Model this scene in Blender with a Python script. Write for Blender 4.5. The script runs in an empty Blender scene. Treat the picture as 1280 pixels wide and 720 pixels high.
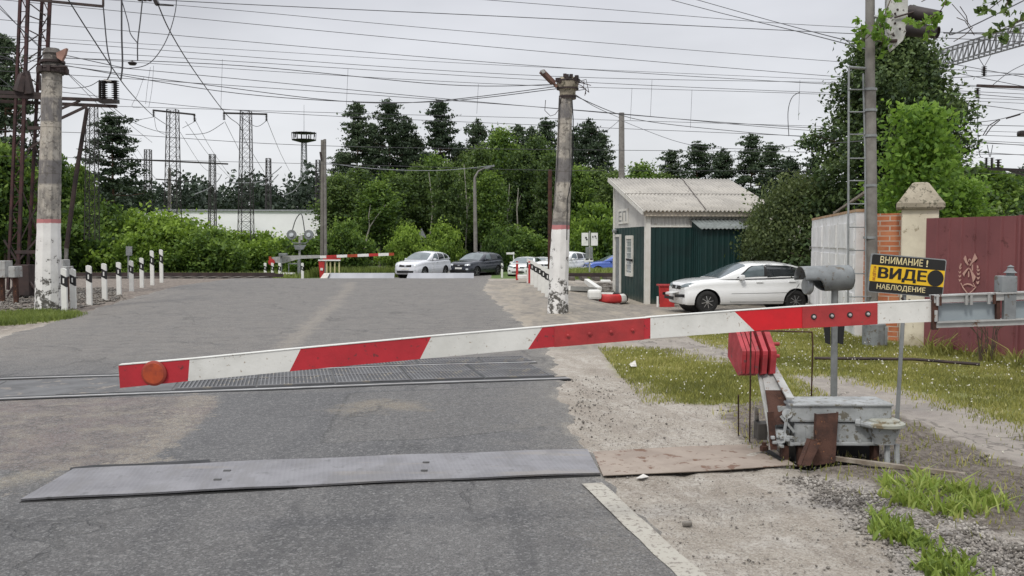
import bpy, bmesh, math, random
import numpy as np
from mathutils import Vector, Matrix
rnd = random.Random(11)
rs = np.random.RandomState(5)
S = bpy.context.scene
C = S.collection
R = math.radians
# ---------------------------------------------------------------- camera
F = 1150.0; HC = 1.75; PITCH = math.atan(58 / F)
cam = bpy.data.cameras.new('camera'); cam.sensor_width = 36; cam.lens = 36 * F / 1280
cam.clip_start = .05; cam.clip_end = 6000
camo = bpy.data.objects.new('camera', cam); C.objects.link(camo)
camo.location = (0, 0, HC); camo.rotation_euler = (math.pi / 2 - PITCH, 0, 0); S.camera = camo
S.view_settings.view_transform = 'Standard'; S.view_settings.look = 'None'; S.view_settings.exposure = 0
S.cycles.use_denoising = True; S.cycles.max_bounces = 6; S.cycles.transparent_max_bounces = 8

def at(px, py, Y):
    u = (px - 640) / F; v = (360 - py) / F
    dy = math.cos(PITCH) + v * math.sin(PITCH); dz = -math.sin(PITCH) + v * math.cos(PITCH)
    return Vector((u / dy * Y, Y, HC + dz / dy * Y))
def sm(a, b, x):
    t = np.clip((x - a) / (b - a), 0, 1); return t * t * (3 - 2 * t)
def T(x, y):
    x = np.asarray(x, float); y = np.asarray(y, float)
    hump = .14 * sm(13, 34, y) - .66 * sm(39, 53, y)
    right = np.interp(y, [0, 17, 24, 29.5, 34, 45, 58], [0, 0, -.15, -.25, -.17, -.13, -.5])
    w = sm(1.2, 3.6, x) * sm(15, 20, y)
    z = hump * (1 - w) + right * w
    z = z + .012 * np.sin(x * 1.3 + .4) * np.sin(y * .9) * sm(8, 4, y * 0 + 6)
    return z
def Tz(x, y): return float(T(x, y))
def G(px, py, zoff=0.0):
    u = (px - 640) / F; v = (360 - py) / F
    dy = math.cos(PITCH) + v * math.sin(PITCH); dz = -math.sin(PITCH) + v * math.cos(PITCH)
    a, b = u / dy, dz / dy
    Y = 2.0; st = .1
    while Y < 400:
        if HC + b * Y <= Tz(a * Y, Y) + zoff: break
        Y += st; st = max(.1, Y * .005)
    lo, hi = Y - st, Y
    for _ in range(20):
        m = (lo + hi) / 2
        if HC + b * m <= Tz(a * m, m) + zoff: hi = m
        else: lo = m
    return Vector((a * hi, hi, HC + b * hi))
def on(x, y, dz=0): return Vector((x, y, Tz(x, y) + dz))

# ---------------------------------------------------------------- node helper
class NT:
    def __init__(s, name):
        s.m = bpy.data.materials.new(name); s.m.use_nodes = True; s.t = s.m.node_tree; s.t.nodes.clear()
        s.out = s.t.nodes.new('ShaderNodeOutputMaterial')
    def n(s, ty, props=None, **inp):
        nd = s.t.nodes.new(ty)
        for k, v in (props or {}).items(): setattr(nd, k, v)
        for k, v in inp.items():
            k = int(k[1:]) if k[0] == '_' and k[1:].isdigit() else k.replace('_', ' ')
            s.set(nd.inputs[k], v)
        return nd
    def set(s, sock, v):
        if isinstance(v, bpy.types.NodeSocket): s.t.links.new(v, sock)
        elif isinstance(v, (tuple, list)) and len(v) == 3 and sock.type == 'RGBA': sock.default_value = (*v, 1)
        else: sock.default_value = v
    def pos(s): return s.n('ShaderNodeNewGeometry').outputs['Position']
    def obj(s): return s.n('ShaderNodeTexCoord').outputs['Object']
    def attr(s, a): return s.n('ShaderNodeAttribute', {'attribute_name': a}).outputs['Fac']
    def noise(s, v, sc, det=5, rough=.55, dist=0):
        return s.n('ShaderNodeTexNoise', Vector=v, Scale=sc, Detail=det, Roughness=rough, Distortion=dist).outputs['Fac']
    def vor(s, v, sc, feat='F1', out='Distance'):
        return s.n('ShaderNodeTexVoronoi', {'feature': feat}, Vector=v, Scale=sc).outputs[out]
    def mr(s, v, a, b, c=0., d=1.):
        return s.n('ShaderNodeMapRange', {'interpolation_type': 'SMOOTHSTEP'}, _0=v, _1=a, _2=b, _3=c, _4=d).outputs[0]
    def ma(s, op, a, b=0., c=0.):
        return s.n('ShaderNodeMath', {'operation': op}, _0=a, _1=b, _2=c).outputs[0]
    def mix(s, f, a, b, bt='MIX'):
        nd = s.n('ShaderNodeMix', {'data_type': 'RGBA', 'blend_type': bt}); s.set(nd.inputs[0], f); s.set(nd.inputs[6], a); s.set(nd.inputs[7], b)
        return nd.outputs[2]
    def scale(s, v, sc):
        return s.n('ShaderNodeMapping', Vector=v, Scale=sc).outputs[0]
    def xyz(s, v): return s.n('ShaderNodeSeparateXYZ', Vector=v).outputs
    def bump(s, h, st=.4, d=.01):
        return s.n('ShaderNodeBump', Height=h, Strength=st, Distance=d).outputs[0]
    def bsdf(s, **k):
        b = s.n('ShaderNodeBsdfPrincipled', **k); s.t.links.new(b.outputs[0], s.out.inputs[0]); return b

def M(name, col, rough=.7, metal=0., col2=None, sc=4., bump=0., bsc=40., grime=None, gsc=9., gth=.62, coat=0., spec=.4, low=None):
    t = NT(name); v = t.obj()
    n = t.noise(v, sc, 6, .6)
    c2 = col2 or tuple(c * .72 for c in col)
    c = t.mix(t.mr(n, .35, .68), col, c2)
    if grime:
        g = t.noise(v, gsc, 8, .68)
        c = t.mix(t.mr(g, gth, gth + .05), c, grime)
    if low:   # dirt creeping up from the base: (colour, height)
        z = t.xyz(v)[2]; nn = t.noise(v, 12, 5)
        f = t.mr(t.ma('ADD', z, t.ma('MULTIPLY', nn, low[1])), low[1] * 1.3, low[1] * .3)
        c = t.mix(f, c, low[0])
    k = dict(Base_Color=c, Metallic=metal)
    rn = t.mr(n, .3, .7, max(rough - .08, .02), min(rough + .08, 1))
    k['Roughness'] = rn
    if bump: k['Normal'] = t.bump(t.noise(v, bsc, 6, .65), bump, .01)
    b = t.bsdf(**k); b.inputs['Specular IOR Level'].default_value = spec
    if coat: b.inputs['Coat Weight'].default_value = coat; b.inputs['Coat Roughness'].default_value = .06
    return t.m

# ---------------------------------------------------------------- materials
m = {}
m['white_paint'] = M('white_paint', (.68, .68, .65), .55, col2=(.58, .58, .55), sc=3, grime=(.16, .14, .12), gsc=22, gth=.70, bump=.15, bsc=60)
m['boom_white'] = M('boom_white', (.63, .63, .60), .55, col2=(.52, .52, .49), sc=5, grime=(.3, .25, .2), gsc=42, gth=.615, bump=.15, bsc=50)
m['boom_red'] = M('boom_red', (.42, .022, .032), .5, col2=(.34, .018, .026), sc=6, grime=(.12, .03, .03), gsc=34, gth=.60, bump=.12, bsc=50)
m['boom_bright_red'] = M('boom_bright_red', (.56, .010, .018), .45, col2=(.44, .010, .016), sc=6, bump=.1)
m['splice_red'] = M('splice_red', (.36, .032, .034), .5, col2=(.27, .026, .028), sc=9, grime=(.22, .05, .04), gsc=20, gth=.62, bump=.2)
m['cw_red'] = M('cw_red', (.36, .035, .045), .55, col2=(.25, .025, .03), sc=8, grime=(.14, .05, .05), gsc=20, gth=.58, bump=.2)
m['red'] = M('red', (.45, .03, .03), .55, sc=5)
m['white'] = M('white', (.72, .72, .70), .6, col2=(.6, .6, .58), sc=5)
m['black'] = M('black', (.012, .012, .013), .6)
m['rubber'] = M('rubber', (.018, .018, .018), .85, bump=.2)
m['grey_metal'] = M('grey_metal', (.20, .215, .22), .55, col2=(.14, .15, .155), sc=6, grime=(.10, .085, .065), gsc=15, gth=.56, bump=.25, bsc=30)
m['grey_machine'] = M('grey_machine', (.32, .335, .34), .65, col2=(.22, .23, .23), sc=7, grime=(.13, .12, .095), gsc=17, gth=.55, bump=.4, bsc=24)
m['pale_metal'] = M('pale_metal', (.36, .365, .355), .5, col2=(.27, .27, .26), sc=6, grime=(.17, .10, .06), gsc=13, gth=.585, bump=.25)
m['galv'] = M('galv', (.26, .275, .28), .45, .3, col2=(.19, .20, .20), sc=8)
m['rust'] = M('rust', (.065, .028, .018), .9, col2=(.028, .015, .012), sc=9, grime=(.19, .08, .035), gsc=18, gth=.60, bump=.6, bsc=30)
m['rust_plate'] = M('rust_plate', (.29, .245, .205), .88, col2=(.225, .185, .155), sc=2.2, grime=(.14, .085, .06), gsc=6, gth=.55, bump=.3, bsc=25)
m['wood'] = M('wood', (.27, .24, .20), .85, col2=(.16, .13, .10), sc=9, bump=.4)
m['dark_steel'] = M('dark_steel', (.045, .028, .025), .7, col2=(.025, .018, .018), sc=3)
m['mast_red'] = M('mast_red', (.06, .022, .022), .75, col2=(.025, .016, .016), sc=3)
m['lattice'] = M('lattice', (.03, .027, .027), .75)
m['wire'] = M('wire', (.055, .056, .062), .6)
m['wire_pale'] = M('wire_pale', (.30, .31, .33), .6)
m['insulator'] = M('insulator', (.02, .014, .012), .3)
m['glass'] = M('glass', (.012, .016, .018), .05, col2=(.02, .024, .026), sc=2, spec=.8)
m['glass_pale'] = M('glass_pale', (.10, .13, .14), .08, col2=(.06, .08, .09), sc=2, spec=.9)
m['chrome'] = M('chrome', (.6, .6, .6), .2, 1.)
m['alloy'] = M('alloy', (.5, .5, .5), .3, .8)
m['lamp'] = M('lamp', (.6, .63, .66), .12, col2=(.4, .43, .46), sc=14, coat=.6)
m['gate'] = M('gate', (.185, .062, .065), .65, col2=(.15, .052, .056), sc=1.2, grime=(.11, .035, .035), gsc=5, gth=.6, bump=.1)
m['emblem'] = M('emblem', (.50, .30, .25), .7)
m['plaster'] = M('plaster', (.62, .57, .45), .85, col2=(.52, .47, .37), sc=2.5, grime=(.28, .24, .17), gsc=7, gth=.6, bump=.25, low=((.3, .26, .18), .4))
m['cap'] = M('cap', (.36, .32, .25), .9, col2=(.25, .22, .17), sc=4, grime=(.12, .11, .08), gsc=11, gth=.54, bump=.5)
m['fence_white'] = M('fence_white', (.68, .68, .68), .8, col2=(.56, .56, .55), sc=2.5, grime=(.33, .28, .2), gsc=4, gth=.62, bump=.3)
m['rust_edge'] = M('rust_edge', (.38, .27, .17), .9, col2=(.3, .17, .09), sc=4, bump=.4)
m['hut_green'] = M('hut_green', (.006, .030, .028), .5, col2=(.005, .022, .021), sc=1.5, low=((.07, .075, .06), .3))
m['hut_white'] = M('hut_white', (.50, .49, .46), .6, col2=(.42, .41, .39), sc=1.5, grime=(.34, .32, .28), gsc=5, gth=.62)
m['hut_trim'] = M('hut_trim', (.62, .61, .57), .6, col2=(.54, .52, .46), sc=3)
m['fascia'] = M('fascia', (.50, .44, .36), .7)
m['roof'] = M('roof', (.39, .37, .335), .9, col2=(.31, .295, .27), sc=1.2, grime=(.24, .225, .20), gsc=3, gth=.6, bump=.3)
m['annex_roof'] = M('annex_roof', (.17, .19, .185), .7)
m['sign_yellow'] = M('sign_yellow', (.72, .45, .015), .4, col2=(.66, .41, .015), sc=4, grime=(.3, .2, .05), gsc=20, gth=.7)
m['sign_black'] = M('sign_black', (.012, .012, .012), .4)
m['sign_cream'] = M('sign_cream', (.72, .62, .34), .45)
m['sign_red'] = M('sign_red', (.38, .09, .02), .5)
m['orange'] = M('orange', (.40, .065, .02), .5, col2=(.22, .035, .018), sc=14)
m['silver_car'] = M('silver_car', (.66, .67, .70), .3, .15, col2=(.58, .59, .63), sc=1, coat=.7)
m['grey_car'] = M('grey_car', (.028, .032, .045), .3, .3, col2=(.024, .028, .038), sc=1, coat=.7)
m['white_car'] = M('white_car', (.70, .71, .71), .3, 0, col2=(.67, .68, .68), sc=1, coat=.8)
m['blue_car'] = M('blue_car', (.06, .12, .42), .3, .2, col2=(.05, .1, .36), sc=1, coat=.8)
m['seam'] = M('seam', (.09, .09, .09), .7)
m['plate'] = M('plate', (.66, .66, .64), .5)
m['building_white'] = M('building_white', (.88, .88, .90), .7, col2=(.8, .8, .82), sc=.2)
m['building_grey'] = M('building_grey', (.3, .31, .33), .8)
m['bark'] = M('bark', (.09, .065, .045), .95, col2=(.045, .035, .028), sc=6, bump=.5)
m['bark_pine'] = M('bark_pine', (.13, .075, .045), .95, col2=(.06, .04, .03), sc=3, bump=.5)
m['bark_birch'] = M('bark_birch', (.30, .29, .25), .8, col2=(.20, .19, .16), sc=3, grime=(.05, .05, .045), gsc=3, gth=.60)
m['raised_plate'] = M('raised_plate', (.36, .37, .40), .6, col2=(.3, .31, .34), sc=1)
m['pole_wood'] = M('pole_wood', (.21, .20, .185), .9, col2=(.14, .13, .12), sc=4, bump=.4, bsc=20)
m['pole_far'] = M('pole_far', (.17, .16, .14), .9, col2=(.12, .11, .10), sc=2)
m['sleeper'] = M('sleeper', (.12, .105, .09), .9)
m['stone'] = M('stone', (.20, .185, .165), .95, col2=(.08, .07, .06), sc=6, bump=.3)
m['bright_steel'] = M('bright_steel', (.50, .50, .50), .35, .3, col2=(.30, .29, .28), sc=1.2)
m['puff'] = M('puff', (.72, .70, .62), .95)
m['line_paint'] = M('line_paint', (.36, .345, .30), .8, col2=(.33, .31, .27), sc=3, grime=(.19, .17, .15), gsc=24, gth=.54)
m['paper'] = M('paper', (.6, .58, .54), .8)

def brick():
    t = NT('brick'); v = t.n('ShaderNodeMapping', Vector=t.obj(), Rotation=(math.pi / 2, 0, 0)).outputs[0]
    b = t.n('ShaderNodeTexBrick', {'offset': .5}, Vector=v, Color1=(.45, .15, .065, 1), Color2=(.36, .11, .05, 1), Mortar=(.42, .38, .32, 1), Scale=1.,
            Mortar_Size=.009, Brick_Width=.26, Row_Height=.088)
    c = t.mix(t.mr(t.noise(t.obj(), 6, 6), .4, .7), b.outputs[0], (.5, .22, .11), 'MIX')
    c = t.mix(.65, b.outputs[0], c)
    t.bsdf(Base_Color=c, Roughness=.9, Normal=t.bump(b.outputs[1], -.5, .01)); return t.m
m['brick'] = brick()

def pole_mat(name, zband):
    t = NT(name); v = t.obj(); z = t.xyz(v)[2]
    n1 = t.noise(v, 2.2, 7, .65); n2 = t.noise(v, 9, 8, .7); n3 = t.noise(t.scale(v, (1, 1, .35)), 5, 7, .65)
    c = t.mix(t.mr(n1, .40, .60), (.40, .365, .31), (.215, .20, .18)); c = t.mix(t.mr(n3, .52, .60, 0., .6), c, (.46, .43, .38))
    band = t.mr(t.ma('SINE', t.ma('MULTIPLY', z, 4.2)), .2, .5)
    c = t.mix(t.ma('MULTIPLY', t.ma('MULTIPLY', band, t.mr(n3, .30, .5)), .85), c, (.115, .11, .115))
    c = t.mix(t.ma('MULTIPLY', t.mr(n2, .52, .60), .75), c, (.10, .09, .08))
    ring = t.mr(t.ma('ABSOLUTE', t.ma('SUBTRACT', t.ma('FRACT', t.ma('MULTIPLY', z, .9)), .5)), .485, .495)
    c = t.mix(t.ma('MULTIPLY', ring, .5), c, (.08, .07, .06))
    zz = t.ma('ADD', z, t.ma('MULTIPLY', n2, .06))
    c = t.mix(t.mr(zz, zband + .10, zband + .08), c, (.42, .17, .17))
    c = t.mix(t.mr(zz, zband, zband - .02), c, t.mix(t.mr(n1, .4, .7), (.70, .69, .67), (.58, .57, .55)))
    # chipped paint, heavier towards the ground and in a few blotches
    th = t.mr(z, 0., 1.3, .46, .60)
    ch = t.mr(t.ma('SUBTRACT', t.noise(v, 4.5, 9, .66), th), 0., .02)
    ch = t.ma('MULTIPLY', ch, t.mr(z, zband, zband - .1))
    ch = t.ma('MULTIPLY', ch, t.mr(t.noise(v, 16, 6, .7), .38, .5))
    c = t.mix(ch, c, (.09, .085, .075))
    t.bsdf(Base_Color=c, Roughness=.9, Normal=t.bump(t.ma('ADD', t.noise(v, 26, 7, .7), t.ma('MULTIPLY', ch, -1.)), .5, .02)); return t.m

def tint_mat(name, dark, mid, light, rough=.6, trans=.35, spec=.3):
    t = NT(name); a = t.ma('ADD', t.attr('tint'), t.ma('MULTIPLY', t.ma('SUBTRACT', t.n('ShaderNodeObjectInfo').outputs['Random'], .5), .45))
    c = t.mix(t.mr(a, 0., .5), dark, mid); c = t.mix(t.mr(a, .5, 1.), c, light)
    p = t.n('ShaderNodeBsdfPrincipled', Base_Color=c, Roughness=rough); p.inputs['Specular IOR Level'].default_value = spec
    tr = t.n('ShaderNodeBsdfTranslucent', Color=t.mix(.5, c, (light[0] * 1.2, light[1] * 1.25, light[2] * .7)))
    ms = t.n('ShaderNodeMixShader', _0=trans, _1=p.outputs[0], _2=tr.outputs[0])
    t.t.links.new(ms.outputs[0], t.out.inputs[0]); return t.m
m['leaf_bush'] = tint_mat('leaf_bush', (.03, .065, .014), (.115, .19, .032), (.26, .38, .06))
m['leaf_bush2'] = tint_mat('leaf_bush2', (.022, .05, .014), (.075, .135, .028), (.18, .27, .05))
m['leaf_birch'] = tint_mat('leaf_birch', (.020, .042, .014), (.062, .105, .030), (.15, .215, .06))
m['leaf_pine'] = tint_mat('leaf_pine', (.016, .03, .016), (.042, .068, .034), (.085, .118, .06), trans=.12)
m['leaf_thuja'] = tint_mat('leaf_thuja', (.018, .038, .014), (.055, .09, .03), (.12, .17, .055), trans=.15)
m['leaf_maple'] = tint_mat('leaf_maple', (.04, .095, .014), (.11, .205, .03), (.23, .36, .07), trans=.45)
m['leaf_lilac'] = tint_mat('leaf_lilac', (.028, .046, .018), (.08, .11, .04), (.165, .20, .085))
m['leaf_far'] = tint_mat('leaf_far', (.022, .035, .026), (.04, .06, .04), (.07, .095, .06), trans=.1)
m['grass'] = tint_mat('grass', (.09, .105, .03), (.25, .26, .07), (.48, .43, .19), trans=.35)
m['weed'] = tint_mat('weed', (.07, .11, .025), (.19, .27, .05), (.36, .42, .12), trans=.35)
m['grass_green'] = tint_mat('grass_green', (.06, .085, .024), (.15, .20, .05), (.30, .34, .12), trans=.4)

# ---------------------------------------------------------------- mesh building
class MB:
    def __init__(s): s.v = []; s.f = []; s.mi = []; s.sm = []
    def add(s, vs, fs, mi=0, smooth=False):
        o = len(s.v); s.v += [tuple(p) for p in vs]
        for f in fs: s.f.append(tuple(i + o for i in f)); s.mi.append(mi); s.sm.append(smooth)
        return s
    def box(s, c, d, mi=0, R3=None):
        c = Vector(c); vs = []
        for k in range(8):
            p = Vector(((k & 1) - .5, ((k >> 1) & 1) - .5, (k >> 2) - .5)); p = Vector((p.x * d[0], p.y * d[1], p.z * d[2]))
            vs.append(c + (R3 @ p if R3 else p))
        return s.add(vs, [(0, 2, 3, 1), (4, 5, 7, 6), (0, 1, 5, 4), (2, 6, 7, 3), (0, 4, 6, 2), (1, 3, 7, 5)], mi)
    def bbox(s, c, d, b=.01, mi=0, R3=None):     # box with bevelled edges
        bm = bmesh.new(); bmesh.ops.create_cube(bm, size=1)
        for v in bm.verts: v.co = Vector((v.co.x * d[0], v.co.y * d[1], v.co.z * d[2]))
        bmesh.ops.bevel(bm, geom=list(bm.edges), offset=b, segments=2, profile=.6, affect='EDGES')
        return s.bm(bm, c, R3, mi)
    def bm(s, bm, c=(0, 0, 0), R3=None, mi=0, smooth=False):
        bm.verts.index_update(); c = Vector(c)
        vs = [c + (R3 @ v.co if R3 else v.co) for v in bm.verts]
        s.add(vs, [[v.index for v in f.verts] for f in bm.faces], mi, smooth); bm.free(); return s
    def beam(s, p0, p1, w, h, mi=0, up=(0, 0, 1)):
        p0 = Vector(p0); p1 = Vector(p1); d = p1 - p0; L = d.length; x = d.normalized(); u = Vector(up)
        if abs(x.dot(u)) > .99: u = Vector((0, 1, 0))
        y = u.cross(x).normalized(); z = x.cross(y)
        return s.box((p0 + p1) / 2, (L, w, h), mi, Matrix((x, y, z)).transposed())
    def cyl(s, p0, p1, r0, r1=None, n=16, mi=0, cap=True, smooth=True):
        return s.tube([p0, p1], [r0, r0 if r1 is None else r1], n, mi, cap, smooth)
    def tube(s, pts, r, n=8, mi=0, cap=True, smooth=True):
        pts = [Vector(p) for p in pts]; k = len(pts)
        if not isinstance(r, (list, tuple)): r = [r] * k
        vs = []; prev = None
        for i, p in enumerate(pts):
            d = (pts[min(i + 1, k - 1)] - pts[max(i - 1, 0)])
            d = d.normalized() if d.length > 1e-9 else Vector((0, 0, 1))
            if prev is None:
                a = Vector((0, 0, 1)) if abs(d.z) < .9 else Vector((1, 0, 0)); x = a.cross(d).normalized()
            else:
                x = (prev - d * prev.dot(d)); x = x.normalized() if x.length > 1e-6 else Vector((1, 0, 0))
            prev = x; y = d.cross(x)
            for j in range(n):
                a = 2 * math.pi * j / n; vs.append(p + (x * math.cos(a) + y * math.sin(a)) * r[i])
        fs = [(i * n + j, i * n + (j + 1) % n, (i + 1) * n + (j + 1) % n, (i + 1) * n + j) for i in range(k - 1) for j in range(n)]
        s.add(vs, fs, mi, smooth)
        if cap:
            s.add(vs[:n], [tuple(range(n))[::-1]], mi); s.add(vs[-n:], [tuple(range(n))], mi)
        return s
    def lathe(s, c, prof, n=20, mi=0, axis=(0, 0, 1), smooth=True):
        c = Vector(c); ax = Vector(axis).normalized(); q = Vector((0, 0, 1)).rotation_difference(ax)
        vs = [c + q @ Vector((r * math.cos(2 * math.pi * j / n), r * math.sin(2 * math.pi * j / n), z)) for r, z in prof for j in range(n)]
        fs = [(i * n + j, i * n + (j + 1) % n, (i + 1) * n + (j + 1) % n, (i + 1) * n + j) for i in range(len(prof) - 1) for j in range(n)]
        s.add(vs, fs, mi, smooth)
        if prof[0][0] > 1e-4: s.add(vs[:n], [tuple(range(n))[::-1]], mi)
        if prof[-1][0] > 1e-4: s.add(vs[-n:], [tuple(range(n))], mi)
        return s
    def prism(s, poly, off, mi=0):            # polygon of 3-D points extruded by vector off
        n = len(poly); a = [Vector(p) for p in poly]; b = [p + Vector(off) for p in a]
        fs = [tuple(range(n)), tuple(range(2 * n - 1, n - 1, -1))] + [(i, i + n, (i + 1) % n + n, (i + 1) % n) for i in range(n)]
        return s.add(a + b, fs, mi)
    def build(s, name, mats, parent=None, local=False, sharp=35, origin=None):
        if not isinstance(mats, (list, tuple)): mats = [mats]
        me = bpy.data.meshes.new(name); base = Vector((0, 0, 0))
        if parent is not None:
            if not local:
                q = parent
                while q.parent: q = q.parent
                base = Vector(q.location)
        elif origin is not None: base = Vector(origin)
        elif not local:
            a = np.array(s.v); base = Vector((float(a[:, 0].mean()), float(a[:, 1].mean()), float(a[:, 2].min())))
        vs = [(p[0] - base.x, p[1] - base.y, p[2] - base.z) for p in s.v]
        me.from_pydata(vs, [], s.f)
        for mm in mats: me.materials.append(mm)
        me.polygons.foreach_set('material_index', s.mi)
        bm = bmesh.new(); bm.from_mesh(me); bmesh.ops.remove_doubles(bm, verts=bm.verts, dist=1e-5) if len(s.v) < 60000 else None
        bmesh.ops.recalc_face_normals(bm, faces=bm.faces); bm.to_mesh(me); bm.free()
        if any(s.sm):
            me.polygons.foreach_set('use_smooth', [True] * len(me.polygons)); me.set_sharp_from_angle(angle=R(sharp))
        o = bpy.data.objects.new(name, me); C.objects.link(o)
        if parent is not None: o.parent = parent
        elif not local or origin is not None: o.location = base
        return o
def tag(o, label=None, cat=None, group=None, kind=None):
    if label: o['label'] = label
    if cat: o['category'] = cat
    if group: o['group'] = group
    if kind: o['kind'] = kind
    return o
def thing(name, label, cat, loc, group=None, rz=0):
    o = bpy.data.objects.new(name, None); C.objects.link(o); o.location = loc; o.rotation_euler = (0, 0, rz); o.empty_display_size = .2
    return tag(o, label, cat, group)
def dup(o, loc, rz=None, label=None, scale=None):
    def cp(q, par):
        c = q.copy(); C.objects.link(c); c.parent = par
        for ch in [x for x in kids.get(q.name, [])]: cp(ch, c)
        return c
    kids = {}
    for x in bpy.data.objects:
        if x.parent: kids.setdefault(x.parent.name, []).append(x)
    r = cp(o, None); r.location = loc
    if rz is not None: r.rotation_euler = (0, 0, rz)
    if label: r['label'] = label
    if scale is not None: r.scale = (scale, scale, scale) if not isinstance(scale, (tuple, list)) else scale
    return r
def np_mesh(name, V, Fq, mats, tint=None, parent=None, mi=None, smooth=False, attrs=None):
    me = bpy.data.meshes.new(name); V = np.asarray(V, np.float32); Fq = np.asarray(Fq, np.int32); nf, k = Fq.shape
    me.vertices.add(len(V)); me.vertices.foreach_set('co', V.ravel())
    me.loops.add(nf * k); me.loops.foreach_set('vertex_index', Fq.ravel())
    me.polygons.add(nf); me.polygons.foreach_set('loop_start', np.arange(0, nf * k, k, dtype=np.int32))
    me.polygons.foreach_set('loop_total', np.full(nf, k, np.int32))
    for mm in (mats if isinstance(mats, (list, tuple)) else [mats]): me.materials.append(mm)
    if mi is not None: me.polygons.foreach_set('material_index', np.asarray(mi, np.int32))
    me.update(calc_edges=True)
    if smooth: me.polygons.foreach_set('use_smooth', np.ones(nf, bool))
    for k2, a in ({'tint': tint} if tint is not None else {}).items() : me.attributes.new(k2, 'FLOAT', 'POINT').data.foreach_set('value', np.asarray(a, np.float32))
    for k2, a in (attrs or {}).items(): me.attributes.new(k2, 'FLOAT', 'POINT').data.foreach_set('value', np.asarray(a, np.float32))
    o = bpy.data.objects.new(name, me); C.objects.link(o)
    if parent: o.parent = parent
    return o
def inpoly(P, x, y):
    x = np.asarray(x); y = np.asarray(y); ins = np.zeros(x.shape, bool); n = len(P)
    for i in range(n):
        x0, y0 = P[i]; x1, y1 = P[(i + 1) % n]
        if y0 == y1: continue
        c = ((y0 > y) != (y1 > y)) & (x < (x1 - x0) * (y - y0) / (y1 - y0) + x0); ins ^= c
    return ins
def dseg(P, x, y, closed=True):
    d = np.full(np.shape(x), 1e9); n = len(P)
    for i in range(n if closed else n - 1):
        x0, y0 = P[i]; x1, y1 = P[(i + 1) % n]; dx, dy = x1 - x0, y1 - y0; L = dx * dx + dy * dy + 1e-12
        t = np.clip(((x - x0) * dx + (y - y0) * dy) / L, 0, 1); d = np.minimum(d, np.hypot(x - x0 - t * dx, y - y0 - t * dy))
    return d
def sdf(P, x, y): return np.where(inpoly(P, x, y), 1, -1) * dseg(P, x, y)
def gp(pts): return [tuple(G(a, b)[:2]) for a, b in pts]

# ---------------------------------------------------------------- world + sun
W = bpy.data.worlds.new('World'); S.world = W; W.use_nodes = True; nt = W.node_tree; nt.nodes.clear()
SUN_EL, SUN_AZ = R(52), R(205)     # azimuth measured from +Y clockwise: behind and to the left of the camera
sky = nt.nodes.new('ShaderNodeTexSky'); sky.sky_type = 'NISHITA'; sky.sun_disc = False; sky.sun_elevation = SUN_EL; sky.sun_rotation = SUN_AZ
tc = nt.nodes.new('ShaderNodeTexCoord'); sp = nt.nodes.new('ShaderNodeSeparateXYZ'); nt.links.new(tc.outputs['Generated'], sp.inputs[0])
ramp = nt.nodes.new('ShaderNodeValToRGB'); cr = ramp.color_ramp; nt.links.new(sp.outputs[2], ramp.inputs[0])
cr.elements[0].position = 0; cr.elements[0].color = (8.3, 8.45, 8.6, 1)
cr.elements[1].position = 1; cr.elements[1].color = (19., 19.2, 19.8, 1)
for p_, c_ in ((.09, (8.2, 8.3, 8.55, 1)), (.26, (6.8, 6.9, 7.35, 1)), (.42, (8.5, 8.7, 9.4, 1))):
    e = cr.elements.new(p_); e.color = c_
mp = nt.nodes.new('ShaderNodeMapping'); mp.inputs['Scale'].default_value = (1, 1, 3.2); nt.links.new(tc.outputs['Generated'], mp.inputs[0])
nz = nt.nodes.new('ShaderNodeTexNoise'); nz.inputs['Scale'].default_value = 2.2; nz.inputs['Detail'].default_value = 5; nt.links.new(mp.outputs[0], nz.inputs['Vector'])
mr_ = nt.nodes.new('ShaderNodeMapRange'); nt.links.new(nz.outputs['Fac'], mr_.inputs[0])
for i_, v_ in ((1, .3), (2, .7), (3, .83), (4, 1.15)): mr_.inputs[i_].default_value = v_
mul = nt.nodes.new('ShaderNodeVectorMath'); mul.operation = 'SCALE'; nt.links.new(ramp.outputs[0], mul.inputs[0]); nt.links.new(mr_.outputs[0], mul.inputs['Scale'])
mx = nt.nodes.new('ShaderNodeMix'); mx.data_type = 'RGBA'; mx.inputs[0].default_value = .93
nt.links.new(sky.outputs[0], mx.inputs[6]); nt.links.new(mul.outputs[0], mx.inputs[7])
bg = nt.nodes.new('ShaderNodeBackground'); bg.inputs[1].default_value = .1; nt.links.new(mx.outputs[2], bg.inputs[0])
wo = nt.nodes.new('ShaderNodeOutputWorld'); nt.links.new(bg.outputs[0], wo.inputs[0])
sl = bpy.data.lights.new('sun', 'SUN'); sl.energy = 1.95; sl.angle = R(10); sl.color = (1, .95, .87)
so = bpy.data.objects.new('sun', sl); C.objects.link(so); so.location = (0, 0, 30)
sd = Vector((math.sin(SUN_AZ) * math.cos(SUN_EL), math.cos(SUN_AZ) * math.cos(SUN_EL), math.sin(SUN_EL)))
so.rotation_euler = sd.to_track_quat('Z', 'Y').to_euler()
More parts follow.
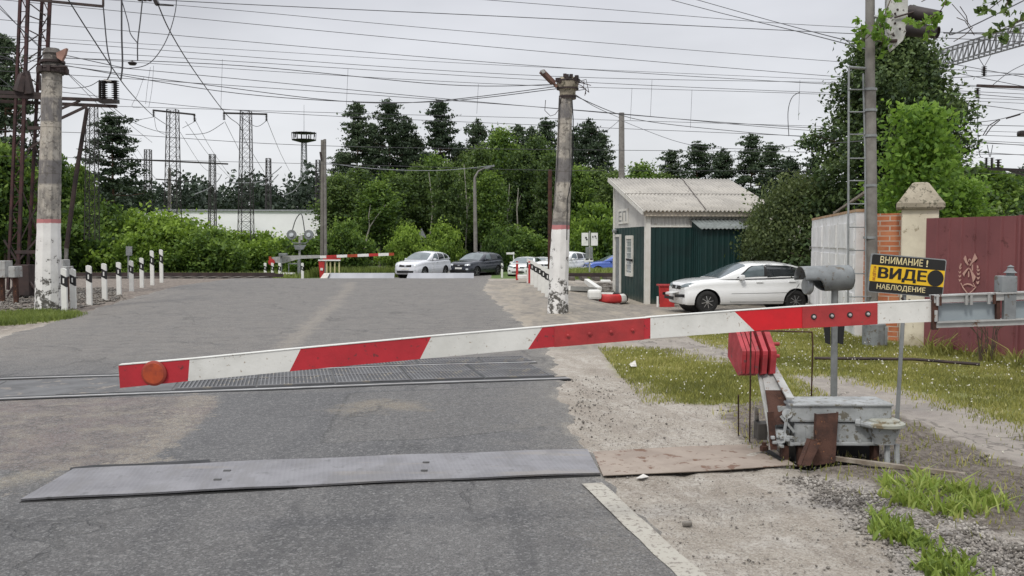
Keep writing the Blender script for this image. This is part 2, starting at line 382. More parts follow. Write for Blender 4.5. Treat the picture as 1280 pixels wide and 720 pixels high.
# ================================================================ GROUND
POLY = dict(
    path=gp([(770, 424), (900, 424), (985, 462), (1060, 472), (1150, 495), (1290, 540), (1420, 600), (1400, 700), (1290, 596), (1170, 548), (1110, 520), (1000, 492), (965, 476), (880, 456)]),
    lawn=gp([(850, 416), (900, 404), (1000, 400), (1120, 428), (1300, 436), (1500, 480), (1500, 640), (1290, 534), (1150, 491), (1060, 470), (975, 468), (950, 440), (905, 432)]),
    patch=gp([(758, 442), (800, 435), (862, 450), (950, 462), (1000, 476), (1005, 500), (950, 503), (905, 506), (850, 503), (808, 480), (775, 470)]),
    soil=gp([(905, 520), (930, 500), (1000, 495), (1110, 515), (1180, 545), (1330, 610), (1330, 690), (1180, 640), (1100, 610), (1000, 585), (940, 560), (920, 545)]),
    gravel=gp([(1010, 595), (1110, 605), (1200, 650), (1330, 680), (1400, 900), (1230, 900), (1130, 700), (1060, 640), (990, 610)]),
    weeds=gp([(1095, 608), (1150, 600), (1240, 620), (1250, 645), (1180, 650), (1120, 632)]),
    weeds2=gp([(1082, 642), (1110, 650), (1160, 680), (1230, 722), (1240, 760), (1190, 745), (1140, 700), (1095, 662)]),
    leftgrass=gp([(-60, 396), (60, 390), (96, 392), (95, 398), (40, 404), (-60, 412)]),
    apron=gp([(600, 352), (640, 400), (700, 436), (770, 440), (870, 420), (960, 408), (1010, 385), (960, 365), (800, 366), (740, 352)]),
)
YCREST = 47.0
# edges of the asphalt, near to far
REDGE = [(1.35, -3), (1.05, 2), tuple(G(872, 719)[:2]), tuple(G(783, 612)[:2]), tuple(G(736, 556)[:2]), tuple(G(722, 530)[:2]), tuple(G(705, 487)[:2]), tuple(G(700, 462)[:2]),
         tuple(G(688, 430)[:2]), tuple(G(655, 405)[:2]), tuple(G(625, 380)[:2]), tuple(G(606, 362)[:2]), (-.9, 38), (-1.2, 47), (-1.3, 60), (-1.5, 80), (-2, 120)]
LEDGE = [(-8, -3), (-8.6, 2), (-9.3, 6), (-10.2, 10), tuple(G(-95, 445)[:2]), tuple(G(0, 421)[:2]), tuple(G(60, 404)[:2]), tuple(G(110, 388)[:2]), tuple(G(165, 372)[:2]), tuple(G(222, 357)[:2]), (-12.2, 38), (-12.6, 47), (-11.5, 60), (-11.6, 80), (-12, 120)]
LEFTSAND = gp([(-200, 640), (0, 622), (62, 600), (92, 592), (60, 585), (0, 592), (-200, 600)])
OLD = gp([(-400, 503), (270, 496), (275, 510), (232, 545), (170, 585), (60, 590), (-400, 600)])
NEWP = gp([(280, 494), (700, 484), (740, 565), (300, 585), (215, 592), (170, 588), (245, 540)])
STREAK = gp([(340, 452), (368, 425), (395, 400), (420, 378), (434, 362), (440, 353)])
STREAK2 = gp([(-60, 450), (20, 425), (90, 402), (150, 386), (215, 362)])
STAIN = gp([(448, 513), (475, 506), (505, 509)])
PATCH3 = gp([(437, 492), (700, 484), (722, 530), (560, 548), (400, 556)])
DIRTY = gp([(250, 498), (215, 540), (168, 585), (60, 605)])

gx = np.concatenate([-np.geomspace(900, 13.2, 46), np.arange(-13, 11.01, .11), np.geomspace(11.3, 900, 46)])
gy = np.concatenate([[-30, -12, -6, -3, -1, 0, 1], np.arange(1.6, 30, .11), np.arange(30.2, 62, .45), np.geomspace(62.5, 1500, 50)])
X, Y = np.meshgrid(gx, gy); X = X.ravel(); Y = Y.ravel()
Z = T(X, Y)
n_ = len(gx)
fine = ((np.abs(X) < 13.5) & (Y < 30)).astype(float)
bumps = .010 * np.sin(X * 5.1 + np.sin(Y * 3.7) * 2) * np.sin(Y * 4.3 + np.sin(X * 2.9) * 2) + .006 * rs.randn(len(X))
REx = np.interp(Y, [p[1] for p in REDGE], [p[0] for p in REDGE]); LEx = np.interp(Y, [p[1] for p in LEDGE], [p[0] for p in LEDGE])
droad = np.minimum(REx - X, X - LEx)           # >0 under the road
Z = Z + fine * bumps * sm(.05, -.5, droad) - .004
Z = np.where(droad > .15, Z - .05, Z)
pit = gp([(962, 556), (1092, 556), (1090, 580), (975, 584)])
Z = Z - .16 * sm(-.08, .06, sdf(pit, X, Y))
Z = Z + .05 * sm(-.3, .3, sdf(POLY['soil'], X, Y)) * rs.rand(len(X)) * fine
att = {'d_' + k: sdf(POLY[k], X, Y) for k in ('path', 'lawn', 'patch', 'soil', 'gravel', 'leftgrass', 'apron')}
att['d_road'] = droad
att['d_far'] = np.where(X < 0, Y - 46.5 - .0 * X, Y - 45.8)      # green beyond the tracks
ii = np.arange(len(gx) - 1); jj = np.arange(len(gy) - 1)
I, J = np.meshgrid(ii, jj); a = (J * n_ + I).ravel()
Fq = np.stack([a, a + 1, a + 1 + n_, a + n_], 1)

def ground_mat():
    t = NT('ground'); v = t.pos()
    nb = t.noise(v, .8, 6, .6); nm = t.noise(v, 3.5, 7, .65); nf = t.noise(v, 22, 8, .7)
    nx_ = t.noise(v, 70, 6, .7)
    jit = t.ma('ADD', t.ma('MULTIPLY', t.ma('SUBTRACT', nm, .5), 1.5), t.ma('MULTIPLY', t.ma('SUBTRACT', nf, .5), .8))
    def mask(k, w=.12, j=1.):
        return t.mr(t.ma('ADD', t.attr(k), t.ma('MULTIPLY', jit, j)), -w, w)
    # sandy shoulder with compacted pale areas and damp brown ones
    c = t.mix(t.mr(nb, .36, .64), (.40, .365, .315), (.29, .255, .21))
    c = t.mix(t.mr(nm, .45, .7), c, (.46, .43, .385)); c = t.mix(t.mr(nf, .42, .56, .5, 0.), c, (.20, .17, .14)); rut = t.noise(t.scale(t.n('ShaderNodeMapping', Vector=v, Rotation=(0, 0, -.3)).outputs[0], (1, .16, 1)), 2.4, 7, .7); c = t.mix(t.mr(rut, .50, .58, 0., .5), c, (.215, .18, .145))
    c = t.mix(t.ma('MULTIPLY', t.mr(t.noise(t.scale(v, (1, .3, 1)), 5, 7, .7), .52, .66), .45), c, (.15, .12, .095))
    c = t.mix(t.ma('MULTIPLY', t.mr(nx_, .50, .60), .55), c, (.44, .42, .38)); c = t.mix(t.ma('MULTIPLY', t.mr(nx_, .46, .40), .5), c, (.13, .115, .10))
    peb = t.mr(t.vor(v, 38), .10, .16); pm = t.mr(t.noise(v, 2.1, 5), .50, .62)
    c = t.mix(t.ma('MULTIPLY', t.ma('SUBTRACT', 1., peb), pm), c, (.07, .06, .055))
    apron = t.mix(t.mr(nm, .4, .65), (.25, .225, .19), (.17, .155, .138)); apron = t.mix(t.mr(t.noise(t.scale(v, (1, .25, 1)), 1.6, 6, .65), .45, .62), apron, (.30, .265, .215))
    c = t.mix(mask('d_apron', .5), c, apron)
    ballast = t.mix(t.mr(t.noise(v, 7, 8, .75), .4, .6), (.10, .082, .068), (.235, .20, .17))
    lz = t.xyz(v)[0]
    c = t.mix(t.mr(lz, -9.3, -10.6), c, ballast)
    g = t.mix(t.mr(t.vor(v, 30), .05, .35), (.08, .073, .068), (.34, .315, .285)); g = t.mix(t.mr(t.vor(v, 55, out='Color'), .3, .8), g, (.17, .155, .145))
    c = t.mix(mask('d_gravel', .2), c, g)
    path = t.mix(t.mr(nm, .38, .66), (.31, .28, .245), (.23, .205, .185)); path = t.mix(t.mr(nx_, .5, .66), path, (.30, .28, .255))
    ck = t.mr(t.n('ShaderNodeTexVoronoi', {'feature': 'DISTANCE_TO_EDGE'}, Vector=t.n('ShaderNodeVectorMath', {'operation': 'ADD'}, _0=v, _1=t.n('ShaderNodeTexNoise', Vector=v, Scale=2.5, Detail=6.).outputs['Color']).outputs[0], Scale=.45).outputs['Distance'], .012, .004)
    path = t.mix(t.ma('MULTIPLY', ck, .6), path, (.08, .07, .06))
    c = t.mix(mask('d_path', .08, .22), c, path)
    soil = t.mix(t.mr(nf, .38, .62), (.07, .055, .045), (.175, .15, .125)); soil = t.mix(t.ma('MULTIPLY', t.mr(nx_, .55, .66), .7), soil, (.30, .28, .25))
    c = t.mix(mask('d_soil', .1, .5), c, soil)
    turf = t.mix(t.mr(nf, .36, .64), (.22, .21, .08), (.12, .15, .035)); turf = t.mix(t.mr(nm, .5, .66), turf, (.30, .26, .15))
    for k in ('d_lawn', 'd_patch', 'd_leftgrass'): c = t.mix(mask(k, .1, .35), c, turf)
    c = t.mix(t.mr(t.attr('d_far'), -.6, .8), c, t.mix(t.mr(nm, .4, .66), (.085, .14, .03), (.06, .095, .022)))
    h = t.ma('ADD', nf, t.ma('MULTIPLY', nx_, .5))
    t.bsdf(Base_Color=c, Roughness=.95, Normal=t.bump(h, .8, .03)); return t.m
gnd = np_mesh('ground', np.stack([X, Y, Z], 1), Fq, ground_mat(), smooth=True, attrs=att); tag(gnd, kind='structure')

# ================================================================ ROAD
rv = np.concatenate([np.arange(-3, 30, .10), np.arange(30.2, 60, .4), np.arange(60.5, 121, 4)]); ru = np.linspace(0, 1, 150)
ru = .5 - .5 * np.cos(ru * math.pi); ru = .5 * ru + .5 * np.linspace(0, 1, 150)
U, V = np.meshgrid(ru, rv); U = U.ravel(); V = V.ravel()
def wob(y, s): return .05 * np.sin(y * 3.1 + s) + .035 * np.sin(y * 7.7 + s * 2) + .02 * np.sin(y * 19 + s)
Lx = np.interp(V, [p[1] for p in LEDGE], [p[0] for p in LEDGE]) + wob(V, 1); Rx = np.interp(V, [p[1] for p in REDGE], [p[0] for p in REDGE]) + wob(V, 4)
XR = Lx + (Rx - Lx) * U; ed = np.minimum((Rx - XR), (XR - Lx))
ZR = T(XR, V) + .012 - .03 * sm(.12, 0, ed) + .004 * np.sin(XR * 2.1) * np.sin(V * 1.7)
nr = len(ru); I, J = np.meshgrid(np.arange(nr - 1), np.arange(len(rv) - 1)); a = (J * nr + I).ravel()
Fr = np.stack([a, a + 1, a + 1 + nr, a + nr], 1)
ra = dict(edge=ed, old=sdf(OLD, XR, V), newp=sdf(NEWP, XR, V), sand=sdf(LEFTSAND, XR, V), streak=dseg(STREAK, XR, V, False), streak2=dseg(STREAK2, XR, V, False),
          dirty=dseg(DIRTY, XR, V, False), redge=(Rx - XR), stain=dseg(STAIN, XR, V, False), patch3=sdf(PATCH3, XR, V))
def road_mat():
    t = NT('asphalt'); v = t.pos()
    nb = t.noise(v, .55, 6, .6); nm = t.noise(v, 3., 7, .65); nf = t.noise(v, 24, 8, .7); ng = t.noise(v, 85, 5, .75)
    vy = t.scale(v, (1, .12, 1)); ns = t.noise(vy, 2.3, 6, .6)
    c = t.mix(t.mr(nb, .36, .64), (.150, .146, .142), (.104, .101, .099))
    c = t.mix(t.ma('MULTIPLY', t.mr(ns, .49, .58), .6), c, (.075, .074, .075))
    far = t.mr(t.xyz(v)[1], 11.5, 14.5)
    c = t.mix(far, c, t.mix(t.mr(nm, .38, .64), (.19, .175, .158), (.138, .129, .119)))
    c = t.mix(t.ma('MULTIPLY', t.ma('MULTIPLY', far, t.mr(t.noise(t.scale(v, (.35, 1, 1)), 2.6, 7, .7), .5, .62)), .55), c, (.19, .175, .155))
    j = t.ma('ADD', t.ma('MULTIPLY', t.ma('SUBTRACT', nm, .5), 1.3), t.ma('MULTIPLY', t.ma('SUBTRACT', nf, .5), .5))
    old = t.mix(t.mr(nf, .42, .58), (.185, .155, .138), (.105, .09, .085)); old = t.mix(t.mr(nm, .46, .6), old, (.225, .195, .16)); old = t.mix(t.mr(t.noise(v, 1.3, 4), .5, .62, 0., .5), old, (.17, .13, .125))
    c = t.mix(t.mr(t.ma('ADD', t.attr('old'), t.ma('MULTIPLY', j, .35)), -.03, .05), c, old)
    c = t.mix(t.ma('MULTIPLY', t.mr(t.ma('ADD', t.attr('newp'), t.ma('MULTIPLY', j, .12)), -.02, .02), .6), c, (.088, .088, .092))
    p3 = t.ma('ADD', t.attr('patch3'), t.ma('MULTIPLY', j, .10)); c = t.mix(t.ma('MULTIPLY', t.mr(p3, -.02, .02), .5), c, t.mix(t.mr(nf, .42, .6), (.165, .155, .142), (.098, .095, .092)))
    c = t.mix(t.ma('MULTIPLY', t.mr(t.ma('ABSOLUTE', p3), .028, .008), .7), c, (.045, .044, .043))
    def band(k, w, col, st, jj_=.5):
        nonlocal c
        c = t.mix(t.ma('MULTIPLY', t.mr(t.ma('ADD', t.attr(k), t.ma('MULTIPLY', j, jj_)), w, 0.), st), c, col)
    band('streak', .34, (.27, .24, .20), .75, .7); band('streak2', .9, (.21, .19, .165), .5, 1.4)
    band('dirty', .15, (.29, .255, .205), .75, 1.4); band('stain', .42, (.26, .22, .16), .6, .9)
    c = t.mix(t.mr(t.ma('ADD', t.attr('sand'), t.ma('MULTIPLY', j, .6)), -.02, .3, 0., .8), c, (.30, .265, .205))
    c = t.mix(t.mr(t.ma('ADD', t.attr('edge'), t.ma('MULTIPLY', j, .30)), .16, .02), c, (.29, .265, .225))
    c = t.mix(t.ma('MULTIPLY', t.mr(t.ma('ADD', t.attr('redge'), t.ma('MULTIPLY', j, 1.2)), .9, .0), .45), c, (.215, .20, .175))
    cell = t.vor(v, 60, out='Color'); sp = t.mr(cell, .55, .92)
    c = t.mix(t.ma('MULTIPLY', sp, .60), c, (.27, .27, .265)); cell2 = t.vor(v, 27, out='Color'); c = t.mix(t.ma('MULTIPLY', t.mr(cell2, .72, .95), .30), c, (.27, .26, .25)); c = t.mix(t.ma('MULTIPLY', t.mr(cell2, .22, .05), .40), c, (.035, .035, .038))
    c = t.mix(t.ma('MULTIPLY', t.mr(ng, .54, .42), .7), c, (.035, .036, .039))
    # cracks, oil spots
    dv = t.n('ShaderNodeVectorMath', {'operation': 'ADD'}, _0=v, _1=t.n('ShaderNodeTexNoise', Vector=v, Scale=1.8, Detail=7.).outputs['Color']).outputs[0]
    ck = t.mr(t.n('ShaderNodeTexVoronoi', {'feature': 'DISTANCE_TO_EDGE'}, Vector=dv, Scale=.38).outputs['Distance'], .010, .003)
    ck = t.ma('MULTIPLY', ck, t.mr(nb, .44, .54))
    c = t.mix(t.ma('MULTIPLY', ck, .35), c, (.05, .05, .05))
    oil = t.mr(t.vor(t.n('ShaderNodeVectorMath', {'operation': 'ADD'}, _0=v, _1=t.n('ShaderNodeTexNoise', Vector=v, Scale=6.).outputs['Color']).outputs[0], 1.1), .09, .05)
    c = t.mix(t.ma('MULTIPLY', oil, .45), c, (.045, .043, .042))
    h = t.ma('ADD', ng, t.ma('ADD', t.ma('MULTIPLY', cell, .4), t.ma('MULTIPLY', ck, -3.)))
    t.bsdf(Base_Color=c, Roughness=.82, Normal=t.bump(h, .7, .012)); return t.m
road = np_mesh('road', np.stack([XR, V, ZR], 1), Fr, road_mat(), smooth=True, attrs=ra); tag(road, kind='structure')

# edge line, painted
mb = MB(); A = G(740, 607); B = G(862, 722); d = (B - A).normalized(); sd_ = Vector((-d.y, d.x, 0)).normalized() * .075
A = A.copy(); pts = [A + d * (i * .25) for i in range(22)]
vs = []
for i, p in enumerate(pts):
    w1 = 1 + .1 * rnd.uniform(-1, 1); w2 = 1 + .1 * rnd.uniform(-1, 1)
    for q in (p + sd_ * w1, p - sd_ * w2): vs.append((q.x, q.y, Tz(q.x, q.y) + .019))
mb.add(vs, [(2 * i, 2 * i + 2, 2 * i + 3, 2 * i + 1) for i in range(21)])
tag(mb.build('road_edge_line', m['line_paint']), kind='structure')

# ================================================================ TRACK THROUGH THE ROAD
rA = G(0, 500.5); rB = G(708, 474.5); rd = Vector((rB.x - rA.x, rB.y - rA.y, 0)).normalized(); rn = Vector((-rd.y, rd.x, 0))
GA = 1.60
def rail_pt(s, off, z=0):     # s metres along from rA, off metres across
    p = Vector((rA.x, rA.y, 0)) + rd * s + rn * off; p.z = Tz(p.x, p.y) + z; return p
SEND = (Vector((G(711, 474.4).x, G(711, 474.4).y, 0)) - Vector((rA.x, rA.y, 0))).dot(rd)
def rail(off, label, s0=-9, s1=None):
    s1 = SEND if s1 is None else s1
    o = thing('rail', label, 'rail', rail_pt(s0, off), 'rails of the near track')
    for nm, w, z0, z1, mt, oo in (('rail_head', .06, -.05, .024, m['bright_steel'], 0), ('flangeway', .12, -.04, .0195, m['black'], .095), ('flangeway', .06, -.04, .0195, m['black'], -.065)):
        mb = MB(); n = 40
        for i in range(n):
            a = rail_pt(s0 + (s1 - s0) * i / n, off + oo); b = rail_pt(s0 + (s1 - s0) * (i + 1) / n, off + oo)
            mb.beam(a + Vector((0, 0, (z0 + z1) / 2)), b + Vector((0, 0, (z0 + z1) / 2)), w, z1 - z0)
        mb.build(nm, mt, o)
    return o
rail(0, 'near polished rail set flush across the asphalt in front of the crossing deck')
rail(GA, 'far polished rail set flush across the asphalt, beside the ribbed deck panels')
def deck(s0, s1, o0, o1, label, ribs=True):
    o = thing('deck_panel', label, 'deck panel', rail_pt((s0 + s1) / 2, (o0 + o1) / 2), 'ribbed deck panels between and beside the rails')
    mb = MB(); n = 4
    for i in range(n):
        a = rail_pt(s0 + .01 + (s1 - s0 - .02) * i / n, (o0 + o1) / 2, -.01); b = rail_pt(s0 + .01 + (s1 - s0 - .02) * (i + 1) / n, (o0 + o1) / 2, -.01)
        mb.beam(a, b, o1 - o0, .064)
    mb.build('base_slab', m['deck'], o)
    mb = MB(); nn = int((s1 - s0) / .048)
    for i in range(nn):
        s = s0 + .05 + (s1 - s0 - .1) * i / (nn - 1)
        mb.beam(rail_pt(s, o0 + .04, .026), rail_pt(s, o1 - .04, .026), .017, .012)
    for oo in (o0 + .015, o1 - .015, o0 + (o1 - o0) / 2):
        mb.beam(rail_pt(s0 + .02, oo, .027), rail_pt(s1 - .02, oo, .027), .03, .016)
    mb.build('rib', m['deck_rib'], o)['kind'] = 'stuff'
    return o
m['deck'] = M('deck', (.085, .088, .092), .7, col2=(.06, .062, .065), sc=2)
m['deck_rib'] = M('deck_rib', (.15, .15, .155), .6, col2=(.10, .10, .105), sc=2, grime=(.2, .18, .15), gsc=6, gth=.56)
s_d0 = (Vector(G(215, 492)[:2] + (0,)) - Vector((rA.x, rA.y, 0))).dot(rd) if False else (Vector((G(215, 492).x, G(215, 492).y, 0)) - Vector((rA.x, rA.y, 0))).dot(rd)
s_d1 = SEND - .12
L1 = 'grey ribbed crossing panel lying between the two rails'; L2 = 'grey ribbed crossing panel lying beyond the far rail'
k = 5
for i in range(k):
    w = (s_d1 - s_d0) / k
    deck(s_d0 + i * w, s_d0 + (i + 1) * w, .20, GA - .10, L1)
    if i > 0: deck(s_d0 + i * w + .3, s_d0 + (i + 1) * w + (.3 if i < k - 1 else .1), GA + .06, GA + .62, L2)
# plain slabs on the left
for i, (s0, s1) in enumerate(((-6, -4.1), (-4.1, -2.2), (-2.2, -.3), (-.3, s_d0 - .02))):
    mb = MB()
    for j in range(4):
        mb.beam(rail_pt(s0 + .01 + (s1 - s0 - .02) * j / 4, .75, -.012), rail_pt(s0 + .01 + (s1 - s0 - .02) * (j + 1) / 4, .75, -.012), GA - .32, .062)
    tag(mb.build('concrete_slab', m['slab'] if 'slab' in m else m.setdefault('slab', M('slab', (.125, .127, .13), .8, col2=(.09, .09, .092), sc=3, grime=(.2, .18, .16), gsc=5, gth=.58, bump=.4))),
        'plain dark slab between the rails left of the ribbed panels', 'slab', 'plain slabs between the rails')

# ================================================================ VEHICLE-BLOCKING PLATE
def steel_tread():
    t = NT('tread_plate'); v = t.obj(); n = t.noise(v, 2.5, 7, .6)
    c = t.mix(t.mr(n, .36, .66), (.225, .222, .235), (.165, .162, .172)); c = t.mix(t.ma('MULTIPLY', t.mr(t.noise(v, 9, 8, .7), .58, .66), .6), c, (.10, .10, .10))
    c = t.mix(t.ma('MULTIPLY', t.mr(t.noise(t.scale(v, (.3, 2, 1)), 3, 6), .56, .66), .4), c, (.27, .24, .2))
    w = t.n('ShaderNodeTexWave', {'bands_direction': 'X'}, Vector=t.n('ShaderNodeMapping', Vector=v, Rotation=(0, 0, -.19)).outputs[0], Scale=9., Distortion=.6, Detail=2.).outputs['Fac']
    c = t.mix(t.ma('MULTIPLY', t.mr(w, .5, .9), .16), c, (.25, .25, .26)); c = t.mix(t.ma('MULTIPLY', t.mr(t.noise(t.scale(v, (1, .35, 1)), 4, 7, .7), .50, .60), .5), c, (.16, .155, .155))
    t.bsdf(Base_Color=c, Roughness=.55, Metallic=.25, Normal=t.bump(w, .25, .006)); return t.m
pc = [G(26, 630), G(750, 596), G(734, 566), G(92, 592)]
o = thing('blocking_plate', 'long grey tread-steel plate lying across the near lane', 'steel plate', ((pc[0] + pc[2]) / 2))
mb = MB(); N = 24
top = []
for i in range(N + 1):
    f = i / N; a = pc[0].lerp(pc[1], f); b = pc[3].lerp(pc[2], f); zz = .032 + .010 * math.sin(f * 3.1) + .003 * math.sin(f * 23)
    top += [(a.x, a.y, zz), (b.x, b.y, zz + .006), (a.x, a.y + .004, zz - .014), (b.x, b.y, zz - .03)]
fs = []
for i in range(N):
    k = 4 * i; fs += [(k, k + 4, k + 5, k + 1), (k, k + 2, k + 6, k + 4), (k + 1, k + 5, k + 7, k + 3)]
fs += [(0, 1, 3, 2), (4 * N, 4 * N + 2, 4 * N + 3, 4 * N + 1)]
mb.add(top, fs); mb.build('plate', steel_tread(), o)
mb = MB()
for a, b, w, zz in ((pc[0], pc[1], .035, .008), (pc[3], pc[2], .05, .010)):
    for i in range(8):
        mb.beam(a.lerp(b, i / 8) + Vector((0, 0, zz)), a.lerp(b, (i + 1) / 8) + Vector((0, 0, zz)), w, .018)
mb.build('frame', m['rubber'], o)
for q in (.30, .67):
    for f in (.3, .62):
        a = pc[0].lerp(pc[1], q).lerp(pc[3].lerp(pc[2], q), f); MB().box(a + Vector((0, 0, .038 + .010 * math.sin(q * 3.1) + .003)), (.05, .03, .006)).build('fixing', m['seam'], o)
mb = MB(); mb.prism([G(a_, b_) + Vector((0, 0, .018)) for a_, b_ in ((87, 593), (88, 588), (118, 584.5), (170, 583), (235, 579.5), (262, 577.5), (262, 582.5), (170, 588), (93, 592.5))], (0, 0, .004))
mb.build('gap', m['black'], o)

def sheet(name, pxs, z, th, mat, label, cat, bend=0., **k):
    P = [G(a, b) + Vector((0, 0, z + bend * (i % 2))) for i, (a, b) in enumerate(pxs)]
    mb = MB(); mb.prism(P, (0, 0, th)); return tag(mb.build(name, mat), label, cat, **k)
sheet('rusty_sheet', [(741, 566), (860, 560), (962, 556), (990, 584), (880, 591), (754, 597)], .007, .004, m['rust_plate'], 'pale rusty steel sheet running from the grey plate to the drive, the farther one', 'steel sheet', .004)
sheet('rusty_sheet', [(756, 598), (764, 590), (840, 583), (905, 577), (976, 573), (994, 585), (880, 592.5)], .020, .005, m['rust_plate'], 'pale rusty steel sheet nearer the camera, edge tucked under the farther sheet', 'steel sheet', .002)
mb = MB(); p = G(955, 568) + Vector((0, 0, .03)); mb.lathe(p, [(.035, 0), (.035, .04), (.02, .045), (.02, .07)], 6, smooth=False)
tag(mb.build('bolt', m['rust']), 'rusty bolt head standing on the rusty steel sheet', 'bolt')
mb = MB(); mb.prism([G(955, 569) + Vector((0, 0, .036)), G(975, 581) + Vector((0, 0, .036)), G(981, 580) + Vector((0, 0, .036)), G(962, 568) + Vector((0, 0, .036))], (0, 0, .003))
tag(mb.build('slot_cover', m['black']), 'small dark slot at the end of the rusty steel sheet', 'slot')

# ================================================================ DRIVE WITH COUNTERWEIGHTS
def bx(mb, px0, px1, py0, py1, Y0, dep, b=.012, mi=0):
    a = at(px0, py0, Y0); c = at(px1, py1, Y0)
    return mb.bbox(((a.x + c.x) / 2, Y0 + dep / 2, (a.z + c.z) / 2), (abs(c.x - a.x), dep, abs(a.z - c.z)), b, mi)
DY = 7.2
o = thing('plate_drive', 'grey weathered steel drive housing with rusty rail prop leaning on it', 'machine', G(1045, 583))
mb = MB(); bx(mb, 988, 1115, 507, 528, DY, .34, .016)
a = at(988, 507, DY); c = at(1115, 507, DY); mb.bbox(((a.x + c.x) / 2, DY + .17, a.z + .004), (c.x - a.x + .02, .37, .02), .008)
mb.build('housing_cover', m['grey_machine'], o)
mb = MB(); bx(mb, 993, 1098, 528.5, 553, DY + .02, .30, .01); bx(mb, 1008, 1035, 532, 549, DY + .003, .03, .006)
mb.build('housing_body', m['grey_machine'], o)
mb = MB(); bx(mb, 985, 1098, 553.5, 557, DY - .02, .36, .004)
for px in (1000, 1022, 1050, 1075, 1092): mb.cyl(at(px, 554, DY - .01), at(px, 550, DY - .01), .012, n=6)
mb.build('base_flange', m['grey_machine'], o)
mb = MB(); bx(mb, 994, 1092, 557.5, 588, DY + .26, .06, .003); bx(mb, 994, 1000, 557.5, 584, DY + .05, .2, .003)
mb.build('recess_shade', m['black'], o)  # black panels stand in for the shade in the recess under the housing
for q_ in ((1093, 1099, 557.5, 578, DY, .1, .003), (978, 986, 557, 583, DY, .08, .003), (998, 1004, 558, 584, DY, .06, .003)): bx(MB(), *q_).build('foot', m['rust'], o)
mb = MB()      # left end: gear case details
bx(mb, 968, 988, 536, 558, DY + .06, .22, .015); bx(mb, 973, 990, 508, 534, DY + .1, .14, .012)
mb.cyl(at(975, 546, DY - .01), at(975, 546, DY + .12), .055, n=14); mb.cyl(at(984, 517, DY), at(984, 517, DY + .12), .04, n=12)
mb.beam(at(976, 520, DY + .02), at(993, 540, DY), .012, .02); mb.beam(at(980, 543, DY - .01), at(985, 512, DY), .01, .02)
for i in range(16): mb.bbox(at(966 + rnd.random() * 24, 544 + rnd.random() * 14, DY - rnd.random() * .03), (.03, .03, .025), .006)
mb.build('gear_case', m['grey_machine'], o)
# counterweight arm
mb = MB()
for x0, x1, xm, w in ((966, 949, 958, .014), (988, 964, 975, .014)):
    mb.beam(at(x0, 545 if x0 < 980 else 498, DY + .02), at(x1, 455, DY + .55), w, .06, up=(1, 0, 0))
    mb.beam(at(x0, 562 if x0 < 980 else 498, DY + .0), at(x0, 540 if x0 < 980 else 497, DY + .02), w, .05, up=(1, 0, 0))
pp = [at(957, 490, DY + .25), at(982, 490, DY + .2), at(969, 458, DY + .5), at(951, 458, DY + .55)]
mb.prism(pp, (0, .012, -.004)); pq = [at(963, 532, DY + .05), at(980, 530, DY + .02), at(984, 488, DY + .2), at(957, 488, DY + .25)]
mb.prism(pq, (0, .014, 0), 1)
mb.beam(at(967, 562, DY - .01), at(963, 515, DY + .02), .02, .05, 1, up=(1, 0, 0))
mb.build('counterweight_arm', [m['pale_metal'], m['rust']], o)
for x0, x1 in ((928, 933), (934, 938.5), (939.8, 944), (944.8, 949.5), (954, 960), (964, 971)):
    mb = MB(); Yn = 7.55; xa = at(x0, 440, Yn).x; xb = at(x1, 440, Yn).x
    zf = at(950, 439, Yn).z
    prof = [(Yn, zf - .03), (Yn, zf), (Yn + .22, zf + .16), (Yn + .42, zf + .13), (Yn + .45, zf - .1), (Yn + .12, zf - .22), (Yn + .03, zf - .19)]
    mb.prism([(xa - .035 * (p[0] - Yn), p[0], p[1]) for p in prof], (xb - xa, 0, 0)); mb.build('counterweight_plate', m['cw_red'], o)
mb = MB()
for pz in ((944, 445), (944, 430)): mb.cyl(at(923, pz[1], 7.75), at(974, pz[1], 7.75), .016, n=8)
mb.build('clamp_bolt', m['splice_red'], o)

o = thing('cable_junction', 'round grey cable junction box on two short legs beside the drive', 'junction box', G(1118, 582))
JY = 7.05; c0 = at(1114, 537, JY)
mb = MB(); s_ = 157 * .87
mb.lathe((c0.x, c0.y + .14, c0.z), [(.145, -.0), (.157, .006), (.157, .028), (.145, .036), (.12, .040), (.118, .052), (.10, .058), (0, .060)], 28)
mb.build('lid', m['lid'] if 'lid' in m else m.setdefault('lid', M('lid', (.33, .34, .30), .7, col2=(.24, .24, .20), sc=6, grime=(.16, .13, .08), gsc=10, gth=.55, bump=.3)), o)
mb = MB(); mb.lathe((c0.x, c0.y + .14, c0.z), [(.12, -.002), (.115, -.05), (.09, -.10), (.085, -.135), (.0, -.14)], 20)
mb.cyl(at(1094, 533, JY + .06), at(1076, 529, JY + .14), .025, n=10); mb.cyl(at(1076, 529, JY + .14), at(1070, 528, JY + .16), .034, n=10)
mb.build('box_body', m['grey_machine'], o)
for px in (1109, 1121): MB().cyl(at(px, 555, JY + .12), at(px, 585, JY + .10), .022, n=8).build('leg', m['grey_machine'], o)

